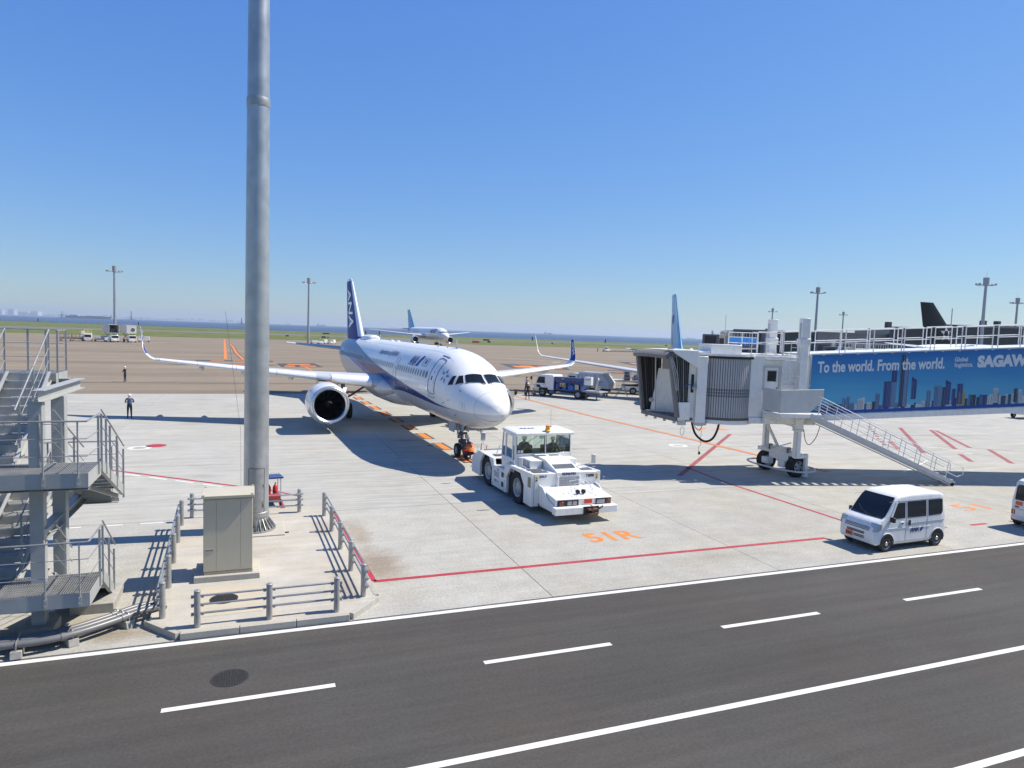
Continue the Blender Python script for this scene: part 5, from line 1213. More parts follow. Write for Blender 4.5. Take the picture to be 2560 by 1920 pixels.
    base = len(me.vertices); m3 = ex.mesh('x', [M[shirt], M[trousers], M['skin'], M['black']]); bm.from_mesh(m3)
    bm.to_mesh(me); bm.free(); bpy.data.meshes.remove(m3)
    o = link('person', me, None, angle=70, loc=loc, rot=(0, 0, rz)); tag(o, label, 'person', group)
    cr = Vector(P['crown'][0]); up = (cr - hd).normalized()
    if helmet:
        b = B(); b.lathe([(.118, -.01), (.112, .03), (.10, .075), (.065, .108), (.001, .12)], n=18); b.prism([(-.08, .10), (.08, .10), (.05, .165), (-.05, .165)], 'z', -.012, .004)
        b.build('helmet', M['helmet'], o, loc=hd + up * .055 * k, rot=(-(up.y) * 1.0, 0, 0))
    else:
        b = B(); b.lathe([(.088, -.03), (.094, .03), (.080, .085), (.04, .115), (.001, .122)], n=16); b.build('hair', M[hairm], o, loc=hd + up * .03 * k + Vector((0, -.012, 0)))
    if vest:
        ch, wa, co = Vector(P['chest'][0]), Vector(P['waist'][0]), Vector(P['collar'][0]); pe = Vector(P['pelvis'][0]); rg = []
        for c, rx, ry in ((pe * .35 + wa * .65, .205, .165), (wa, .205, .165), (wa * .4 + ch * .6, .225, .17), (ch, .225, .165), (ch * .4 + co * .6, .195, .135), (co, .125, .10)):
            rg.append([(c.x + rx * cos(2*pi*q/18), c.y + ry * sin(2*pi*q/18), c.z + ry * .0) for q in range(18)])
        v = B().loft(rg, (False, False)).build('vest', M[vest], o); sb = B()
        for f in (.25, .7):
            c = wa * (1 - f) + ch * f; sb.loft([[(c.x + .232 * cos(2*pi*q/18), c.y + .178 * sin(2*pi*q/18), c.z + dz) for q in range(18)] for dz in (-.015, .015)], (False, False))
        sb.build('reflective_strip', M['yellow'], v)
    return o
person('person in blue shirt and dark trousers, white helmet, seen from behind on light apron', (-7.85, 52.75, 0), R(8), 'blue_shirt', 'navy_cloth', 'stand', True, arms={'l': ((.27, .12, 1.16), (.12, .26, 1.18), (.03, .28, 1.2)), 'r': ((-.27, .12, 1.16), (-.12, .26, 1.15), (-.03, .28, 1.17))}, h=1.70)
person('person in navy uniform and white helmet standing far out on the brown taxi apron', (-12.9, 84.0, 0), R(60), 'navy_cloth', 'navy_cloth', 'stand', True, arms={'l': ((.30, .12, 1.30), (.12, .22, 1.42), (.06, .22, 1.46)), 'r': ((-.26, .05, 1.16), (-.2, .2, 1.1), (-.18, .26, 1.1))}, h=1.66)
person('crouching person in orange vest and white helmet beside the airliner nose wheel', (10.86, 34.15, 0), R(12), 'blue_shirt', 'navy_cloth', 'kneel', True, 'orange', h=1.72)
person('person in navy uniform and white helmet standing beside the tow bar near the blue truck', (26.35, 64.1, 0), R(-40), 'navy_cloth', 'navy_cloth', 'stride', True, h=1.72)
person('person in white shirt without helmet raising an arm left of the blue truck', (30.0, 73.4, 0), R(-70), 'white_shirt', 'navy_cloth', 'stride', False, arms={'l': ((.30, .20, 1.40), (.20, .34, 1.58), (.16, .36, 1.66)), 'r': ((-.25, .1, 1.18), (-.15, .3, 1.25), (-.1, .36, 1.28))}, h=1.72)
person('person in grey work clothes and white helmet between the blue truck and belt loader', (42.2, 75.2, 0), R(-95), 'grey_cloth', 'navy_cloth', 'stand', True, arms={'l': ((.24, .12, 1.14), (.2, .32, 1.02), (.19, .38, 1.0)), 'r': ((-.24, .12, 1.14), (-.2, .32, 1.02), (-.19, .38, 1.0))}, h=1.72)
person('tiny far person walking behind the baggage tractor on the taxi apron', (128.9, 241.6, 0), R(90), 'navy_cloth', 'navy_cloth', 'stride', False, h=1.72)
# ------------------------------------------------------------------ white towing tractor
W = M['white']
tg = thing('towing_tractor', 'white aircraft towing tractor with amber beacon in front of the airliner nose', 'tow tractor', (11.37, 25.1, 0), R(1.5)); tg.scale = (1, 1, .965)
def axle_wheel(parent, c, r, w, side, rim_m=None, name='wheel', rr=.60):
    b = B(); b.lathe([(r*rr, -w/2*.8), (r*.86, -w/2), (r*.96, -w/2*.9), (r, -w/2*.6), (r, w/2*.6), (r*.96, w/2*.9), (r*.86, w/2), (r*rr, w/2*.8)], axis='x', n=32, closed=True)
    t_ = b.build(name, M['rubber'], parent, loc=c)
    tr = B()
    for k in range(28):
        a = 2*pi*k/28
        for s in (-1, 1): tr.beam((s*w*.06, r*.995*cos(a), r*.995*sin(a)), (s*w*.46, r*.985*cos(a + .1), r*.985*sin(a + .1)), .035, .02, up=(0, cos(a), sin(a)))
    tr.build('tread_block', M['rubber'], t_, False)
    h = B(); s = side
    h.lathe([(r*rr, s*w*.40), (r*rr*.97, s*w*.44), (r*rr*.90, s*w*.40), (r*rr*.82, s*w*.26), (r*rr*.55, s*w*.30), (r*rr*.50, s*w*.36), (r*rr*.30, s*w*.40), (.001, s*w*.40)], axis='x', n=32, cap=False)
    rm = h.build('rim', rim_m or M['rim'], t_)
    for k in range(8):
        a = 2*pi*k/8; B().cyl((s*w*.28, r*rr*.68*cos(a), r*rr*.68*sin(a)), (s*w*.36, r*rr*.68*cos(a), r*rr*.68*sin(a)), r*.03, n=6).build('wheel_nut', M['steel_dark'], rm, False)
    return t_
prof = [(5.25, .28), (5.25, 1.0), (4.40, 1.45), (2.50, 1.43), (2.40, 1.16), (1.16, 1.16), (1.05, 1.50), (-1.62, 1.60), (-1.62, .28), (-.90, .28), (-.90, .98), (-.52, 1.40), (.50, 1.40), (.90, .96), (.90, .24), (2.60, .22), (2.60, .98), (2.98, 1.40), (3.72, 1.40), (4.14, .96), (4.16, .28)]
for s in (-1, 1): B().prism(prof, 'x', s * 1.49, s * 1.37).build('side_panel', W, tg, bevel=.012)
core = B(); core.bx(-1.36, 1.36, 4.18, 5.24, .3, 1.0); core.bx(-1.36, 1.36, .92, 2.58, .3, 1.14); core.bx(-1.0, 1.0, -1.55, 5.0, .45, 1.38); core.bx(-1.36, 1.36, -1.6, -.92, .3, 1.4)
core.build('chassis', M['dgrey'], tg, False)
dk = B(); dk.prism([(5.24, 1.0), (4.4, 1.44), (2.55, 1.42), (2.55, 1.38), (4.4, 1.38), (5.24, .95)], 'x', -1.365, 1.365); dk.build('rear_deck', W, tg, bevel=.006)
fd = B(); fd.prism([(1.05, 1.485), (-1.60, 1.585), (-1.60, 1.50), (1.05, 1.40)], 'x', -1.365, 1.365); fd.build('front_deck', W, tg, bevel=.006)
B().bx(-1.365, 1.365, 1.2, 2.4, 1.10, 1.155).build('step_deck', M['lgrey'], tg)
# front faces left and right of the grille, seen below the deck edge
for x0, x1 in ((-1.36, -.47), (.60, 1.36)): B().bx(x0, x1, -1.64, -1.60, .95, 1.58).build('front_panel', W, tg, bevel=.008)
for x0, x1 in ((-1.36, -1.18), (1.27, 1.36)): B().bx(x0, x1, -1.635, -1.60, .29, .945).build('front_panel', W, tg, bevel=.008)
# low nose platform and bumper
np_ = B(); np_.prism([(-1.60, 1.06), (-2.92, .90), (-3.02, .88), (-3.02, .34), (-1.60, .30)], 'x', -1.13, 1.22); nose = np_.build('nose_platform', W, tg, bevel=.015)
B().bx(-1.27, 1.30, -3.32, -3.025, .36, .63).build('bumper', W, tg, bevel=.02)
for s, x in ((-1, -1.16), (1, 1.25)): B().prism([(-1.62, 1.15), (-1.62, .4), (-3.0, .4), (-3.0, .66), (-2.5, .75), (-1.95, 1.12)], 'x', x - .02, x + .02).build('gusset_plate', W, tg, bevel=.006)
for x0, x1, fl in ((-1.06, -.20, 1), (.52, 1.16, -1)):
    lb = B().bx(x0, x1, -3.06, -3.02, .60, .86).build('lamp_housing', M['black'], tg, bevel=.01)
    w_ = (x1 - x0); xs_ = (x0 + w_ * .55, x0 + w_ * .80) if fl > 0 else (x0 + w_ * .18, x0 + w_ * .43)
    for x in xs_:
        hl_ = B().bx(x - .085, x + .085, -3.078, -3.06, .66, .80).build('headlight', M['lens'], lb, bevel=.006)
        for q in range(4): B().bx(x - .07 + .04 * q, x - .055 + .04 * q, -3.083, -3.078, .67, .79).build('lens_rib', M['grey'], hl_, False)
    xi = x0 + w_ * .17 if fl > 0 else x0 + w_ * .82
    B().bx(xi - .09, xi + .09, -3.078, -3.06, .66, .80).build('indicator', M['orange_glass'] if False else mat('dark_amber', (.22, .05, .02), .2), lb, bevel=.006)
pl_ = B().bx(.04, .37, -3.05, -3.025, .68, .86).build('number_plate', M['plate_orange'], tg, bevel=.004)
for k in range(3): B().box((.10 + .10 * k, -3.055, .765), (.05, .006, .09)).build('plate_figure', M['red'], pl_, False)
# tow hitch recess
B().bx(-.14, .50, -3.335, -3.3, .32, .64).build('hitch_recess', M['black'], tg)
hb_ = B(); hb_.bx(.0, .38, -3.50, -3.33, .34, .42); hb_.bx(.0, .38, -3.50, -3.33, .52, .58); hb_.cyl((.19, -3.44, .30), (.19, -3.44, .68), .035, n=10); hb_.beam((.42, -3.36, .5), (.62, -3.42, .66), .05); hb_.beam((.3, -3.4, .6), (.1, -3.38, .72), .03)
hb_.build('tow_hitch', mat('rusty_steel', (.16, .085, .055), .7, metal=.3, var=.3, scale=10), tg, bevel=.004)
for x in (-.02, .22): B().lathe([(.075, -.05), (.09, .0), (.085, .05), (.02, .09)], (x, -2.62, 1.04), 'y', 16).beam((x, -2.6, .92), (x, -2.6, 1.0), .02).build('work_lamp', M['black'], tg)
for p in ((-.85, -1.9), (-.60, -1.9), (-.25, -1.85), (-.9, -2.5), (-.55, -2.5), (-.30, -2.45), (.85, -2.2)):
    B().cyl((p[0], p[1], .95), (p[0], p[1], 1.03 - .12 * (-1.6 - p[1]) / 1.3 + .04), .012, n=6).build('tie_bolt', M['steel_dark'], nose, False)
# folded wire guard lying on the nose
wg_ = B()
for a, c in (((-.35, -2.85, .92), (-.05, -1.95, 1.32)), ((-.05, -1.95, 1.32), (.75, -1.85, 1.36)), ((.75, -1.85, 1.36), (.62, -2.9, .90)), ((-.20, -2.9, .90), (.02, -2.2, 1.22)), ((.30, -1.9, 1.35), (.36, -2.2, 1.20)), ((.36, -2.2, 1.2), (.72, -2.25, 1.18)), ((.05, -2.15, 1.22), (.60, -2.0, 1.30)), ((.55, -2.75, .95), (.70, -2.2, 1.18))): wg_.tube([a, c], .010, 6)
wg_.build('wire_guard', M['alu'], tg)
tb = B()
for x, y, z in ((.38, -2.05, 1.27), (.60, -2.05, 1.27)): tb.tube([(x, y, z), (x + .06, y - .14, z - .06), (x + .2, y - .1, z - .05), (x + .18, y + .02, z + .02)], .009, 5)
tb.build('cable', M['black'], tg)
# engine hood
hd_ = B(); hd_.prism([(-1.66, .90), (-1.66, 1.60), (-1.56, 1.655), (-.55, 1.92), (.55, 1.95), (.55, 1.4), (-1.0, .9)], 'x', -.46, .60); hood = hd_.build('engine_hood', W, tg, bevel=.02)
B().bx(.62, 1.24, -.05, .55, 1.42, 1.80).build('equipment_box', W, tg, bevel=.012); ab = B().bx(-1.02, -.52, -.45, .50, 1.45, 1.86).build('equipment_box', W, tg, bevel=.012)
for y0, y1 in ((-.33, -.06), (.02, .30)):
    vb_ = B().bx(-1.03, -1.02, y0, y1, 1.52, 1.80).build('vent', M['grey'], ab)
for x0, x1, y0, y1 in ((-1.30, -.75, -.95, -.65), (-1.3, -.7, -1.45, -1.12), (.70, 1.0, -.7, -.45), (.85, 1.3, -1.3, -1.0)):
    B().bx(x0, x1, y0, y1, 1.545 - (y0 + .5) * .036, 1.565 - (y0 + .5) * .036).build('deck_vent', M['dgrey'], tg)
for x in (-.28, .30): B().box((x, .20, 1.945), (.42, .22, .012)).build('hood_vent', M['dgrey'], hood)
for k in range(12):
    x = -.36 + .075 * k; B().beam((x, -1.40, 1.712), (x + .02, -1.02, 1.812), .034, .012).build('hood_slot', M['dgrey'], hood, False)
gr = B().bx(-.36, .50, -1.668, -1.655, .92, 1.42).build('grille', M['grey'], hood)
for k in range(15): B().bx(-.345 + .0585 * k, -.322 + .0585 * k, -1.688, -1.668, .935, 1.405).build('grille_bar', M['lgrey'], gr, False)
for z in (1.03, 1.13, 1.23, 1.33): B().bx(-.35, .49, -1.692, -1.686, z - .008, z + .008).build('grille_bar', M['lgrey'], gr, False)
for x0, x1, z0, z1 in ((-.42, -.36, .90, 1.45), (.50, .56, .90, 1.45)): B().bx(x0, x1, -1.70, -1.66, z0, z1).build('grille_frame', W, gr, bevel=.005)
lettering('KOMATSU', (-.22, -1.668, 1.50), (1, 0, 0), (0, 0, 1), .095, .60, parent=hood, bold=.012)
lettering('T4098', (.83, -1.645, 1.37), (1, 0, 0), (0, 0, 1), .115, .36, parent=tg, mats=M['black'], bold=.008)
lettering('ANA', (-1.20, -1.645, 1.43), (1, 0, 0), (0, 0, 1), .085, .24, parent=tg, bold=.008, shear=.3)
B().add([(-.95, -1.646, 1.43), (-.90, -1.646, 1.43), (-.86, -1.646, 1.515), (-.91, -1.646, 1.515)], ((0, 1, 2, 3),)).build('logo_bar', M['ink_blue'], tg, False)
for x in (-1.335, 1.27):
    wl_ = B().bx(x, x + .10, -1.648, -1.64, 1.28, 1.50).build('warning_label', M['yellow'], tg)
    B().add([(x + .02, -1.65, 1.40), (x + .08, -1.65, 1.40), (x + .05, -1.65, 1.46)], ((0, 1, 2),)).build('warning_mark', M['black'], wl_, False); B().box((x + .05, -1.65, 1.33), (.06, .004, .05)).build('warning_mark', M['black'], wl_, False)
# side details (left side faces the camera)
for s in (-1, 1):
    X = s * 1.492
    lm_ = B().bx(s*1.49, s*1.50, -1.56, -1.30, 1.02, 1.42).build('side_lamp', mat('smoked_lens', (.13, .09, .05), .2), tg, bevel=.008)
    for y0, y1, z0, z1 in ((1.20, 1.45, .82, 1.04), (1.20, 1.45, .40, .62)): B().bx(s*1.488, s*1.496, y0, y1, z0, z1).build('side_vent', M['black'], tg)
    for y, z in ((2.45, 1.30), (1.14, .98), (1.12, .32), (2.42, .34), (1.1, .70), (1.02, .92), (2.3, .9)): B().cyl((s*1.48, y, z), (s*1.505, y, z), .022, n=8).build('bolt', M['steel_dark'], tg, False)
    for k in range(5): B().bx(s*1.490, s*1.494, 1.75, 2.30, .70 + .05 * k, .73 + .05 * k).build('print_line', M['grey_print'], tg, False)
    for k in range(2): B().bx(s*1.490, s*1.494, 1.75, 1.98, .98 + .06 * k, 1.02 + .06 * k).build('print_line', M['grey_print'], tg, False)
    lettering('ANA', (s*1.494, 2.30 if s < 0 else 1.75, .46), (0, s, 0), (0, 0, 1), .11, .34, parent=tg, bold=.01, shear=.3, mats=M['grey_print'])
    B().add([(s*1.494, (1.90 if s < 0 else 2.12), .46), (s*1.494, (1.82 if s < 0 else 2.2), .46), (s*1.494, (1.75 if s < 0 else 2.27), .57), (s*1.494, (1.83 if s < 0 else 2.19), .57)], ((0, 1, 2, 3),)).build('logo_bar', M['grey_print'], tg, False)
    [B().bx(s*1.488, s*1.493, *q_).build('panel_seam', M['grey'], tg, False) for q_ in ((1.0, 2.5, .395, .40), (1.72, 1.725, .3, 1.1), (-1.25, -1.245, .3, 1.5))]
    axle_wheel(tg, (s * 1.17, 0.0, .675), .675, .50, s); axle_wheel(tg, (s * 1.17, 3.35, .675), .675, .50, s)
    B().tube([(s*1.15, -.35, 1.56), (s*1.45, -.75, 1.72), (s*1.62, -.80, 1.78)], .015, 6).build('mirror_arm', M['lgrey'], tg)
    B().bx(s*1.62 - .10, s*1.62 + .10, -.84, -.76, 1.72, 2.12).build('mirror', M['lgrey'], tg, bevel=.03)
    B().tube([(s*1.2, 4.2, 1.42), (s*1.3, 4.1, 1.7), (s*1.46, 3.9, 1.9), (s*1.46, 3.9, 2.05)], .015, 6).build('mirror_arm', M['lgrey'], tg)
    mr_ = B().bx(s*1.46 - .11, s*1.46 + .11, 3.86, 3.94, 2.0, 2.38).build('mirror', M['lgrey'], tg, bevel=.02); B().bx(s*1.46 - .09, s*1.46 + .09, 3.852, 3.862, 2.1, 2.36).build('mirror_glass', M['lens'], mr_)
rk = B()
for a, c in (((-.9, 3.6, 1.42), (-.55, 3.6, 1.42)), ((-.9, 3.6, 1.42), (-.75, 3.6, 1.78)), ((-.55, 3.6, 1.42), (-.45, 3.6, 1.78)), ((-.75, 3.6, 1.78), (-.45, 3.6, 1.78)), ((-1.4, 4.7, 1.2), (-1.4, 4.7, 1.62)), ((-1.2, 4.75, 1.2), (-1.2, 4.75, 1.6))): rk.tube([a, c], .018, 6)
rk.build('deck_rail', M['lgrey'], tg)
B().bx(-1.2, -.6, 2.9, 3.3, 1.42, 1.46).build('deck_hatch', M['dgrey'], tg)
# cab: posts, roof, lower panels, clear panes
cx0, cx1, cy0, cy1 = -1.29, 1.33, .56, 2.02
cb = B(); cb.bx(cx0, cx1, cy0, cy0 + .05, 1.50, 1.98); cb.bx(cx0, cx1, cy1 - .05, cy1, 1.42, 1.92); cb.bx(cx0, cx0 + .05, cy0 + .05, cy1 - .05, 1.15, 1.70); cb.bx(cx1 - .05, cx1, cy0 + .05, cy1 - .05, 1.15, 1.70)
cab = cb.build('cab', W, tg, bevel=.01)
for x in (cx0 + .04, cx1 - .04):
    B().beam((x, cy0 + .03, 1.9), (x, cy0 + .10, 2.80), .08).build('cab_post', W, cab, bevel=.01); B().beam((x, cy1 - .03, 1.8), (x, cy1 - .15, 2.80), .08).build('cab_post', W, cab, bevel=.01)
B().beam((.10, cy0 + .03, 1.96), (.10, cy0 + .10, 2.76), .05).build('cab_post', W, cab)
rf = B(); rf.loft([[(cx0 - .02, cy0 - .12, 2.76), (cx1 + .02, cy0 - .12, 2.76), (cx1 + .02, cy1 - .05, 2.80), (cx0 - .02, cy1 - .05, 2.80)], [(cx0 - .02, cy0 - .12, 2.86), (cx1 + .02, cy0 - .12, 2.86), (cx1 + .02, cy1 - .05, 2.90), (cx0 - .02, cy1 - .05, 2.90)], [(cx0 + .10, cy0, 2.93), (cx1 - .10, cy0, 2.93), (cx1 - .10, cy1 - .15, 2.96), (cx0 + .10, cy1 - .15, 2.96)]])
roof = rf.build('cab_roof', W, cab, bevel=.015)
lettering('ANA', (-.9, 1.15, 2.956), (1, 0, 0), (0, 1, .02), .22, .75, parent=roof, bold=.01, shear=.3, mats=M['ana_blue'])
for x0, x1 in ((cx0 + .09, .07), (.13, cx1 - .09)):
    B().add([(x0, cy0 + .028, 1.97), (x1, cy0 + .028, 1.97), (x1, cy0 + .098, 2.77), (x0, cy0 + .098, 2.77)], ((0, 1, 2, 3),)).build('windscreen', M['pane'], cab, False)
    B().tube([(x0 + .01, cy0 + .022, 1.98), (x1 - .01, cy0 + .022, 1.98), (x1 - .01, cy0 + .09, 2.76), (x0 + .01, cy0 + .09, 2.76)], .018, 6, closed=True).build('rubber_seal', M['black'], cab)
    B().add([(x0, cy1 - .03, 1.92), (x1, cy1 - .03, 1.92), (x1, cy1 - .14, 2.78), (x0, cy1 - .14, 2.78)], ((0, 1, 2, 3),)).build('rear_pane', M['pane'], cab, False)
    B().tube([(x1 - .25, cy0 - .0, 2.80), (x0 + .45, cy0 - .0, 2.45), (x0 + .15, cy0 - .0, 2.22)], .010, 5).build('wiper', M['black'], cab)
for s, x in ((-1, cx0), (1, cx1)):
    B().add([(x, cy0 + .12, 1.72), (x, cy1 - .10, 1.72), (x, cy1 - .22, 2.76), (x, cy0 + .16, 2.76)], ((0, 1, 2, 3),)).build('side_pane', M['pane'], cab, False)
    dr = B(); 
    for a, c in (((x + s*.012, cy0 + .22, 1.20), (x + s*.012, cy0 + .22, 2.74)), ((x + s*.012, cy0 + .22, 2.74), (x + s*.012, cy0 + .95, 2.74)), ((x + s*.012, cy0 + .95, 2.74), (x + s*.012, cy0 + 1.0, 1.20)), ((x + s*.012, cy0 + .22, 1.72), (x + s*.012, cy0 + .98, 1.72))): dr.beam(a, c, .06, .03)
    dr.bx(x + s*.005, x + s*.02, cy0 + .22, cy0 + 1.0, 1.2, 1.72); d_ = dr.build('cab_door', W, cab); B().box((x + s*.03, cy0 + .36, 1.55), (.03, .12, .03)).build('door_handle', M['steel_dark'], d_)
    B().beam((x + s*.012, cy1 - .06, 1.72), (x + s*.012, cy1 - .17, 2.72), .03, .03).build('cab_post', W, cab)
inn = B(); inn.bx(cx0 + .12, -.05, 1.15, 1.65, 1.3, 1.75); inn.bx(cx0 + .12, -.05, 1.55, 1.68, 1.7, 2.15); inn.bx(.35, 1.1, 1.15, 1.65, 1.3, 1.75); inn.bx(.35, 1.1, 1.55, 1.68, 1.7, 2.15); inn.bx(cx0 + .08, cx1 - .08, .64, .85, 1.5, 1.98); inn.bx(cx0 + .06, cx1 - .06, .62, 1.95, 1.2, 1.3)
inn.build('seat', M['black'], cab, bevel=.03)
B().tube([(.72 + .19 * cos(2*pi*q/16), 1.02 + .05 * sin(2*pi*q/16), 2.05 + .17 * sin(2*pi*q/16)) for q in range(16)], .018, 6, closed=True).tube([(.72, 1.03, 2.05), (.72, .85, 1.8)], .03, 8).build('steering_wheel', M['black'], cab)
for x in (cx0 + .18, cx0 + .32): B().box((x, cy0 + .02, 2.06), (.11, .006, .12)).build('sticker', M['white_shirt'], cab, False)
bc = B(); bc.lathe([(.12, 2.90), (.13, 2.96), (.10, 2.985)], (.16, cy0 + .0, 0), n=20); bn = bc.build('beacon_base', M['yellow'], roof)
B().lathe([(.09, 2.98), (.10, 3.0), (.095, 3.16), (.05, 3.19), (.001, 3.19)], (.16, cy0 + .0, 0), n=20).build('beacon_lens', M['orange_glass'], bn)
B().tube([(.75, 1.5, 2.95), (.75, 1.5, 3.0)], .03, 8).tube([(.75, 1.5, 3.0), (.74, 1.5, 3.75)], .004, 5).build('antenna', M['black'], roof)
drv = person('driver sitting in the tow tractor cab, seen dark through the windscreen', tg.matrix_basis @ Vector((-.78, 1.32, .72)) if False else (11.37 + .70, 25.1 + 1.25, .78), R(1.5 + 180), 'navy_cloth', 'navy_cloth', 'sit', True, h=1.66)
drv2 = person('second crew member sitting in the left half of the tow tractor cab', (11.37 - .62, 25.1 + 1.25, .80), R(1.5 + 180), 'navy_cloth', 'navy_cloth', 'sit', True, h=1.72)
# tow bar between tractor and nose gear
t = thing('tow_bar', 'red aircraft tow bar between the tow tractor and the nose wheels', 'tow bar', (0, 0, 0))
B().tube([(11.30, 30.4, .5), (11.1, 33.2, .42), (11.0, 34.4, .36)], .055, 10).build('bar', M['red'], t)
B().box((10.97, 34.75, .34), (.5, .28, .16), R(-5)).beam((10.75, 34.75, .34), (10.7, 35.0, .30), .09).beam((11.2, 34.75, .34), (11.2, 35.0, .30), .09).build('head', M['red'], t, bevel=.02)
for x in (10.75, 11.45): B().lathe([(.05, -.05), (.17, -.06), (.19, 0), (.17, .06), (.05, .05)], (x, 32.6, .19), 'x', 16).build('wheel', M['rubber'], t)
B().beam((10.75, 32.6, .19), (11.45, 32.6, .19), .05).beam((11.1, 32.6, .2), (11.12, 32.6, .42), .05).build('axle', M['steel_dark'], t)
B().tube([(11.45, 33.3, .40), (11.5, 33.3, .95)], .02, 6).tube([(11.25, 33.6, .40), (11.3, 33.6, 1.0)], .02, 6).build('lever', M['red'], t)
# ------------------------------------------------------------------ white kei vans
def rrect(y0w, y1w, z0, zs, z1, r):
    """section ring: lower half width y0w, shoulder height zs, roof half width y1w"""
    pts = [(-y0w + .06, z0), (-y0w, z0 + .07), (-y0w, zs)]
    zt = max(z1 - r, zs + .001); pts += [(-(y1w), zt)]
    for q in range(1, 5): a = pi/2 * q/4; pts.append((-(y1w) + r * (1 - cos(a)), zt + min(r, z1 - zt) * sin(a)))
    return pts + [(-y, z) for y, z in reversed(pts)]
def side_y(z, zt=1.80):
    return .735 if z < 1.0 else .735 - (z - 1.0) / (zt - 1.0) * .075
def make_van(label, loc, rz):
    v = thing('kei_van', label, 'van', loc, rz, 'small white vans beside the road')
    S = [(0.0, .64, .60, .34, .60, .68, .05), (.03, .68, .64, .27, .66, .80, .06), (.10, .72, .68, .24, .75, .95, .07), (.22, .735, .70, .23, .85, 1.035, .06), (.38, .735, .70, .22, .95, 1.09, .05), (.50, .735, .695, .22, 1.0, 1.17, .05), (.66, .735, .685, .22, 1.0, 1.39, .07), (.86, .735, .672, .22, 1.0, 1.64, .09), (1.02, .735, .665, .22, 1.0, 1.79, .10), (1.22, .735, .66, .22, 1.0, 1.855, .11), (1.7, .735, .66, .22, 1.0, 1.885, .11), (2.6, .735, .66, .22, 1.0, 1.885, .11), (3.1, .735, .66, .22, 1.0, 1.865, .11), (3.30, .73, .65, .24, 1.0, 1.80, .12), (3.365, .72, .62, .28, 1.0, 1.68, .14), (3.395, .70, .58, .33, 1.0, 1.45, .16)]
    b = B(); b.loft([[(s_[0], y, z) for y, z in rrect(*s_[1:])] for s_ in S]); body = b.build('body', W, v, angle=32)
    for k in range(5):
        y = -.44 + .22 * k; rp_ = B().loft([[(1.30, y - .03, 1.855), (1.30, y + .03, 1.855), (1.30, y, 1.862)], [(1.5, y - .03, 1.884), (1.5, y + .03, 1.884), (1.5, y, 1.899)], [(2.9, y - .03, 1.880), (2.9, y + .03, 1.880), (2.9, y, 1.895)], [(3.05, y - .03, 1.866), (3.05, y + .03, 1.866), (3.05, y, 1.869)]]).build('roof_rib', W, body)
    # windscreen lies just above the sloping front
    b = B(); g = []
    for x, z, hw in ((.405, 1.105, .625), (.50, 1.18, .63), (.66, 1.395, .625), (.86, 1.645, .60), (.975, 1.755, .57)):
        for j in range(9): u = -1 + j / 4; g.append((x - .014 + .02 * abs(u) ** 3, hw * u, z + .012))
    b.add(g, [(i*9+j, i*9+j+1, (i+1)*9+j+1, (i+1)*9+j) for i in range(4) for j in range(8)]); ws = b.build('windscreen', M['glass'], v)
    B().tube([g[0], g[4], g[8], g[17], g[26], g[35], g[44], g[40], g[36], g[27], g[18], g[9]], .014, 6, closed=True).build('windscreen_seal', M['black'], ws)
    B().tube([(.40, -.1, 1.10), (.50, .28, 1.24), (.62, .5, 1.36)], .010, 5).tube([(.40, .05, 1.10), (.44, -.35, 1.17)], .010, 5).build('wiper', M['black'], ws)
    for s in (-1, 1):
        def sp(x, z, o=.008): return (x, s * (side_y(z) + o), z)
        def pane(name, pts, mt):
            zs_ = B(); n_ = len(pts); zs_.add([sp(x, z) for x, z in pts] + [sp(x, z, -.01) for x, z in pts], [tuple(range(n_))] + [(i, (i+1) % n_, n_ + (i+1) % n_, n_ + i) for i in range(n_)]); return zs_.build(name, mt, v, False)
        pane('side_window', [(.72, 1.10), (1.36, 1.10), (1.36, 1.62), (1.06, 1.62), (.98, 1.56)], M['glass'])
        pane('side_window', [(1.48, 1.10), (2.38, 1.10), (2.38, 1.64), (1.48, 1.64)], M['glass']); pane('side_window', [(2.50, 1.10), (3.14, 1.12), (3.20, 1.22), (3.20, 1.63), (2.50, 1.64)], M['glass'])
        pane('window_trim', [(.62, 1.07), (.72, 1.07), (1.02, 1.64), (.95, 1.64)], W)
        sm = B()
        for x in (1.42, 2.44): sm.beam(sp(x, .34, .002), sp(x, 1.0, .002), .008, .008); sm.beam(sp(x, 1.0, .002), sp(x, 1.66, .002), .008, .008)
        sm.beam(sp(.56, .75, .002), sp(.62, 1.03, .002), .008, .008); sm.beam(sp(1.45, .90, .002), sp(3.28, .92, .002), .016, .012); sm.beam(sp(.62, 1.67, .0), sp(3.25, 1.67, -.0), .006, .01); sm.beam(sp(.62, .33, .002), sp(2.75, .33, .002), .008, .01)
        sm.build('door_seam', M['grey'], v, False)
        B().beam(sp(.45, .78, .004), sp(1.42, .78, .004), .012, .03).beam(sp(1.44, .74, .004), sp(2.6, .74, .004), .012, .02).build('side_crease', W, v)
        B().bx(1.12, 1.30, s * .735, s * .752, .86, .98).build('door_handle', W, v, bevel=.01); B().bx(1.52, 1.62, s * .735, s * .752, .83, 1.02).build('door_handle', M['black'], v, bevel=.01); B().bx(1.16, 1.26, s * .752, s * .756, .90, .94).build('handle_gap', M['black'], v)
        B().box((.66, s * .82, 1.10), (.10, .16, .17)).beam((.72, s * .72, 1.06), (.68, s * .80, 1.08), .05).build('mirror', M['black'], v, bevel=.03)
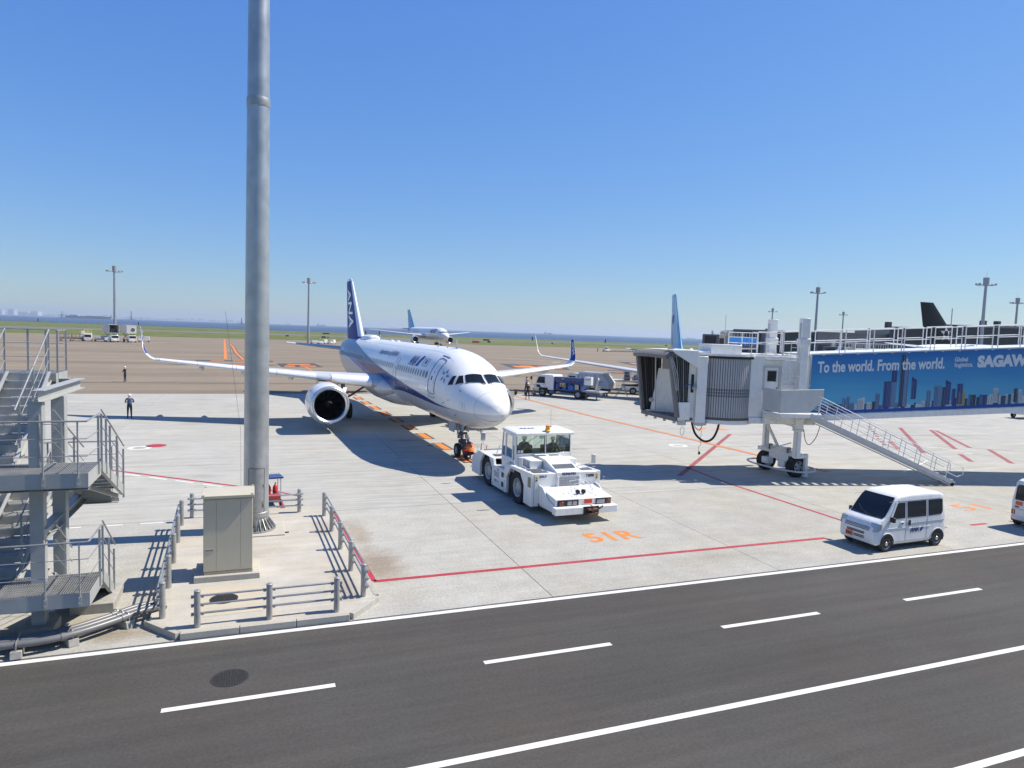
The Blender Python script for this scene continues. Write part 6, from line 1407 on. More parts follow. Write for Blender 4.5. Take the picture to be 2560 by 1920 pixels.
        for x in (.545, 3.0 - .015):
            ac_ = B(); ac_.prism([(x + .33 * cos(pi * q / 16) , .29 + .33 * sin(pi * q / 16)) for q in range(17)] + [(x - .33, .2), (x + .33, .2)], 'y', s * .66, s * .737); ac_.build('wheel_arch', M['black'], v)
            lip = B().tube([(x + .345 * cos(pi * q / 16), s * .737, .29 + .345 * sin(pi * q / 16)) for q in range(17)], .018, 6).build('arch_lip', W, v)
            r = .275; wb = B(); wb.lathe([(r*.62, -.06), (r*.86, -.072), (r, -.05), (r, .05), (r*.86, .072), (r*.62, .06)], axis='y', n=26, closed=True); ty = wb.build('tyre', M['rubber'], v, loc=(x, s * .672, r))
            rb__ = B(); rb__.lathe([(r*.64, s*.066), (r*.60, s*.060), (r*.52, s*.030), (r*.34, s*.052), (r*.26, s*.056), (r*.22, s*.075), (.001, s*.075)], axis='y', n=26, cap=False); rm = rb__.build('rim', mat('silver_rim', (.50, .50, .50), .35, metal=.6) if 'silver_rim' not in bpy.data.materials else bpy.data.materials['silver_rim'], ty)
            for q in range(8): a = 2*pi*q/8; B().box((r*.43*cos(a), s*.05, r*.43*sin(a)), (.06, .03, .05)).build('rim_slot', M['black'], rm, False)
        # headlamp wraps the corner
        hl_ = B(); hl_.loft([[(.205, s*.52, .70), (.205, s*.52, .98)], [(.10, s*.56, .70), (.165, s*.56, .96)], [(.075, s*.66, .71), (.16, s*.66, .95)], [(.12, s*.735, .74), (.20, s*.733, .94)], [(.30, s*.748, .78), (.34, s*.745, .92)]] if False else [[(.045, s*.47, .70), (.10, s*.47, .70), (.17, s*.47, .985), (.12, s*.47, .985)], [(.035, s*.62, .69), (.2, s*.62, .69), (.27, s*.62, .99), (.115, s*.62, .99)], [(.085, s*.725, .70), (.25, s*.70, .70), (.33, s*.70, .98), (.165, s*.715, .98)], [(.26, s*.744, .76), (.30, s*.72, .76), (.34, s*.72, .94), (.30, s*.742, .94)]])
        hl_.v = [(p[0] - .03, p[1] + s * .012, p[2]) for p in hl_.v]; hl = hl_.build('headlight', M['lens'], v, bevel=.008)
        B().box((.06, s*.57, .75), (.04, .16, .05)).build('indicator', mat('orange_bulb', (.5, .3, .15), .2) if 'orange_bulb' not in bpy.data.materials else bpy.data.materials['orange_bulb'], hl); B().ball((.09, s*.6, .87), .055, 10, (.5, 1, 1)).build('reflector', M['alu'], hl)
        # tail lamp low in the rear corner
        B().bx(3.33, 3.402, s*.56, s*.705, .48, .66).build('tail_lamp', mat('tail_red', (.25, .02, .02), .2) if 'tail_red' not in bpy.data.materials else bpy.data.materials['tail_red'], v, bevel=.01); B().bx(3.38, 3.406, s*.58, s*.64, .50, .64).build('indicator', M['orange_glass'], v)
        lettering('ANA', (1.62 if s < 0 else 2.16, s * .742, .60), (1 if s < 0 else -1, 0, 0), (0, 0, 1), .16, .42, parent=v, bold=.012, shear=.28)
        x0 = 2.08 if s < 0 else 1.70; q = 1 if s < 0 else -1
        B().add([(x0, s*.742, .60), (x0 + q*.10, s*.742, .60), (x0 + q*.19, s*.742, .76), (x0 + q*.09, s*.742, .76)], ((0, 1, 2, 3),)).build('logo_bar', M['ana_blue'], v, False)
        B().bx(.5, .62, s*.60, s*.63, .2, .28).build('mud_flap', M['black'], v)
    # front grille lines, bumper slots, plate
    for z in (.715, .765, .81): B().bx(-.022 + (z - .68) * .30, .10, -.48, .48, z - .009, z + .009).build('grille_line', M['dgrey'], v)
    for z, y0, y1 in ((.555, -.30, .38), (.60, -.30, .38), (.41, -.30, .10), (.46, -.30, .10)): B().bx(-.008, .05, y0, y1, z - .016, z + .016).build('bumper_slot', M['black'], v)
    pt = B().bx(-.018, .0, .14, .42, .36, .52).build('number_plate', M['plate_orange'], v, bevel=.004)
    for k in range(3): B().bx(-.022, -.018, .20 + .07 * k, .24 + .07 * k, .39, .47).build('plate_figure', M['black'], pt, False)
    lettering('ANA', (.062, .10 - .22, .835), (0, -1, 0), (.32, 0, 1), .05, .15, parent=v, bold=.006, shear=.3); lettering('27-88', (.072, .36, .87), (0, -1, 0), (.32, 0, 1), .055, .20, parent=v, mats=M['grey_print'])
    B().bx(0.2, 3.2, -.6, .6, .16, .25).build('underbody', M['black'], v)
    # tailgate
    b = B(); b.add([(3.398, -.53, 1.55), (3.418, -.57, 1.08), (3.418, .57, 1.08), (3.398, .53, 1.55), (3.382, .50, 1.66), (3.382, -.50, 1.66)], ((0, 1, 2, 3, 4, 5),)); rw_ = b.build('rear_window', M['glass'], v, False)
    B().tube([(3.39, -.54, 1.62), (3.418, -.58, 1.07), (3.418, .58, 1.07), (3.39, .54, 1.62)], .012, 6).build('rear_seal', M['black'], rw_)
    B().bx(3.39, 3.405, -.68, .68, .700, .712).bx(3.385, 3.405, -.66, .66, .40, .408).build('tailgate_seam', M['grey'], v); B().bx(3.40, 3.416, -.56, -.32, .86, 1.0).build('number_plate', M['plate_orange'], v); B().bx(3.395, 3.41, -.2, .2, .74, .82).build('handle_panel', M['grey'], v, bevel=.01)
    lettering('ANA', (3.412, -.60, .76), (0, 1, 0), (0, 0, 1), .06, .17, parent=v, bold=.006, shear=.3)
    return v
van = make_van('small white van with airline logo parked on the apron edge facing left', (19.20, 16.92, 0), R(1.5))
van2 = make_van('second small white van cut off by the right edge, seen from its rear', (31.25, 16.75, 0), R(180))
# ------------------------------------------------------------------ the jet bridge
JK = .0625
jb = thing('jet_bridge', 'white passenger boarding bridge with blue skyline banner and black cab bellows', 'jet bridge', (26.4, 26.4, 0), R(-16))
def ramp_box(b, x0, x1, y0, y1, z0, z1):
    """box whose long edges follow the tunnel's slope"""
    vs = [(x, y, z + JK * x) for x, y, z in ((x0, y0, z0), (x1, y0, z0), (x1, y1, z0), (x0, y1, z0), (x0, y0, z1), (x1, y0, z1), (x1, y1, z1), (x0, y1, z1))]
    return b.add(vs, ((0,3,2,1),(4,5,6,7),(0,1,5,4),(1,2,6,5),(2,3,7,6),(3,0,4,7)))
XE = 24.0
ramp_box(B(), -.22, XE, 0, 3.05, 3.0, 6.27).build('outer_tunnel', W, jb, bevel=.02)
ramp_box(B(), -.30, XE, -.015, 0.0, 6.27, 6.33).build('roof_edge', W, jb); ramp_box(B(), -.30, XE, -.05, 3.10, 6.275, 6.31).build('roof_sheet', W, jb)
for k in range(26): ramp_box(B(), .3 + .9 * k, .42 + .9 * k, -.06, -.012, 6.22, 6.29).build('roof_clip', M['lgrey'], jb, False)
bm_ = B(); ramp_box(bm_, -.25, XE, -.04, .10, 2.92, 3.22); bm_.build('bottom_beam', W, jb, bevel=.01)
bm_ = B(); ramp_box(bm_, -.25, XE, 2.95, 3.09, 2.92, 3.22); bm_.build('bottom_beam', W, jb, bevel=.01)
for k in range(6): ramp_box(B(), 4.2 + 3.6 * k, 4.8 + 3.6 * k, -.055, -.04, 2.96, 3.18).build('cover_plate', W, jb, bevel=.004)
# printed banner: blue print fading down, skyline and words
m, n, l, b_ = newmat('banner_print'); tc = n.new('ShaderNodeTexCoord'); sp_ = n.new('ShaderNodeSeparateXYZ'); l.new(tc.outputs['Object'], sp_.inputs[0])
mk = n.new('ShaderNodeMath'); mk.operation = 'MULTIPLY_ADD'; mk.inputs[1].default_value = -JK; l.new(sp_.outputs[0], mk.inputs[0]); l.new(sp_.outputs[2], mk.inputs[2])
r = n.new('ShaderNodeMapRange'); r.inputs[1].default_value = 3.3; r.inputs[2].default_value = 6.3; l.new(mk.outputs[0], r.inputs[0])
rp = n.new('ShaderNodeValToRGB'); rp.color_ramp.elements[0].color = (.11, .40, .56, 1); rp.color_ramp.elements[1].color = (.006, .125, .40, 1); e = rp.color_ramp.elements.new(.5); e.color = (.045, .27, .50, 1)
nz = n.new('ShaderNodeTexNoise'); nz.inputs['Scale'].default_value = .7; mp = n.new('ShaderNodeMapping'); mp.inputs['Scale'].default_value = (.35, 1, 2.2); l.new(tc.outputs['Object'], mp.inputs[0]); l.new(mp.outputs[0], nz.inputs['Vector'])
ad = n.new('ShaderNodeMath'); ad.operation = 'MULTIPLY_ADD'; ad.inputs[1].default_value = .35; l.new(nz.outputs[0], ad.inputs[0]); l.new(r.outputs[0], ad.inputs[2])
sb_ = n.new('ShaderNodeMath'); sb_.operation = 'SUBTRACT'; sb_.inputs[1].default_value = .17; l.new(ad.outputs[0], sb_.inputs[0])
l.new(sb_.outputs[0], rp.inputs[0]); l.new(rp.outputs[0], b_.inputs['Base Color']); b_.inputs['Roughness'].default_value = .38; M['banner'] = m
bn = ramp_box(B(), -.22, XE, -.018, 0.0 - .002, 3.24, 6.26).build('banner', M['banner'], jb, False)
ramp_box(B(), -.1, XE, -.022, -.018, 3.26, 3.42).build('banner_band', mat('band_blue', (.01, .05, .28), .4), bn, False)
for k in range(30): ramp_box(B(), .35 + .8 * k, .43 + .8 * k, -.03, -.018, 3.235, 3.25).build('banner_fixing', M['ink_blue'], bn, False)
bt = [M['ink_blue'], mat('print_steel_blue', (.10, .19, .33), .45), mat('print_pale', (.42, .47, .50), .45), mat('print_dark', (.02, .03, .06), .45), mat('print_gold', (.30, .24, .08), .45)]
sk_ = B(); r9 = random.Random(12)
def tower(x0, x1, z1, mi, z0=3.42, slant=0.0, y=-.0225):
    sk_.m(mi); sk_.add([(x0, y, z0 + JK*x0), (x1, y, z0 + JK*x1), (x1, y, z1 - slant + JK*x1), (x0, y, z1 + JK*x0)], ((0, 1, 2, 3),))
    if x1 - x0 > .1 and z1 - z0 > .2:
        sk_.m(3 if mi in (1, 2) else 1); kx = max(2, int((x1 - x0) / .075))
        for q in range(kx):
            if r9.random() > .3: xx = x0 + (x1 - x0) * (q + .3) / kx; sk_.add([(xx, y - .002, z0 + .04 + JK*xx), (xx + .018, y - .002, z0 + .04 + JK*xx), (xx + .018, y - .002, z1 - max(slant, 0) - .06 + JK*xx), (xx, y - .002, z1 - max(slant, 0) - .06 + JK*xx)], ((0, 1, 2, 3),))
x = .2
while x < XE - .4:
    w_ = r9.uniform(.10, .30); h_ = r9.uniform(.18, .45) if x < 8.2 else r9.uniform(.35, .62)
    if 3.5 < x < 5.6: h_ *= .7
    tower(x, x + w_, 3.42 + h_, r9.choice((1, 2, 2, 3, 0, 2)), 3.42, 0.0, -.0195 - .001 * r9.random()); x += w_ * r9.uniform(.7, 1.2)
for a in ((1.5, 1.72, 4.08, 1, 3.42, .1), (1.74, 1.9, 4.1, 1, 3.42, -.02), (2.3, 2.7, 3.95, 2, 3.42, -.1), (3.25, 3.5, 4.25, 1, 3.42, .05), (3.66, 4.05, 4.80, 0, 3.46, .0), (4.05, 4.34, 4.82, 1, 3.46, .05), (4.05, 4.33, 5.38, 0, 4.76, .06), (4.50, 4.72, 6.14, 3, 3.48, .02), (4.72, 4.95, 6.1, 1, 3.48, .32), (5.14, 5.42, 5.0, 0, 3.85, .18), (6.0, 6.22, 4.28, 1, 3.42, .03), (6.39, 6.8, 4.52, 1, 3.42, .03), (6.82, 7.0, 4.4, 3, 3.42, 0), (6.98, 7.28, 4.78, 0, 3.5, .16), (7.35, 7.55, 4.3, 0, 3.5, 0), (7.62, 7.94, 4.55, 0, 3.5, 0), (7.74, 8.08, 4.15, 4, 3.42, .02), (9.6, 9.9, 4.25, 2, 3.5, 0), (10.75, 10.95, 4.2, 3, 3.5, 0), (11.0, 11.2, 4.15, 2, 3.5, .02)): tower(*a[:4], a[4], a[5], -.0235)
sk_.build('skyline_print', bt, bn, False)
Mbt = mat('print_white', (.62, .66, .68), .4, var=.02)
def btext(s, x0, x1, z, h, bold=.03):
    vs, fs, w = text2d(s, h / .69, bold); k = (x1 - x0) / w; q = B(); q.add([(x0 + v[0]*k, -.028, z + v[1] + JK * (x0 + v[0]*k)) for v in vs], fs); return q.build('banner_lettering', Mbt, bn, False)
btext('To the world.', .10, 3.06, 5.38, .53, .022); btext('From the world.', 3.25, 6.84, 5.38, .53, .022); btext('Global', 7.36, 8.07, 5.70, .21, .008); btext('logistics.', 7.38, 8.38, 5.42, .21, .008); btext('SAGAWA', 8.60, 11.85, 5.40, .52, .05)
# roof railings
rp_ = B()
for y in (.06, 2.98):
    for a, c in ((-1.7, -.42), (-.34, 1.22), (1.52, 4.50), (3.02, 4.56), (4.64, 6.04), (6.26, 7.72), (7.92, 9.4), (9.7, 13.4), (13.7, 17), (17.3, 20.5), (20.8, 23.8)):
        if a == 3.02: continue
        zf = lambda q: 6.30 + JK * q
        for z in (1.15, .58): B().tube([(a, y, zf(a) + z), (c, y, zf(c) + z)], .024, 8).build('handrail', W, jb)
        k = max(1, round((c - a) / 1.45))
        for q in range(k + 1): xx = a + (c - a) * q / k; B().tube([(xx, y, zf(xx)), (xx, y, zf(xx) + 1.15)], .026, 8).build('rail_post', W, jb)
# inner tunnel section with the service door
b = B(); b.bx(-3.30, -.22, .12, 2.93, 2.95, 6.12); b.build('inner_tunnel', W, jb, bevel=.02)
B().bx(-1.72, -.24, .06, .12, 2.95, 5.95).build('wall_panel', W, jb, bevel=.01)
for z in (4.75, 5.0, 5.25): B().bx(-1.70, -1.30, .05, .062, z, z + .012).build('panel_seam', M['lgrey'], jb, False)
B().bx(-3.28, -.22, .04, .14, 2.72, 3.02).build('bottom_beam', W, jb, bevel=.01)
fr_ = B(); fr_.bx(-2.64, -2.58, .06, .12, 4.4, 5.62); fr_.bx(-1.84, -1.78, .06, .12, 4.4, 5.62); fr_.bx(-2.58, -1.84, .06, .12, 5.56, 5.62); fr_.build('door_frame', M['lgrey'], jb)
dr = B().bx(-2.56, -1.86, .085, .12, 3.5, 5.55).build('service_door', W, jb, bevel=.006)
B().bx(-2.42, -1.99, .075, .085, 4.88, 5.38).build('door_window', M['glass'], dr); B().tube([(-2.44, .07, 4.86), (-1.97, .07, 4.86), (-1.97, .07, 5.40), (-2.44, .07, 5.40)], .014, 6, closed=True).build('window_seal', M['grey'], dr); B().box((-1.93, .07, 4.5), (.04, .05, .12)).build('door_handle', M['steel_dark'], dr)
B().bx(-2.6, -1.7, -.18, .10, 5.92, 5.96).build('door_canopy', M['lgrey'], jb)
# rotating cab barrel with its slatted curtain
RC, RR = (-4.32, 1.55), 1.74
sl = B(); sl.bx(RR - .012, RR + .014, -.045, .045, 2.98, 5.92); sme = sl.mesh('curtain_slat', mat('slat_grey', (0.40, 0.405, 0.41), .45, metal=.2, var=.05))
B().lathe([(RR - .035, 2.97), (RR - .035, 5.93)], (RC[0], RC[1], 0), n=56, cap=False).build('barrel_core', M['steel_dark'], jb)
wi = B()
for z in (4.02, 4.17, 4.32): wi.bx(RR + .012, RR + .016, -.045, -.018, z, z + .11); wi.bx(RR + .012, RR + .016, .018, .045, z, z + .11)
wme = wi.mesh('slat_opening', M['dgrey'])
for k in range(46):
    a = R(-176 + k * 3.95); so = link('curtain_slat', sme, jb, False, loc=(RC[0], RC[1], 0), rot=(0, 0, a))
    if R(-135) < a < R(-42): link('slat_opening', wme, so, False)
for z0, z1, r_, mm in ((5.93, 6.05, RR + .10, M['black']), (6.05, 6.16, RR + .14, W), (2.86, 2.97, RR + .04, M['steel_dark']), (2.66, 2.86, RR + .02, W)):
    B().lathe([(RR - .15, z0), (r_, z0), (r_, z1), (RR - .15, z1)], (RC[0], RC[1], 0), n=56, closed=True).build('barrel_ring', mm, jb)
B().lathe([(.01, 2.68), (RR - .1, 2.68), (RR - .1, 2.84), (.01, 2.84)], (RC[0], RC[1], 0), n=40).build('barrel_floor', W, jb); B().lathe([(.01, 6.0), (RR - .1, 6.0), (RR - .1, 6.1), (.01, 6.1)], (RC[0], RC[1], 0), n=40).build('barrel_roof', W, jb)
B().bx(-5.2, -3.6, .6, 2.4, 6.12, 6.62).build('roof_unit', W, jb, bevel=.02); B().prism([(-6.2, 6.12), (-5.2, 6.12), (-5.2, 6.30)], 'y', .7, 2.3).build('roof_wedge', W, jb)
for k in range(3): B().lathe([(.10, 6.1), (.12, 6.28), (.05, 6.34)], (-5.5 + .5*k, 2.7, 0), n=12).build('roof_lamp', W, jb)
# cab: column, walls, floor, opening, bellows
B().bx(-6.12, -5.60, -.16, .36, 2.70, 6.02).build('cab_column', W, jb, bevel=.03)
B().prism([(-6.12, 2.7), (-5.98, 2.55), (-5.72, 2.55), (-5.6, 2.7)], 'y', -.10, .30).build('column_foot', M['lgrey'], jb, bevel=.03)
B().bx(-6.55, -6.12, .02, .10, 2.72, 6.05).build('cab_wall', W, jb, bevel=.01); B().bx(-6.36, -6.22, .0, .02, 4.2, 5.1).build('side_window', M['glass'], jb); B().ball((-6.25, -.16, 4.45), .12, 12).tube([(-6.25, .05, 4.55), (-6.25, -.16, 4.5)], .02, 6).tube([(-6.3, .02, 4.7), (-6.5, -.15, 4.72)], .012, 5).build('cab_camera', M['grey'], jb)
# opening frame from (-7.2,-.1) to (-8.0,3.1)
A0, A1 = Vector((-7.02, -.12, 0)), Vector((-7.86, 3.05, 0)); B0, B1 = Vector((-6.50, -.08, 0)), Vector((-7.0, 3.10, 0))
fl = B(); fl.prism([(A0.x, A0.y), (A1.x, A1.y), (B1.x, B1.y), (-6.0, 3.0), (-5.6, .2), (B0.x, B0.y)], 'z', 2.80, 2.93); fl.build('cab_floor', M['dgrey'], jb)
bp_ = B(); bp_.beam((A0.x - .03, A0.y, 2.86), (A1.x - .03, A1.y, 2.86), .16, .22); bp_.build('dock_bumper', M['bellows_grey'], jb, bevel=.03)
for k in range(4):
    p = A0.lerp(A1, .1 + .27 * k); B().box((p.x + .05, p.y, 2.70), (.12, .14, .14)).build('bumper_bracket', M['lgrey'], jb)
B().prism([(-6.9, 3.05), (-5.6, 3.05), (-5.6, 3.12), (-6.9, 3.12)], 'z', 2.9, 5.95).build('cab_wall', W, jb)
B().prism([(-6.05, .25), (-5.95, .25), (-5.95, 3.0), (-6.05, 3.0)], 'z', 2.93, 5.9).build('back_wall', W, jb); B().prism([(-6.75, .9), (-6.1, 1.6), (-6.1, 1.66), (-6.78, .96)], 'z', 2.95, 5.7).build('partition', W, jb)
B().add([(-7.55, 2.65, 2.95), (-6.4, 1.9, 2.95), (-6.5, 1.95, 5.2), (-7.25, 2.45, 5.25)], ((0, 1, 2, 3),)).add([(-7.57, 2.69, 2.95), (-6.42, 1.94, 2.95), (-6.52, 1.99, 5.2), (-7.27, 2.49, 5.25)], ((3, 2, 1, 0),)).build('folding_panel', W, jb, False)
B().lathe([(.02, -.06), (.12, -.05), (.12, .05), (.02, .06)], (-7.55, 2.6, 3.55), 'y', 14).build('roller', M['lgrey'], jb)
B().tube([(-7.4, 2.3, 3.0), (-7.5, 2.35, 5.85)], .035, 8).build('post', M['lgrey'], jb)
B().prism([(-8.2, 3.15), (-7.6, -.1), (-6.1, -.1), (-6.1, 3.15)], 'z', 5.95, 6.02).build('cab_ceiling', M['lgrey'], jb)
# bellows: folded curtain each side and over the top
TOPL = .50
def fold_pt(f, side, z):
    """f 0 = cab, 1 = front frame; side 0 near, 1 far; z fraction"""
    a, c = (B0, A0) if side == 0 else (B1, A1); lean = (TOPL if side == 0 else .42) * z
    return Vector((a.x + (c.x - lean - a.x) * f, a.y + (c.y - a.y) * f, 2.95 + z * (3.12 - .06 * f)))
for side, NF in ((0, 9), (1, 9)):
    for k in range(NF):
        f0, f1 = k / NF, (k + 1) / NF; fm = (f0 + f1) / 2; b = B(); so = -1 if side == 0 else 1; g = []
        for i in range(7):
            z = i / 6; dep = .10 + .10 * z
            for f, o_ in ((f0, 0.0), (fm - .02, dep), (fm + .02, dep), (f1, 0.0)):
                p = fold_pt(f, side, z); g.append((p.x, p.y - so * (dep - o_) * 1.0 + so * .02, p.z))
        b.add(g, [(i*4+j, i*4+j+1, (i+1)*4+j+1, (i+1)*4+j) for i in range(6) for j in range(3)]); b.build('bellows_fold', M['bellows'], jb, True, angle=20); B().tube([(g[4*i+1][0], g[4*i+1][1] - .02, g[4*i+1][2]) for i in range(7)], .014, 5).build('fold_highlight', M['alu_dull'] if k % 3 == 0 else M['bellows_grey'], jb)  # pale grey tube along each fold stands in for a highlight on the fabric
for side in (0, 1):
    b = B(); p0, p1 = fold_pt(1.0, side, 0.0), fold_pt(1.0, side, 1.0); b.beam(p0, p1, .20, .30, up=(0, 1, 0)); b.build('bellows_frame', M['bellows_grey'], jb, bevel=.04)
p0, p1 = fold_pt(1.02, 0, .985), fold_pt(1.02, 1, .985)
b = B(); b.loft([[(p.x - .20, p.y - .05, p.z - .14), (p.x - .26, p.y, p.z + .02), (p.x - .05, p.y, p.z + .18), (p.x + .3, p.y, p.z + .2), (p.x + .3, p.y, p.z - .05)] for p in [p0.lerp(p1, q / 6) + Vector((-.14 * sin(pi * q / 6), 0, .05 * sin(pi * q / 6))) for q in range(7)]]); b.build('bellows_lintel', M['bellows_grey'], jb, angle=50)
for k in range(8):
    f = k / 8; q0, q1 = fold_pt(f, 0, 1.0), fold_pt(f, 1, 1.0); q2, q3 = fold_pt(f + .0625, 0, 1.0), fold_pt(f + .0625, 1, 1.0); q4, q5 = fold_pt(f + .125, 0, 1.0), fold_pt(f + .125, 1, 1.0)
    B().add([q0, q1, q3 + Vector((0, 0, .1)), q2 + Vector((0, 0, .1)), q5, q4], ((0, 1, 2, 3), (3, 2, 4, 5))).build('bellows_roof_fold', M['bellows'], jb, True, angle=20)
B().prism([(-7.35, 6.12), (-6.15, 5.42), (-6.15, 6.28), (-7.45, 6.26)], 'y', -.30, -.24).build('hood_side', W, jb, bevel=.008)
B().add([(-7.45, -.28, 6.27), (-6.1, -.28, 6.30), (-6.1, 3.2, 6.30), (-8.0, 3.2, 6.27)], ((0, 1, 2, 3),)).add([(-7.45, -.28, 6.23), (-6.1, -.28, 6.26), (-6.1, 3.2, 6.26), (-8.0, 3.2, 6.23)], ((3, 2, 1, 0),)).build('hood_roof', W, jb, False)
B().bx(-7.02, -6.42, -.22, -.15, 2.85, 3.72).build('side_guard', W, jb, bevel=.01)
for k in range(7): B().tube([(-7.6 + .15*k, .1 + .3*k, 6.30), (-7.5 + .15*k, .25 + .3*k, 6.34)], .02, 5).build('hood_fixing', M['steel_dark'], jb)
B().tube([(-7.0, -.3, 4.55), (-6.4, -.28, 4.62)], .02, 6).build('strap', M['truck_blue'], jb); 
for k in range(3): B().tube([(-7.55 + .05*k, -.26, 5.9), (-7.35 + .1*k, -.30, 5.0), (-7.2 + .05*k, -.28, 4.3)], .012, 5).build('cord', M['alu_dull'], jb)
# hanging hose loop, cables and lamp pods underneath
B().tube(catmull([(-6.15, .4, 3.05), (-6.05, .4, 2.6), (-5.85, .45, 2.1), (-5.5, .5, 1.78), (-5.2, .5, 1.70), (-4.9, .5, 1.86), (-4.7, .5, 2.25), (-4.6, .5, 2.72)]), .055, 10).build('hose', M['rubber'], jb)
B().tube(catmull([(-6.0, .3, 2.9), (-5.95, .3, 2.5), (-5.7, .3, 2.28), (-5.55, .3, 2.55)]), .018, 6).tube([(-5.62, .2, 2.3), (-5.66, .2, 1.75), (-5.6, .2, 1.6), (-5.72, .2, 1.45), (-5.7, .2, 1.22)], .010, 5).box((-5.68, .2, 1.15), (.09, .07, .14)).build('control_cable', M['black'], jb)
lp_ = B(); lp_.lathe([(.02, 2.55), (.14, 2.57), (.18, 2.7), (.18, 2.72)], (-5.55, .2, 0), n=16); lp_.build('floodlight', M['lgrey'], jb)
B().box((-6.75, .0, 2.66), (.40, .25, .18)).build('sensor_box', M['lgrey'], jb, bevel=.02); B().tube([(-6.7 + .10*cos(2*pi*q/14), -.05, 2.28 + .22*sin(2*pi*q/14)) for q in range(14)], .012, 5, closed=True).build('pull_ring', M['grey'], jb)
# drive column: two lift legs, tops, cross beam, bogie
LX = -.80
for y in (-.18, 3.23):
    s = -1 if y < 0 else 1
    B().bx(LX - .20, LX + .20, y - .18, y + .18, 2.55, 6.75).build('lift_column', W, jb, bevel=.02); lg_ = B().bx(LX - .14, LX + .14, y - .14, y + .14, 1.05, 2.6).build('inner_leg', W, jb, bevel=.01)
    B().bx(LX - .26, LX + .26, y - .22, y + .22, 6.72, 7.05).build('column_cap', W, jb, bevel=.02); B().bx(LX - .20, LX + .20, y - .19, y + .19, 7.05, 8.05).build('motor_cover', W, jb, bevel=.015); B().bx(LX - .24, LX - .20, y - .05, y + .05, 7.1, 7.8).build('conduit', M['lgrey'], jb)
    for z in (2.56, 2.46): B().bx(LX - .20, LX + .20, y - .19, y + .19, z - .04, z + .04).build('flange', W, lg_)
    for dx in (-.17, -.06, .06, .17):
        for z in (2.52,): B().cyl((LX + dx, y - .20, z), (LX + dx, y - .215, z), .02, n=6).build('bolt', M['steel_dark'], lg_)
    B().prism([(LX - .30, 6.15), (LX - .20, 6.15), (LX - .20, 7.0)], 'y', y - .03, y + .03).prism([(LX + .30, 6.15), (LX + .20, 6.15), (LX + .20, 7.0)], 'y', y - .03, y + .03).build('gusset', W, jb)
    B().bx(LX - .11, LX - .06, y - .17, y - .14, 1.1, 2.5).build('guide_rail', M['lgrey'], lg_)
B().bx(-2.62, .1, -.16, -.04, 2.74, 3.40).build('drive_beam', W, jb, bevel=.01); B().bx(-2.62, .1, 3.09, 3.2, 2.74, 3.40).build('drive_beam', W, jb, bevel=.01); B().bx(LX - .25, LX + .25, -.04, 3.09, 2.62, 2.9).build('cross_beam', W, jb, bevel=.01)
for x in (-2.58, -.45, -.05):
    for z in (2.85, 3.05, 3.25): B().cyl((x, -.16, z), (x, -.175, z), .022, n=6).build('bolt', M['steel_dark'], jb)
B().beam((-2.0, -.17, 2.78), (-1.4, -.17, 3.3), .05, .03).build('stiffener', W, jb); B().beam((-.3, -.19, 2.78), (-.62, -.19, 3.2), .05, .03).build('stiffener', W, jb)
B().beam((-1.7, 1.5, 2.75), (-.9, 1.5, 1.3), .12).build('brace', W, jb); B().beam((-1.6, .9, 1.35), (-.85, .3, 1.75), .05).build('stay_rod', M['lgrey'], jb)
BA = R(20)
def bo(x, y, z): # bogie frame: steered a little
    a = BA; return (-.86 + x * cos(a) - y * sin(a), 1.25 + x * sin(a) + y * cos(a), z)
b = B(); b.box(bo(0, 0, 1.12), (.44, 2.9, .20), BA); b.box(bo(0, 0, 1.30), (.3, .9, .2), BA); b.box(bo(0, -.05, .92), (.5, 1.3, .34), BA); bogie = b.build('bogie', W, jb, bevel=.02)
for y in (-1.4, 1.4): B().box(bo(.22, y, .75), (.16, .14, 1.0), BA).prism([(bo(.22, y, 0)[0] - .12, .10), (bo(.22, y, 0)[0] + .14, .10), (bo(.22, y, 0)[0] + .04, .28), (bo(.22, y, 0)[0] - .02, .28)], 'y', bo(.22, y, 0)[1] - .12, bo(.22, y, 0)[1] + .12).build('stop_foot', W, bogie)
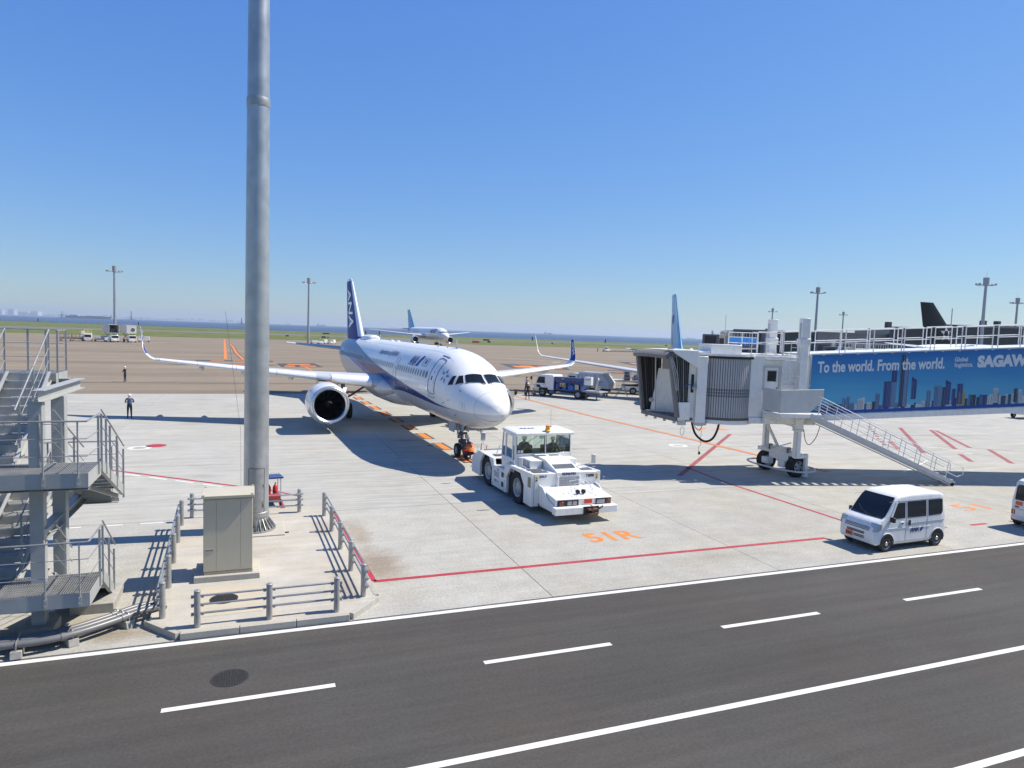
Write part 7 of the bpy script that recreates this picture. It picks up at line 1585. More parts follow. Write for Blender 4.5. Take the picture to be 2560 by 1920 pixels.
for y in (-1.0, 1.0):
    c = bo(0, y, .53); wb = B(); r_, w_ = .53, .46; wb.lathe([(r_*.6, -w_/2*.85), (r_*.9, -w_/2), (r_, -w_/2*.7), (r_, w_/2*.7), (r_*.9, w_/2), (r_*.6, w_/2*.85)], axis='y', n=34, closed=True)
    ty = wb.build('tyre', M['rubber'], bogie, loc=c, rot=(0, 0, BA)); hb = B(); s = -1 if y < 0 else 1
    for s in (-1, 1): hb.lathe([(r_*.61, s*w_*.38), (r_*.57, s*w_*.44), (r_*.45, s*w_*.34), (r_*.2, s*w_*.38), (.001, s*w_*.42)], axis='y', n=30, cap=False)
    rm = hb.build('rim', M['rim'], ty)
    for q in range(5): a = 2*pi*q/5 + .4; B().add([(r_*.28*cos(a-.2), -w_*.40, r_*.28*sin(a-.2)), (r_*.5*cos(a-.22), -w_*.40, r_*.5*sin(a-.22)), (r_*.5*cos(a+.22), -w_*.40, r_*.5*sin(a+.22)), (r_*.28*cos(a+.2), -w_*.40, r_*.28*sin(a+.2))], ((0, 1, 2, 3),)).build('rim_opening', M['black'], rm, False)
    mb = B(); mb.box(bo(-.38, y * .55, .62), (.42, .42, .34), BA); mb.cyl(bo(-.62, y * .55, .62), bo(-.25, y * .55, .62), .17, n=16); mb.build('drive_motor', W, bogie, bevel=.02)
    cg = B()
    for q in range(5): p = bo(-.30 + .07 * q, y * .62 - .16, 0); cg.tube([(p[0], p[1], 1.20), (p[0], p[1], 1.42)], .012, 5)
    for z in (1.20, 1.31, 1.42): cg.tube([bo(-.32, y*.62 - .16, z), bo(0.0, y*.62 - .16, z), bo(.0, y*.62 + .1, z), bo(-.32, y*.62 + .1, z)], .012, 5, closed=True)
    cg.build('motor_cage', W, bogie); B().cyl(bo(-.16, y*.62 - .03, 1.16), bo(-.16, y*.62 - .03, 1.46), .10, n=12).build('brake_motor', M['black'], bogie)
ring = catmull([bo(-1.02, -.9, .42), bo(-1.05, 0, .42), bo(-1.02, .9, .42), bo(-.6, 1.75, .42), bo(.3, 1.85, .42), bo(1.0, 1.2, .42), bo(1.05, 0, .42), bo(1.0, -1.2, .42), bo(.3, -1.85, .42), bo(-.6, -1.75, .42), bo(-1.02, -.9, .42)], 4)
B().tube(ring[:-1], .045, 8, closed=True).build('guard_ring', M['lgrey'], bogie)
B().tube(catmull([(LX + .3, -.2, 2.5), (LX + .38, -.25, 2.0), (LX + .62, -.2, 1.75), (LX + .95, -.2, 2.1), (LX + 1.2, -.1, 2.72)]), .018, 6).build('cable', M['black'], jb)
# service landing with perforated guard panels
pf = B(); pf.prism([(-2.60, -.02), (-2.32, -1.22), (-.20, -1.22), (.35, -.04)], 'z', 3.33, 3.40); pf.build('landing_floor', W, jb, bevel=.008)
def perf_panel(a, c, zt0, zt1, zb0, zb1, nx, nz):
    a, c = Vector(a), Vector(c); d = c - a; nr = Vector((d.y, -d.x, 0)).normalized(); q = B(); t2 = nr * .02
    v = [(a.x, a.y, zb0), (c.x, c.y, zb1), (c.x, c.y, zt1), (a.x, a.y, zt0)]; v2 = [(x - t2.x, y - t2.y, z) for x, y, z in v]; q.add(v + v2, ((0,1,2,3),(7,6,5,4),(0,4,5,1),(1,5,6,2),(2,6,7,3),(3,7,4,0)))
    o = q.build('guard_panel', M['lgrey'], jb, False); h = B()
    for i in range(nx):
        for k in range(nz):
            f = (i + .5 * (k % 2) + .25) / nx; z = zb0 + (zb1 - zb0) * f + (zt0 + (zt1 - zt0) * f - zb0 - (zb1 - zb0) * f) * (k + .5) / nz; p = a + d * f + nr * .002; s_ = .015
            e = d.normalized(); h.add([tuple(p - e*s_ + Vector((0,0,z))), tuple(p + Vector((0,0,z - s_))), tuple(p + e*s_ + Vector((0,0,z))), tuple(p + Vector((0,0,z + s_)))], ((0,1,2,3),))
    stuff(h.build('perforation', W, o, False)); return o

q = B(); v = [(-2.32, -1.24, 3.42), (-.85, -1.24, 3.47), (-.18, -1.24, 4.10), (-.18, -1.24, 4.61), (-2.32, -1.24, 4.52)]
q.add(v + [(x, y + .02, z) for x, y, z in v], [(0,1,2,3,4), (9,8,7,6,5)] + [(i, 5+i, 5+(i+1)%5, (i+1)%5) for i in range(5)]); gp = q.build('guard_panel', M['lgrey'], jb, False)
h = B()
for i in range(40):
    for k in range(21):
        x = -2.29 + .0535 * (i + .5 * (k % 2)); z = 3.45 + .053 * k; zl = 3.44 + (0.034 * (x + 2.32) if x < -.85 else .05 + (x + .85) * .94)
        if x < -.2 and z > zl + .02 and z < 4.5 + (x + 2.3) * .042: h.add([(x - .014, -1.2425, z), (x, -1.2425, z - .014), (x + .014, -1.2425, z), (x, -1.2425, z + .014)], ((0,1,2,3),))
stuff(h.build('perforation', M['plane_white'], gp, False))
pp_ = B(); v = [(-2.64, -.02, 3.5), (-2.33, -1.23, 3.42), (-2.33, -1.23, 4.52), (-2.64, -.02, 4.55)]; pp_.add(v + [(x + .02, y, z) for x, y, z in v], ((0,1,2,3),(7,6,5,4),(0,4,5,1),(1,5,6,2),(2,6,7,3),(3,7,4,0))); gp2 = pp_.build('guard_panel', M['lgrey'], jb, False)
for k in range(20): z = 3.5 + .052 * k; B().beam((-2.642, -.06, z), (-2.345, -1.2, z), .004, .012).build('panel_rib', M['plane_white'], gp2, False)
B().tube([(-2.33, -1.24, 4.53), (-.18, -1.24, 4.62)], .02, 6).tube([(-1.6, -.02, 4.66), (-.2, -.02, 4.72)], .02, 6).tube([(-2.33, -1.24, 4.53), (-2.64, -.02, 4.57)], .02, 6).build('handrail', W, jb)
b = B(); b.beam((-2.55, -.1, 3.25), (-2.3, -1.2, 3.28), .06, .16); b.beam((-2.3, -1.2, 3.28), (-.7, -1.2, 3.3), .06, .16); b.beam((-2.2, -.1, 2.9), (-2.2, -1.1, 3.25), .06); b.beam((-.9, -.1, 2.9), (-.9, -1.1, 3.25), .06); b.build('bracket', W, jb)
# access stairs down to the apron
SA, SB = Vector((-.75, 0, 3.38)), Vector((6.95, 0, .16)); sd = (SB - SA).normalized(); sn = Vector((-sd.z, 0, sd.x)) if sd.x > 0 else Vector((0, 0, 1))
for y in (-1.22, -.38):
    B().beam(SA + Vector((0, y, -.04)), SB + Vector((0, y, -.04)), .06, .20).build('stair_stringer', M['lgrey'], jb); B().beam(SA + Vector((0, y, -.24)), SB + Vector((-.2, y, -.14)), .03, .05).build('truss_chord', M['lgrey'], jb)
nT = 20
trd = B(); trd.box((0, -.80, 0), (.26, .78, .03)); trd.box((-.10, -.80, .018), (.06, .78, .006)); trm = trd.mesh('stair_tread', M['plane_white'])
for k in range(nT): p = SA.lerp(SB, (k + .5) / nT); link('stair_tread', trm, jb, False, loc=(p.x, 0, p.z + .05))
for y in (-1.24, -.36):
    upz = Vector((0, y, 0)); o1 = Vector((.35, 0, 0))
    for hgt_, r_ in ((.92, .02), (.62, .014), (.32, .014)): B().tube([SA + upz + o1 + Vector((0, 0, hgt_)), SB + upz + Vector((.05, 0, hgt_))], r_, 6).build('stair_rail', M['plane_white'], jb)
    B().tube([SB + upz + Vector((.05, 0, .92)), SB + upz + Vector((.38, 0, .80)), SB + upz + Vector((.40, 0, .42)), SB + upz + Vector((.08, 0, .30))], .02, 6).build('stair_rail', M['plane_white'], jb)
    for k in range(9): p = SA.lerp(SB, (k + .4) / 9) + upz; B().tube([p, p + Vector((.14, 0, .92))], .018, 6).build('stair_post', M['plane_white'], jb)
    B().lathe([(.02, -.04), (.08, -.04), (.08, .04), (.02, .04)], (SB.x - .12, y, .085), 'y', 14).build('foot_wheel', M['rubber'], jb)
for k in range(14):
    p, q = SA.lerp(SB, (k + .2) / 14), SA.lerp(SB, (k + .8) / 14); B().beam(p + Vector((0, -1.22, -.12)), q + Vector((0, -1.22, -.22)), .015, .02).build('truss_web', M['lgrey'], jb, False)
# ladder up the near lift column
for x in (-1.52, -1.20): B().tube([(x, -.36, 4.6), (x, -.36, 6.9)], .016, 6).build('ladder_rail', W, jb)
for k in range(9): B().tube([(-1.52, -.36, 4.7 + .27*k), (-1.20, -.36, 4.7 + .27*k)], .012, 6).build('ladder_rung', W, jb)
for z in (5.2, 5.9, 6.6): B().tube([(-1.52, -.36, z), (-1.52, -.75, z), (-1.20, -.75, z), (-1.20, -.36, z)], .012, 5).build('ladder_hoop', W, jb)
# roof clutter over the inner tunnel
B().bx(-3.3, -.3, .3, 2.8, 6.13, 6.2).build('roof_walkway', W, jb); B().tube([(-3.2, .2, 6.15), (-2.2, .25, 6.3), (-1.8, .2, 6.15), (-1.2, .3, 6.25)], .03, 6).build('cable_run', M['lgrey'], jb)
for x in (-3.6, -2.2): B().tube([(x, 2.9, 6.15), (x, 2.9, 8.2 if x < -3 else 7.2)], .012, 5).build('antenna', M['grey'], jb)
for y in (.06, 2.98):
    for z in (1.12, .56): B().tube([(-3.35, y, 6.16 + z), (-1.75, y, 6.16 + z)], .022, 6).build('handrail', W, jb)
    for x in (-3.35, -2.6, -1.75): B().tube([(x, y, 6.16), (x, y, 7.28)], .024, 6).build('rail_post', W, jb)
# far support and rotunda end at the terminal, beyond the frame
B().lathe([(.5, 0), (.5, 4.4)], (XE + 1.2, 1.5, 0), n=20).build('rotunda_column', W, jb); B().lathe([(2.2, 4.2), (2.2, 8.1)], (XE + 1.2, 1.5, 0), n=32).build('rotunda', W, jb)
# ------------------------------------------------------------------ vehicles round the gate airliner
def wheel_at(parent, c, r, w, side, axis_rot=0, name='wheel'):
    b = B(); b.lathe([(r*.6, -w/2*.85), (r*.9, -w/2), (r, -w/2*.6), (r, w/2*.6), (r*.9, w/2), (r*.6, w/2*.85)], axis='y', n=22, closed=True); t_ = b.build(name, M['rubber'], parent, loc=c)
    h = B()
    for s in (-1, 1): h.lathe([(r*.61, s*w*.36), (r*.55, s*w*.42), (r*.4, s*w*.25), (r*.2, s*w*.40), (.001, s*w*.40)], axis='y', n=20, cap=False)
    h.build('rim', M['rim'], t_); return t_
tk = thing('fuel_truck', 'white cab truck with blue boom body and hose reel parked under the wing', 'truck', (30.6, 68.65, 0), R(127))
Bl = M['truck_blue']
b = B(); b.prism([(1.15, .55), (1.18, 1.05), (1.02, 1.35), (.72, 2.15), (.45, 2.36), (-1.15, 2.38), (-1.28, 2.25), (-1.28, .75), (-.55, .75), (-.55, .95), (.55, .95), (.55, .5)], 'y', -1.05, 1.05); cabt = b.build('cab', W, tk, bevel=.05)
for s in (-1, 1):
    y = s * 1.056
    B().add([(.86, y, 1.42), (.62, y, 2.08), (.40, y, 2.14), (-.20, y, 2.14), (-.20, y, 1.42)], ((0,1,2,3,4),)).build('side_window', M['pane'] if False else M['glass'], cabt, False)
    B().add([(.82, y, .95), (.86, y, 1.25), (.45, y, 1.25), (.25, y, .95)], ((0,1,2,3),)).build('lower_window', M['glass'], cabt, False)
    B().bx(-.26, -.25, y - .004, y + .004, .8, 2.2).build('door_seam', M['grey'], cabt); B().bx(-.1, .05, y - .01, y + .02, 1.28, 1.33).build('door_handle', M['black'], cabt)
    B().tube([(.75, s*1.05, 2.2), (1.15, s*1.35, 2.25), (1.3, s*1.45, 2.1), (1.2, s*1.42, 1.3), (.95, s*1.1, 1.15)], .018, 6).box((1.28, s*1.45, 1.95), (.10, .20, .36)).build('mirror', M['black'], cabt)
B().add([(1.035, -.95, 1.40), (1.035, .95, 1.40), (.77, .92, 2.10), (.77, -.92, 2.10)], ((0,1,2,3),)).build('windscreen', M['glass'], cabt, False)
B().bx(1.15, 1.22, -1.0, 1.0, .45, .75).build('bumper', W, tk, bevel=.02)
for y in (-.8, .8): B().bx(1.2, 1.235, y - .14, y + .14, .78, .94).build('headlight', M['lens'], tk, bevel=.01)
for x in (0.1, -4.25):
    for y in (-.95, .95): wheel_at(tk, (x, y, .46), .46, .28, 1)
    if x < -1:
        for y in (-.62, .62): wheel_at(tk, (x, y, .46), .46, .26, 1)
B().bx(-6.75, .9, -.42, .42, .55, .80).build('chassis', M['black'], tk); B().bx(-4.75, -1.35, -1.05, 1.05, .80, .92).build('deck', Bl, tk, bevel=.01); B().bx(-6.8, -4.77, -1.05, 1.05, .80, .92).build('rear_deck', M['grey'], tk, bevel=.01)
B().bx(-4.6, -1.35, -.95, .75, .92, 1.68).build('body', Bl, tk, bevel=.02)
for x in (-1.35, -2.0, -3.3, -4.55): B().bx(x - .04, x + .04, .75, 1.04, .92, 1.72).build('frame_post', Bl, tk)
B().bx(-4.7, -1.3, .72, 1.06, 1.66, 1.74).build('rack', Bl, tk, bevel=.01)
bmn = B().bx(-4.7, -1.0, .35, .95, 1.76, 2.22).build('boom', Bl, tk, bevel=.03); B().cyl((-4.7, .3, 2.05), (-4.7, 1.0, 2.05), .24, n=18).build('boom_hinge', Bl, tk); B().bx(-2.5, -2.2, .955, .962, 1.96, 2.10).build('placard', M['grey'], bmn); B().bx(-3.7, -3.4, .955, .962, 1.9, 1.98).build('placard', M['red'], bmn)
pb = B().bx(-2.75, -1.95, .98, 1.0, 1.18, 1.62).build('control_panel', mat('ochre_panel', (.35, .27, .10), .5, var=.2, scale=9), tk)
for k in range(4): B().lathe([(.001, 0), (.08, 0), (.08, .02), (.001, .02)], (-2.62 + .18*k, 1.0, 1.40 + .08*(k % 2)), 'y', 12).build('gauge', M['white_shirt'] if k % 2 else M['steel_dark'], pb)
B().lathe([(.001, -.10), (.33, -.10), (.34, 0), (.28, .06), (.10, .08), (.001, .08)], (-3.35, .95, 1.10), 'y', 22).build('hose_reel', M['sky_blue'], tk); B().bx(-4.3, -3.85, .96, 1.02, .98, 1.52).build('cabinet_door', mat('tan_panel', (.45, .40, .30), .5), tk)
for a in ((-1.9, -1.55, .92, 1.5), (-2.75, -2.4, .92, 1.12)): B().bx(a[0], a[1], .95, 1.03, a[2], a[3]).build('locker', M['sky_blue'] if a[3] < 1.2 else Bl, tk, bevel=.01)
bx_ = B().bx(-5.75, -4.95, .55, 1.05, 1.55, 2.42).build('equipment_box', W, tk, bevel=.015)
for k in range(4): B().box((-5.58 + .15*k, 1.055, 2.15), (.09, .006, .16)).build('box_letter', M['grey_print'], bx_, False)
for k in range(7): B().tube(catmull([(-4.9 - .05*k, .9 - .1*k, 1.0 + .07*k), (-5.4, .95 - .1*k, 1.3 + .05*k), (-6.1, .9 - .12*k, 1.25 + .04*k), (-6.5, .6 - .1*k, 1.0 + .08*k)]), .05, 6).build('hose', M['lgrey'] if k % 2 else M['rubber'], tk)
b = B()
for k in range(6): b.beam((-5.9 - .15*k, .2, 1.7 + .05*k), (-6.6 + .1*k, .6 - .1*k, 2.3 - .07*k), .07)
b.build('hose_arm', M['dgrey'], tk); B().tube([(-6.2, .8, 1.0), (-6.3, .8, 1.7), (-6.45, .75, 2.15), (-6.3, .5, 2.3)], .10, 8).build('loading_arm', M['lgrey'], tk)
B().bx(-6.8, -5.2, .3, 1.04, .55, .82).build('rear_locker', M['dgrey'], tk, bevel=.01)
for x in (-5.2, -6.4): B().beam((x, .9, .55), (x, .95, .05), .10).box((x, .95, .04), (.24, .24, .06)).build('stabiliser_leg', Bl, tk)
B().bx(-1.3, -.75, .6, 1.0, .35, .85).build('step', Bl, tk)
# white box truck behind it
t2 = thing('box_truck', 'grey box truck with white roof edge behind the blue boom truck', 'truck', (35.5, 71.5, 0), R(127))
b = B(); b.prism([(1.1, .5), (1.1, 1.1), (.75, 2.3), (.5, 2.5), (-.7, 2.5), (-.7, .6)], 'y', -1.05, 1.05); b.build('cab', W, t2, bevel=.04); B().add([(.7, 1.06, 1.5), (.5, 1.06, 2.2), (-.4, 1.06, 2.2), (-.4, 1.06, 1.5)], ((0,1,2,3),)).build('side_window', M['glass'], t2, False)
t2.scale = (.93, .93, .93); B().bx(-4.0, -.85, -1.15, 1.15, .9, 2.66).build('box_body', M['lgrey'], t2, bevel=.02); B().bx(-4.05, -.8, -1.2, 1.2, 2.64, 2.74).build('roof_edge', W, t2); B().prism([(-4.0, 2.6), (-4.9, 1.6), (-4.9, .9), (-4.0, .9)], 'y', -1.1, 1.1).build('tail_section', M['lgrey'], t2, bevel=.02)
for k in range(5): B().bx(-3.8 + .62*k, -3.76 + .62*k, 1.15, 1.165, .95, 2.62).build('body_rib', M['grey'], t2)
for x in (.1, -3.4):
    for y in (-.95, .95): wheel_at(t2, (x, y, .45), .45, .28, 1)
B().bx(-4.6, .8, -.4, .4, .5, .9).build('chassis', M['black'], t2)
# white high loader with cages
ld = thing('belt_loader', 'white baggage loader with caged platform beside the jet bridge bellows', 'loader', (41.6, 71.3, 0), R(-34))
B().bx(0, 6.6, -1.05, 1.05, .45, .98).build('chassis', W, ld, bevel=.03); B().bx(-.1, 6.7, -1.08, 1.08, .98, 1.05).build('bumper_strip', M['black'], ld)
for x in (1.3, 5.2):
    for y in (-.98, .98): wheel_at(ld, (x, y, .42), .42, .3, 1)
lettering('ANA', (2.6, -1.06, .60), (1, 0, 0), (0, 0, 1), .24, .75, parent=ld, bold=.02, shear=.3); 
B().beam((.5, 0, 1.0), (4.5, 0, 1.45), .2, .12).beam((4.5, 0, 1.05), (.8, 0, 1.45), .2, .12).build('scissor_lift', M['steel_dark'], ld)
bed = B().bx(-1.7, 6.6, -1.1, 1.1, 1.42, 1.62).build('bed', M['lgrey'], ld, bevel=.01); B().bx(-1.9, -1.6, -1.0, 1.0, 1.38, 1.52).build('bed_nose', M['red'], ld, bevel=.03)
cg = B()
for y in (-1.08, 1.08):
    for x in (.2, .9, 1.9, 2.8, 3.7, 4.6, 5.6, 6.4): cg.beam((x, y, 1.62), (x, y, 2.75 if x < 3 else 2.5), .05)
    for z in (1.95, 2.35, 2.72): cg.beam((.2, y, z), (2.8, y, z), .04)
    for z in (1.9, 2.2, 2.48): cg.beam((2.8, y, z), (6.4, y, z), .035)
cg.build('cage', M['lgrey'], ld, False); B().bx(.2, .8, -1.0, -.2, 1.62, 2.65).build('control_box', M['dgrey'], ld, bevel=.02); B().bx(.82, .9, -1.0, -.5, 1.65, 2.2).build('control_box', M['red'], ld)
rr_ = random.Random(4)
for k in range(9): B().box((1.2 + .2*k, rr_.uniform(-.8, .6), 1.62 + .25 + .1*(k % 3)), (.22, .35, .4 + .2*(k % 3))).build('machinery', M['dgrey'] if k % 2 else M['lgrey'], ld, bevel=.01)
for x in (.4, 6.2): B().beam((x, -.9, .45), (x, -.9, .04), .08).box((x, -.9, .03), (.25, .25, .05)).build('jack', M['grey'], ld)
# small platform step ladder, cone, red cylinders, tow bar
t = thing('step_ladder', 'grey wheeled step ladder standing in front of the loader', 'step ladder', (39.2, 67.3, 0), R(-20))
b = B()
for y in (-.35, .35): b.beam((-.7, y, .02), (.15, y, 1.25), .05); b.beam((.65, y, .02), (.2, y, 1.25), .05); b.beam((.15, y, 1.25), (.15, y, 2.1), .04); b.beam((.15, y, 2.1), (.6, y, 2.1), .04)
b.build('frame', M['grey'], t, False)
for k in range(5): B().box((-.58 + .17*k, 0, .25 + .24*k), (.2, .7, .03)).build('step', M['lgrey'], t, False)
def cone(label, c):
    t = thing('traffic_cone', label, 'traffic cone', (c[0], c[1], 0), 0, 'traffic cones')
    B().lathe([(.17, .03), (.13, .25), (.11, .36), (.07, .58), (.035, .72), (.02, .72)], n=16).build('body', M['orange'] if False else M['red'], t); B().bx(-.2, .2, -.2, .2, 0, .035).build('base', M['black'], t, bevel=.01)
    for z0, z1, r0, r1 in ((.24, .34, .138, .116), (.46, .55, .098, .078)): B().lathe([(r0, z0), (r1, z1)], n=16).build('reflective_band', M['white'], t)
cone('red and white cone beside the blue truck cab', (29.35, 69.4)); cone('red and white cone farther back beside the blue truck cab', (29.7, 70.6))
t = thing('hose_cart', 'orange and white hose cart behind the blue truck', 'cart', (37.4, 68.6, 0), .4)
B().box((0, 0, .3), (1.0, .7, .08)).build('deck', M['white'], t)
for k in range(3): B().lathe([(.12, .34), (.14, .4), (.14, 1.1), (.06, 1.25), (.05, 1.4)], (-.35 + .35*k, .1*k, 0), n=12).build('cylinder', M['orange'] if k != 1 else M['white'], t)
for x in (-.4, .4):
    for y in (-.38, .38): wheel_at(t, (x, y, .16), .16, .08, 1)
B().tube(catmull([(.5, 0, .6), (.8, -.3, .9), (.9, -.4, .4), (1.2, -.5, .05)]), .05, 6).build('hose', M['orange'], t)
t = thing('parked_tow_bar', 'long dark tow bar on small wheels lying left of the blue truck', 'tow bar', (0, 0, 0))
B().tube([(26.9, 69.6, .55), (28.2, 69.0, .52), (31.0, 67.2, .5)], .06, 8).build('bar', M['steel_dark'], t); B().beam((26.9, 69.3, .5), (26.6, 69.9, .5), .12).build('head', M['steel_dark'], t)
for c in ((27.1, 69.35), (28.1, 68.9)):
    for d in (-.3, .3): B().lathe([(.05, -.05), (.22, -.06), (.25, 0), (.22, .06), (.05, .05)], (c[0] + d * .5, c[1] + d, .25), 'x', 14).build('wheel', M['rubber'], t)
B().box((29.2, 68.4, .58), (.5, .14, .14), R(-32)).build('grip', M['yellow'], t)
for x, y in ((28.4, 68.85), (30.4, 67.55)): B().beam((x, y, .5), (x, y, .04), .05).build('stand', M['steel_dark'], t)
# ------------------------------------------------------------------ vehicle at the far right under the bridge
t = thing('service_car', 'white service vehicle cut off by the right edge beyond the bridge', 'car', (71.6, 45.4, 0), R(180))
b = B(); b.prism([(-.8, .45), (-.8, .95), (-.1, 1.1), (.5, 1.65), (2.6, 1.68), (2.9, 1.0), (2.9, .45)], 'y', -.8, .8); b.build('body', W, t, bevel=.06); B().add([(0.1, .81, 1.12), (.55, .81, 1.55), (2.5, .81, 1.58), (2.6, .81, 1.12)], ((0,1,2,3),)).build('side_window', M['glass'], t, False)
t.rotation_euler = (0, 0, 0); t.location = (72.1, 45.0, 0)
for x in (-.1, 2.2):
    for y in (-.76, .76): wheel_at(t, (x, y, .32), .32, .2, 1)
# ------------------------------------------------------------------ equipment parked far left on the taxi apron
def lift_truck(label, loc, rz, open_):
    t = thing('catering_truck', label, 'truck', loc, rz, 'catering lift trucks')
    b = B(); b.prism([(-1.05, .35), (1.05, .35), (1.05, 1.3), (.95, 2.0), (-.95, 2.0), (-1.05, 1.3)], 'y', -1.0, .8); b.build('cab', W, t, bevel=.06); B().add([(-.92, -1.01, 1.15), (.92, -1.01, 1.15), (.86, -1.01, 1.85), (-.86, -1.01, 1.85)], ((0,1,2,3),)).build('windscreen', M['glass'], t, False)
    B().bx(-1.0, 1.0, -1.06, -1.0, .35, .6).build('bumper', M['lgrey'], t)
    for x in (-.75, .75): B().bx(x - .15, x + .15, -1.03, -1.0, .75, .9).build('headlight', M['lens'], t)
    for y in (-.3, 3.6):
        for x in (-.95, .95): B().lathe([(.2, -.15), (.42, -.15), (.45, 0), (.42, .15), (.2, .15)], (x, y, .45), 'x', 16).build('wheel', M['rubber'], t)
    B().bx(-.5, .5, -.9, 5.2, .5, .7).build('chassis', M['black'], t)
    b = B(); b.beam((-.9, .4, .8), (-.9, 4.6, 2.6), .12); b.beam((.9, .4, .8), (.9, 4.6, 2.6), .12); b.beam((-.9, 4.6, .8), (-.9, .4, 2.6), .12); b.beam((.9, 4.6, .8), (.9, .4, 2.6), .12); b.build('scissor_lift', M['steel_dark'], t)
    z0, z1, y0, y1 = 2.55, 5.0, -.2, 5.4
    for c in ((-1.35, -1.27, y0, y1, z0, z1), (1.27, 1.35, y0, y1, z0, z1), (-1.27, 1.27, y0, y1, z0, z0 + .1), (-1.27, 1.27, y0, y1, z1 - .08, z1), (-1.27, 1.27, y1 - .06, y1, z0 + .1, z1 - .08)): B().bx(*c).build('box_panel', M['lgrey'], t)
    if open_:
        for k in range(4): B().box((-.3 + .45*k, 1.5, 3.1 + .2*k), (.35, .8, 1.0)).build('trolley', M['dgrey'], t)
        B().bx(-1.25, 0, 3, 3.06, 2.7, 4.2).build('shutter', M['lgrey'], t)
    else:
        B().bx(-1.27, 1.27, y0 + .02, y0 + .06, z0 + .1, z1 - .1).build('front_panel', M['lgrey'], t); B().lathe([(.001, y0), (.62, y0), (.62, y0 + .02), (.001, y0 + .02)], (.3, 0, 3.6), 'y', 24).build('round_print', M['dgrey'], t); B().lathe([(.62, y0 - .01), (.75, y0 - .01), (.75, y0 + .01), (.62, y0 + .01)], (.3, 0, 3.6), 'y', 24, closed=True).build('round_rim', M['white'], t)
    return t
lift_truck('raised catering truck with open dark box, left one of the far pair', (-37.2, 224.5, 0), R(27), True); lift_truck('raised catering truck with a round mark on its box, behind the wing tip', (-32.9, 225.6, 0), R(25), False)
t = thing('utility_truck', 'small white truck with yellow work platform among far ground equipment', 'truck', (-44.0, 226, 0), R(10))
b = B(); b.prism([(-.95, .35), (.95, .35), (.95, 1.25), (.85, 2.1), (-.85, 2.1), (-.95, 1.25)], 'y', -.9, .8); b.build('cab', W, t, bevel=.06); B().add([(-.82, -.91, 1.2), (.82, -.91, 1.2), (.76, -.91, 1.9), (-.76, -.91, 1.9)], ((0,1,2,3),)).build('windscreen', M['glass'], t, False); B().bx(-1, 1, .9, 4.5, .6, 2.3).build('body', W, t, bevel=.03)
b = B()
for x in (-.9, 0, .9):
    for y in (.8, 2.6, 4.4): b.beam((x, y, 2.3), (x, y, 3.3), .05)
for z in (2.8, 3.3): b.beam((-.9, .8, z), (.9, .8, z), .05); b.beam((-.9, .8, z), (-.9, 4.4, z), .05); b.beam((.9, .8, z), (.9, 4.4, z), .05); b.beam((-.9, 4.4, z), (.9, 4.4, z), .05)
b.build('platform_rail', M['yellow'], t, False)
for x in (-.9, .9):
    for y in (0, 3.4): B().lathe([(.2, -.14), (.4, -.14), (.42, 0), (.4, .14), (.2, .14)], (x, y, .42), 'x', 14).build('wheel', M['rubber'], t)
B().bx(-1.7, -.95, .5, 3.0, .4, 2.9).build('side_box', W, t, bevel=.02)
def dolly_cart(label, loc, rz, kind):
    t = thing('ground_cart', label, 'cart', loc, rz, 'ground equipment parked by the grass')
    B().bx(-1.6, 1.6, -.8, .8, .45, .6).build('deck', M['lgrey'], t)
    for x in (-1.2, 1.2):
        for y in (-.75, .75): wheel_at(t, (x, y, .25), .25, .14, 1)
    b = B()
    if kind == 'rails':
        for x in (-1.5, -.5, .5, 1.5):
            for y in (-.75, .75): b.beam((x, y, .6), (x, y, 1.9), .06)
        for y in (-.75, .75): b.beam((-1.5, y, 1.9), (1.5, y, 1.9), .06); b.beam((-1.5, y, 1.3), (1.5, y, 1.3), .05)
        b.bx(-1.4, 1.2, -.6, .6, .6, 1.0); b.build('rack', mat('rust_brown', (.18, .12, .08), .8, var=.3) if 'rust_brown' not in bpy.data.materials else bpy.data.materials['rust_brown'], t, False)
    elif kind == 'unit':
        b.bx(.1, 1.5, -.7, .7, .6, 1.7); b.bx(-1.4, -.1, -.5, .5, .6, .95); b.beam((-1.3, 0, .6), (-1.3, 0, 2.1), .08); b.build('unit', M['white'], t, bevel=.03)
    else:
        b.bx(-1.3, .3, -.7, .7, .6, 1.25); b.prism([(.3, .6), (1.4, .6), (1.3, 1.05), (.3, 1.3)], 'y', -.65, .65); b.build('bonnet', M['white'], t, bevel=.05)
    return t
dolly_cart('leftmost far ground cart, low flat one with a brown railed load', (-49.0, 224.4, 0), R(20), 'rails'); dolly_cart('brown railed cart immediately left of the small white truck', (-46.6, 226.5, 0), R(14), 'rails')
dolly_cart('white generator cart right of the small white truck', (-41.3, 228, 0), R(15), 'unit'); dolly_cart('small white tug left of the open catering truck', (-38.9, 224.8, 0), R(100), 'tug'); dolly_cart('pale cart at the right end of the far ground equipment', (-30.2, 229.5, 0), R(5), 'unit')
t = thing('baggage_tractor', 'small far white baggage tractor pulling a train of empty dollies', 'tractor', (137.5, 250, 0), R(17))
B().bx(-1.6, 1.6, -.8, .8, .4, 1.0).build('body', W, t, bevel=.06); b = B()
for x in (-.9, .6):
    for y in (-.7, .7): b.beam((x, y, 1.0), (x, y, 2.0), .08)
b.bx(-1.0, .7, -.8, .8, 1.95, 2.05); b.build('canopy', W, t); B().box((-.2, 0, 1.3), (.5, .6, .6)).build('seat', M['black'], t)
for x in (-1.1, 1.1):
    for y in (-.75, .75): wheel_at(t, (x, y, .33), .33, .2, 1)
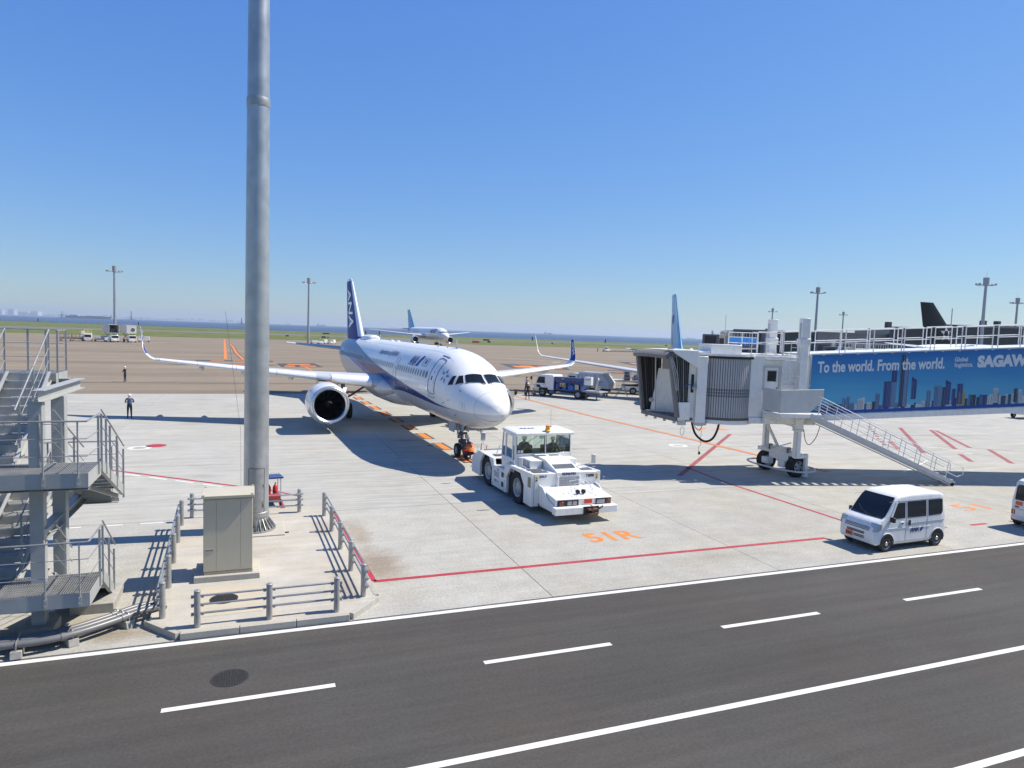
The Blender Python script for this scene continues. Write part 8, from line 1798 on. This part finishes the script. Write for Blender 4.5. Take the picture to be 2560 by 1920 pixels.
def dolly(i, loc, rz):
    t = thing('baggage_dolly', 'empty low baggage dolly in the train behind the far tractor', 'dolly', loc, rz, 'baggage dollies behind the far tractor')
    B().bx(-1.1, 1.1, -.75, .75, .42, .52).build('deck', M['steel_dark'], t)
    for x in (-.8, .8):
        for y in (-.65, .65): wheel_at(t, (x, y, .22), .22, .12, 1)
    B().beam((-1.1, 0, .4), (-1.7, 0, .35), .07).build('drawbar', M['steel_dark'], t); return t
d0 = dolly(0, (141, 251.2, 0), R(17)); d0['label'] = 'empty low baggage dolly coupled directly to the far tractor'
ORD = ('second', 'third', 'fourth', 'fifth', 'sixth', 'seventh', 'eighth', 'last')
for k in range(1, 9): c = copy_tree(d0); c['label'] = f'{ORD[k-1]} empty low baggage dolly from the far tractor'; c.location = (141 + 2.75*k*cos(R(17)), 251.2 + 2.75*k*sin(R(17)), 0)
# small white equipment at the foot of the middle mast
for i, (x, y, s, lab) in enumerate(((21.5, 258, 1.0, 'white ground cart just right of the second far mast'), (24.4, 259, 1.3, 'grey framed cart behind the tailplane tip, near the far mast'), (27.6, 260, 1.0, 'white railed cart near the far mast, closest to the blue tail'))):
    dolly_cart(lab, (x, y, 0), R(10 + 20*i), ('tug', 'unit', 'unit')[i])
# ------------------------------------------------------------------ far floodlight masts
def far_mast(label, loc, h, n=24):
    t = thing('floodlight_mast', label, 'light mast', (*loc, 0), 0, 'distant apron floodlight masts')
    B().lathe([(.46, 0), (.42, h * .3), (.30, h - .8)], n=16).build('pole', M['mast_far'], t)
    B().lathe([(.35, h - 1.1), (.62, h - .9), (.66, h + .8), (.25, h + .9)], n=14).build('winch_housing', M['mast_far'], t)
    b = B(); b.tube([(2.1*cos(2*pi*q/20), 2.1*sin(2*pi*q/20) * .8, h - 1.0) for q in range(20)], .06, 6, closed=True)
    for k in range(4): a = k*pi/2 + .4; b.beam((.3*cos(a), .3*sin(a), h - 1.0), (2.1*cos(a), 1.7*sin(a), h - 1.0), .09)
    b.build('lamp_ring', M['mast_far'], t)
    for k in range(8):
        if k in (2, 6): continue
        a = 2*pi*k/8; B().box((2.2*cos(a), 1.8*sin(a), h - .8), (.42, .36, .4), a).build('floodlight', M['grey'], t)
    B().tube([(0, 0, h + .9), (0, 0, h + 2.4)], .03, 5).build('lightning_rod', M['mast_far'], t); return t
far_mast('far floodlight mast on the left, behind the raised catering trucks', (-41.1, 249.8), 22.6)
far_mast('far floodlight mast on grass edge between the tall near mast and the blue tail', (19.4, 262.4), 23.2)
def fm(label, px, d, h): t_ = (px - 1280) / 1700; return far_mast(label, far(t_, d), h)
fm('small far mast directly behind the jet bridge lift column', 1921, 352, 22.8); fm('far mast right of the jet bridge lift columns, second tallest on the right', 2030, 211, 23); fm('short far mast left of the black airliner fin', 2097, 368, 23); fm('tallest far mast on the right, just right of the black airliner fin', 2444, 165, 23); fm('far mast nearest the right edge of the view', 2526, 226, 23)
# ------------------------------------------------------------------ terminal pier, its bridges
def tp(px, d): return Vector((*far((px - 1280) / 1700, d), 0))
tb = thing('terminal_building', 'long low terminal pier with dark glass facade along the right horizon', 'building', (0, 0, 0))
def block(x0, x1, d0, d1, h, depth, wall, name='wall_block', glass_rows=None, roof=True):
    a, c = tp(x0, d0), tp(x1, d1); e = (c - a).normalized(); nn = Vector((-e.y, e.x, 0))
    if nn.dot(Vector((sin(_yaw), cos(_yaw), 0))) < 0: nn = -nn
    q = B(); q.prism([(p.x, p.y) for p in (a, c, c + nn*depth, a + nn*depth)], 'z', 0, h); o = q.build(name, wall, tb, False)
    if glass_rows:
        L = (c - a).length; k = max(1, int(L / 3.2))
        for z0, z1 in glass_rows:
            for i in range(k):
                p, r_ = a + e * (L*(i + .06)/k) - nn*.06, a + e * (L*(i + .94)/k) - nn*.06
                B().add([(p.x, p.y, z0), (r_.x, r_.y, z0), (r_.x, r_.y, z1), (p.x, p.y, z1)], ((0,1,2,3),)).build('window', M['bld_glass'], o, False)
    if roof:
        q = B(); q.beam(a - nn*.4 + Vector((0, 0, h + .15)), c - nn*.4 + Vector((0, 0, h + .15)), .8, .35); q.build('parapet', M['term_grey'], o, False)
    return o
block(1826, 2036, 196, 192, 9.6, 30, M['term_dark'], glass_rows=[(.5, 3.6), (4.2, 8.6)]); block(1905, 1935, 189, 188.5, 9.9, 6, M['term_grey'])
block(2036, 2215, 191, 188, 9.6, 30, M['term_grey'], glass_rows=[(4.0, 6.4)]); block(2215, 2330, 186, 184, 11.6, 30, M['term_dark'], glass_rows=[(4.5, 8.0)]); block(2330, 2700, 184, 176, 12.4, 34, M['term_grey'], glass_rows=[(3.5, 6.2)])
block(2330, 2720, 183.2, 175.2, 12.9, 3, M['term_dark'], roof=False)
for i, px in enumerate((2210, 2445, 2480)): p = tp(px, 182); B().box((p.x, p.y, 13.4 if px > 2300 else 12.2), (1.2, 1.2, 1.6)).build('roof_unit', M['term_dark'], tb)
for px in (2325, 2366): p = tp(px, 180); B().tube([(p.x, p.y, 12), (p.x, p.y, 17)], .12, 6).build('antenna', M['mast_far'], tb)
def far_bridge(label, px0, d0, px1, d1, z, banner=False):
    a, c = tp(px0, d0), tp(px1, d1); L = (c - a).length; an = atan2(c.y - a.y, c.x - a.x)
    t = thing('far_jet_bridge', label, 'jet bridge', (a.x, a.y, 0), an, 'other boarding bridges along the terminal')
    B().bx(2.4, L, -1.5, 1.5, z - 1.5, z + 1.4).build('tunnel', M['lgrey'], t); B().bx(-1.2, 2.4, -1.9, 1.9, z - 1.7, z + 1.7).build('cab', M['bellows_grey'], t, bevel=.1); B().bx(-1.5, -1.2, -1.2, 1.2, z - 1.3, z + 1.3).build('bellows_opening', M['black'], t); B().bx(-.9, 1.6, -1.95, -1.9, z - .9, z + .9).build('cab_window', M['glass'], t)
    for x in (4.2,):
        for y in (-1.8, 1.8): B().bx(x - .2, x + .2, y - .2, y + .2, .9, z + 2.6).build('lift_column', M['lgrey'], t)
    B().bx(3.4, 5, -1.9, 1.9, .6, 1.2).build('bogie', M['lgrey'], t)
    for y in (-1.2, 1.2): wheel_at(t, (4.2, y, .5), .5, .4, 1)
    for k in range(int((L - 6) / 2)):
        if not banner: B().bx(6 + 2*k, 7.7 + 2*k, -1.53, -1.5, z - .6, z + .9).build('window', M['glass'], t, False)
    if banner:
        B().bx(5.5, L, -1.54, -1.5, z - 1.2, z + 1.2).build('banner', M['sky_blue'], t); b = B(); r_ = random.Random(2)
        x = 5.6
        while x < L - .5: w_ = r_.uniform(.3, 1.0); b.bx(x, x + w_, -1.56, -1.54, z - 1.1, z - 1.1 + r_.uniform(.3, 1.3)); x += w_
        stuff(b.build('skyline_print', M['print'] if 'print' in M else bt[3], t, False))
    b = B()
    for y in (-1.4, 1.4):
        b.tube([(2.5, y, z + 2.4), (L, y, z + 2.4)], .04, 5)
        for k in range(int(L / 2)): b.tube([(2.5 + 2*k, y, z + 1.4), (2.5 + 2*k, y, z + 2.4)], .04, 5)
    b.build('handrail', M['lgrey'], t); return t
far_bridge('distant boarding bridge with dark square cab at far left of the terminal', 1776, 150, 1870, 168, 6.2, True); far_bridge('white distant boarding bridge behind the banner bridge handrails', 2085, 118, 2230, 150, 4.6)
t = thing('passenger_stairs', 'white mobile stairs with ramp rails behind the jet bridge railing', 'boarding stairs', tuple(tp(2055, 112)), R(10))
b = B()
for k in range(12): b.box((.45*k, 0, 3.0 + .17*k), (.45, 1.6, .12))
b.build('steps', M['lgrey'], t); b = B()
for y in (-.8, .8):
    for dz in (.5, 1.0): b.tube([(0, y, 3.1 + dz), (5.2, y, 5.0 + dz)], .035, 6)
    for k in range(6): b.tube([(1.0*k, y, 3.1 + .38*k), (1.0*k, y, 4.1 + .38*k)], .035, 6)
b.build('handrail', M['white'], t); B().bx(-.3, 5.4, -.6, .6, .6, 2.9).build('base', M['lgrey'], t)
for x in (.5, 4.6):
    for y in (-.6, .6): wheel_at(t, (x, y, .4), .4, .2, 1)
# ------------------------------------------------------------------ signs and markers in the grass, sea fence, ships
def sign(label, px, d, w, h, m, z=.3):
    p = tp(px, d); t = thing('airfield_sign', label, 'sign', tuple(p), -_yaw, 'low signs in the airfield grass')
    B().bx(-w/2, w/2, -.12, .12, z, z + h).build('panel', m, t, bevel=.02)
    for x in (-w*.35, w*.35): B().bx(x - .06, x + .06, -.06, .06, 0, z).build('leg', M['steel_dark'], t)
sign('long low orange board in the grass right of the taxiing airliner', 1186, 372, 3.9, 1.1, M['orange'], .2); sign('wide black board in the grass beyond the orange board', 1212, 470, 4.4, .9, M['black']); sign('small dark marker in the grass near the orange board', 1219, 392, 1.8, .8, M['black'])
sign('yellow board in grass left of the blue tail', 818, 360, 1.9, .8, M['yellow']); sign('black board beside the yellow board in the grass', 806, 362, 2.2, .8, M['black']); sign('small upright yellow marker beside the second far mast', 762, 355, .7, 1.2, M['yellow']); sign('wide black sign far in the grass left of the blue tail', 812, 520, 5, .9, M['black']); sign('dark green box in the grass left of the second far mast', 715, 365, 1.7, .7, M['steel_dark'])
sign('small dark marker in the grass right of the far sharklet', 1377, 430, 1.0, .7, M['steel_dark']); sign('small dark marker in the grass near the light blue fin', 1661, 520, 1.6, .8, M['steel_dark'])
def wire_fence(label, pts, hgt_, step):
    t = thing('perimeter_fence', label, 'fence', (0, 0, 0)); b = B()
    for a, c in zip(pts[:-1], pts[1:]):
        a, c = Vector((*a, 0)), Vector((*c, 0)); L = (c - a).length; k = int(L / step)
        for i in range(k): p = a.lerp(c, i / k); b.box((p.x, p.y, hgt_/2), (.22, .22, hgt_))
    stuff(b.build('fence_post', M['lgrey'], t, False)); b = B()
    for a, c in zip(pts[:-1], pts[1:]): b.beam((*a, .6), (*c, .6), .1, .25)
    b.build('base_rail', M['lgrey'], t, False)
wire_fence('long pale wire fence along the sea wall on the left', [(-700, 950), (-240, 842), (30, 728)], 2.9, 2.8)
for (px, d), lb_ in zip(((93, 790), (344, 760), (911, 640), (945, 640), (1327, 600), (1509, 610)), ('at the far left under the crane barge', 'just right of the first far mast', 'just right of the blue tail', 'left of the taxiing airliner wing tip', 'left of the upturned winglet', 'between the winglets and the light blue fin')):
    p = tp(px, d); t = tag(B().lathe([(.55, 0), (.5, 3.2), (.3, 3.4)], n=10).build('sea_wall_marker', M['black'], None, loc=p), 'dark upright post on the sea wall ' + lb_, 'marker post', 'dark marker posts along the sea wall')
def ship(label, px, d, L, H_, m, kind):
    t_ = (px - 1280) / 1700; x, y = far(t_, d); t = thing('ship', label, 'ship', (x, y, -3), -_yaw + .1)
    b = B(); b.loft([[(-L/2, -L*.06, 0), (L/2*.9, -L*.06, 0), (L/2*.98, 0, 0), (L/2*.9, L*.06, 0), (-L/2, L*.06, 0)], [(-L/2, -L*.08, L*.06), (L/2*.95, -L*.08, L*.06), (L/2*1.08, 0, L*.075), (L/2*.95, L*.08, L*.06), (-L/2, L*.08, L*.06)]]); b.build('hull', m, t, False)
    if kind == 'crane':
        b = B(); b.box((-L*.05, 0, H_*.3), (L*.16, L*.1, H_*.35)); b.beam((-L*.15, 0, L*.05), (0, 0, H_), L*.03); b.beam((0, 0, H_), (L*.16, 0, H_*.7), L*.03); b.beam((L*.16, 0, H_*.7), (L*.2, 0, L*.05), L*.02); b.beam((0, 0, H_), (-L*.2, 0, H_*.4), L*.015); b.box((L*.1, 0, H_*.45), (L*.1, L*.08, H_*.1)); b.build('crane', m, t, False)
    elif kind == 'tower':
        b = B(); b.beam((0, 0, 0), (0, 0, H_), L*.09); b.beam((-L*.12, 0, 0), (0, 0, H_*.7), L*.04); b.beam((L*.12, 0, 0), (0, 0, H_*.7), L*.04); b.build('tower', m, t, False)
    else:
        B().box((-L*.32, 0, L*.06 + H_*.4), (L*.18, L*.12, H_*.8)).build('superstructure', M['coast_bld'], t, False); B().box((L*.15, 0, L*.06 + H_*.2), (L*.4, L*.1, H_*.35)).build('deckhouse', m, t, False)
ship('dark crane barge on the sea at the left', 153, 4200, 46, 42, M['hull'], 'crane'); ship('long low dark barge right of the crane barge', 220, 4300, 260, 8, M['hull'], 'cargo'); ship('thin lattice tower standing in the sea left of the near mast', 326, 5200, 60, 66, M['hull'], 'tower'); ship('dark tower on a low platform near the tall mast', 601, 3600, 40, 34, M['hull'], 'tower')
ship('cargo ship on the horizon behind the upturned winglet', 1366, 6500, 90, 20, M['hull'], 'cargo'); ship('faint cargo ship left of the second far mast', 716, 9000, 70, 22, M['hull'], 'cargo'); ship('faint ship on the horizon beside the blue tail', 800, 8500, 120, 26, M['hull'], 'cargo'); ship('faint low ship at the horizon left of the far boarding bridge', 1722, 9000, 130, 14, M['hull'], 'cargo')
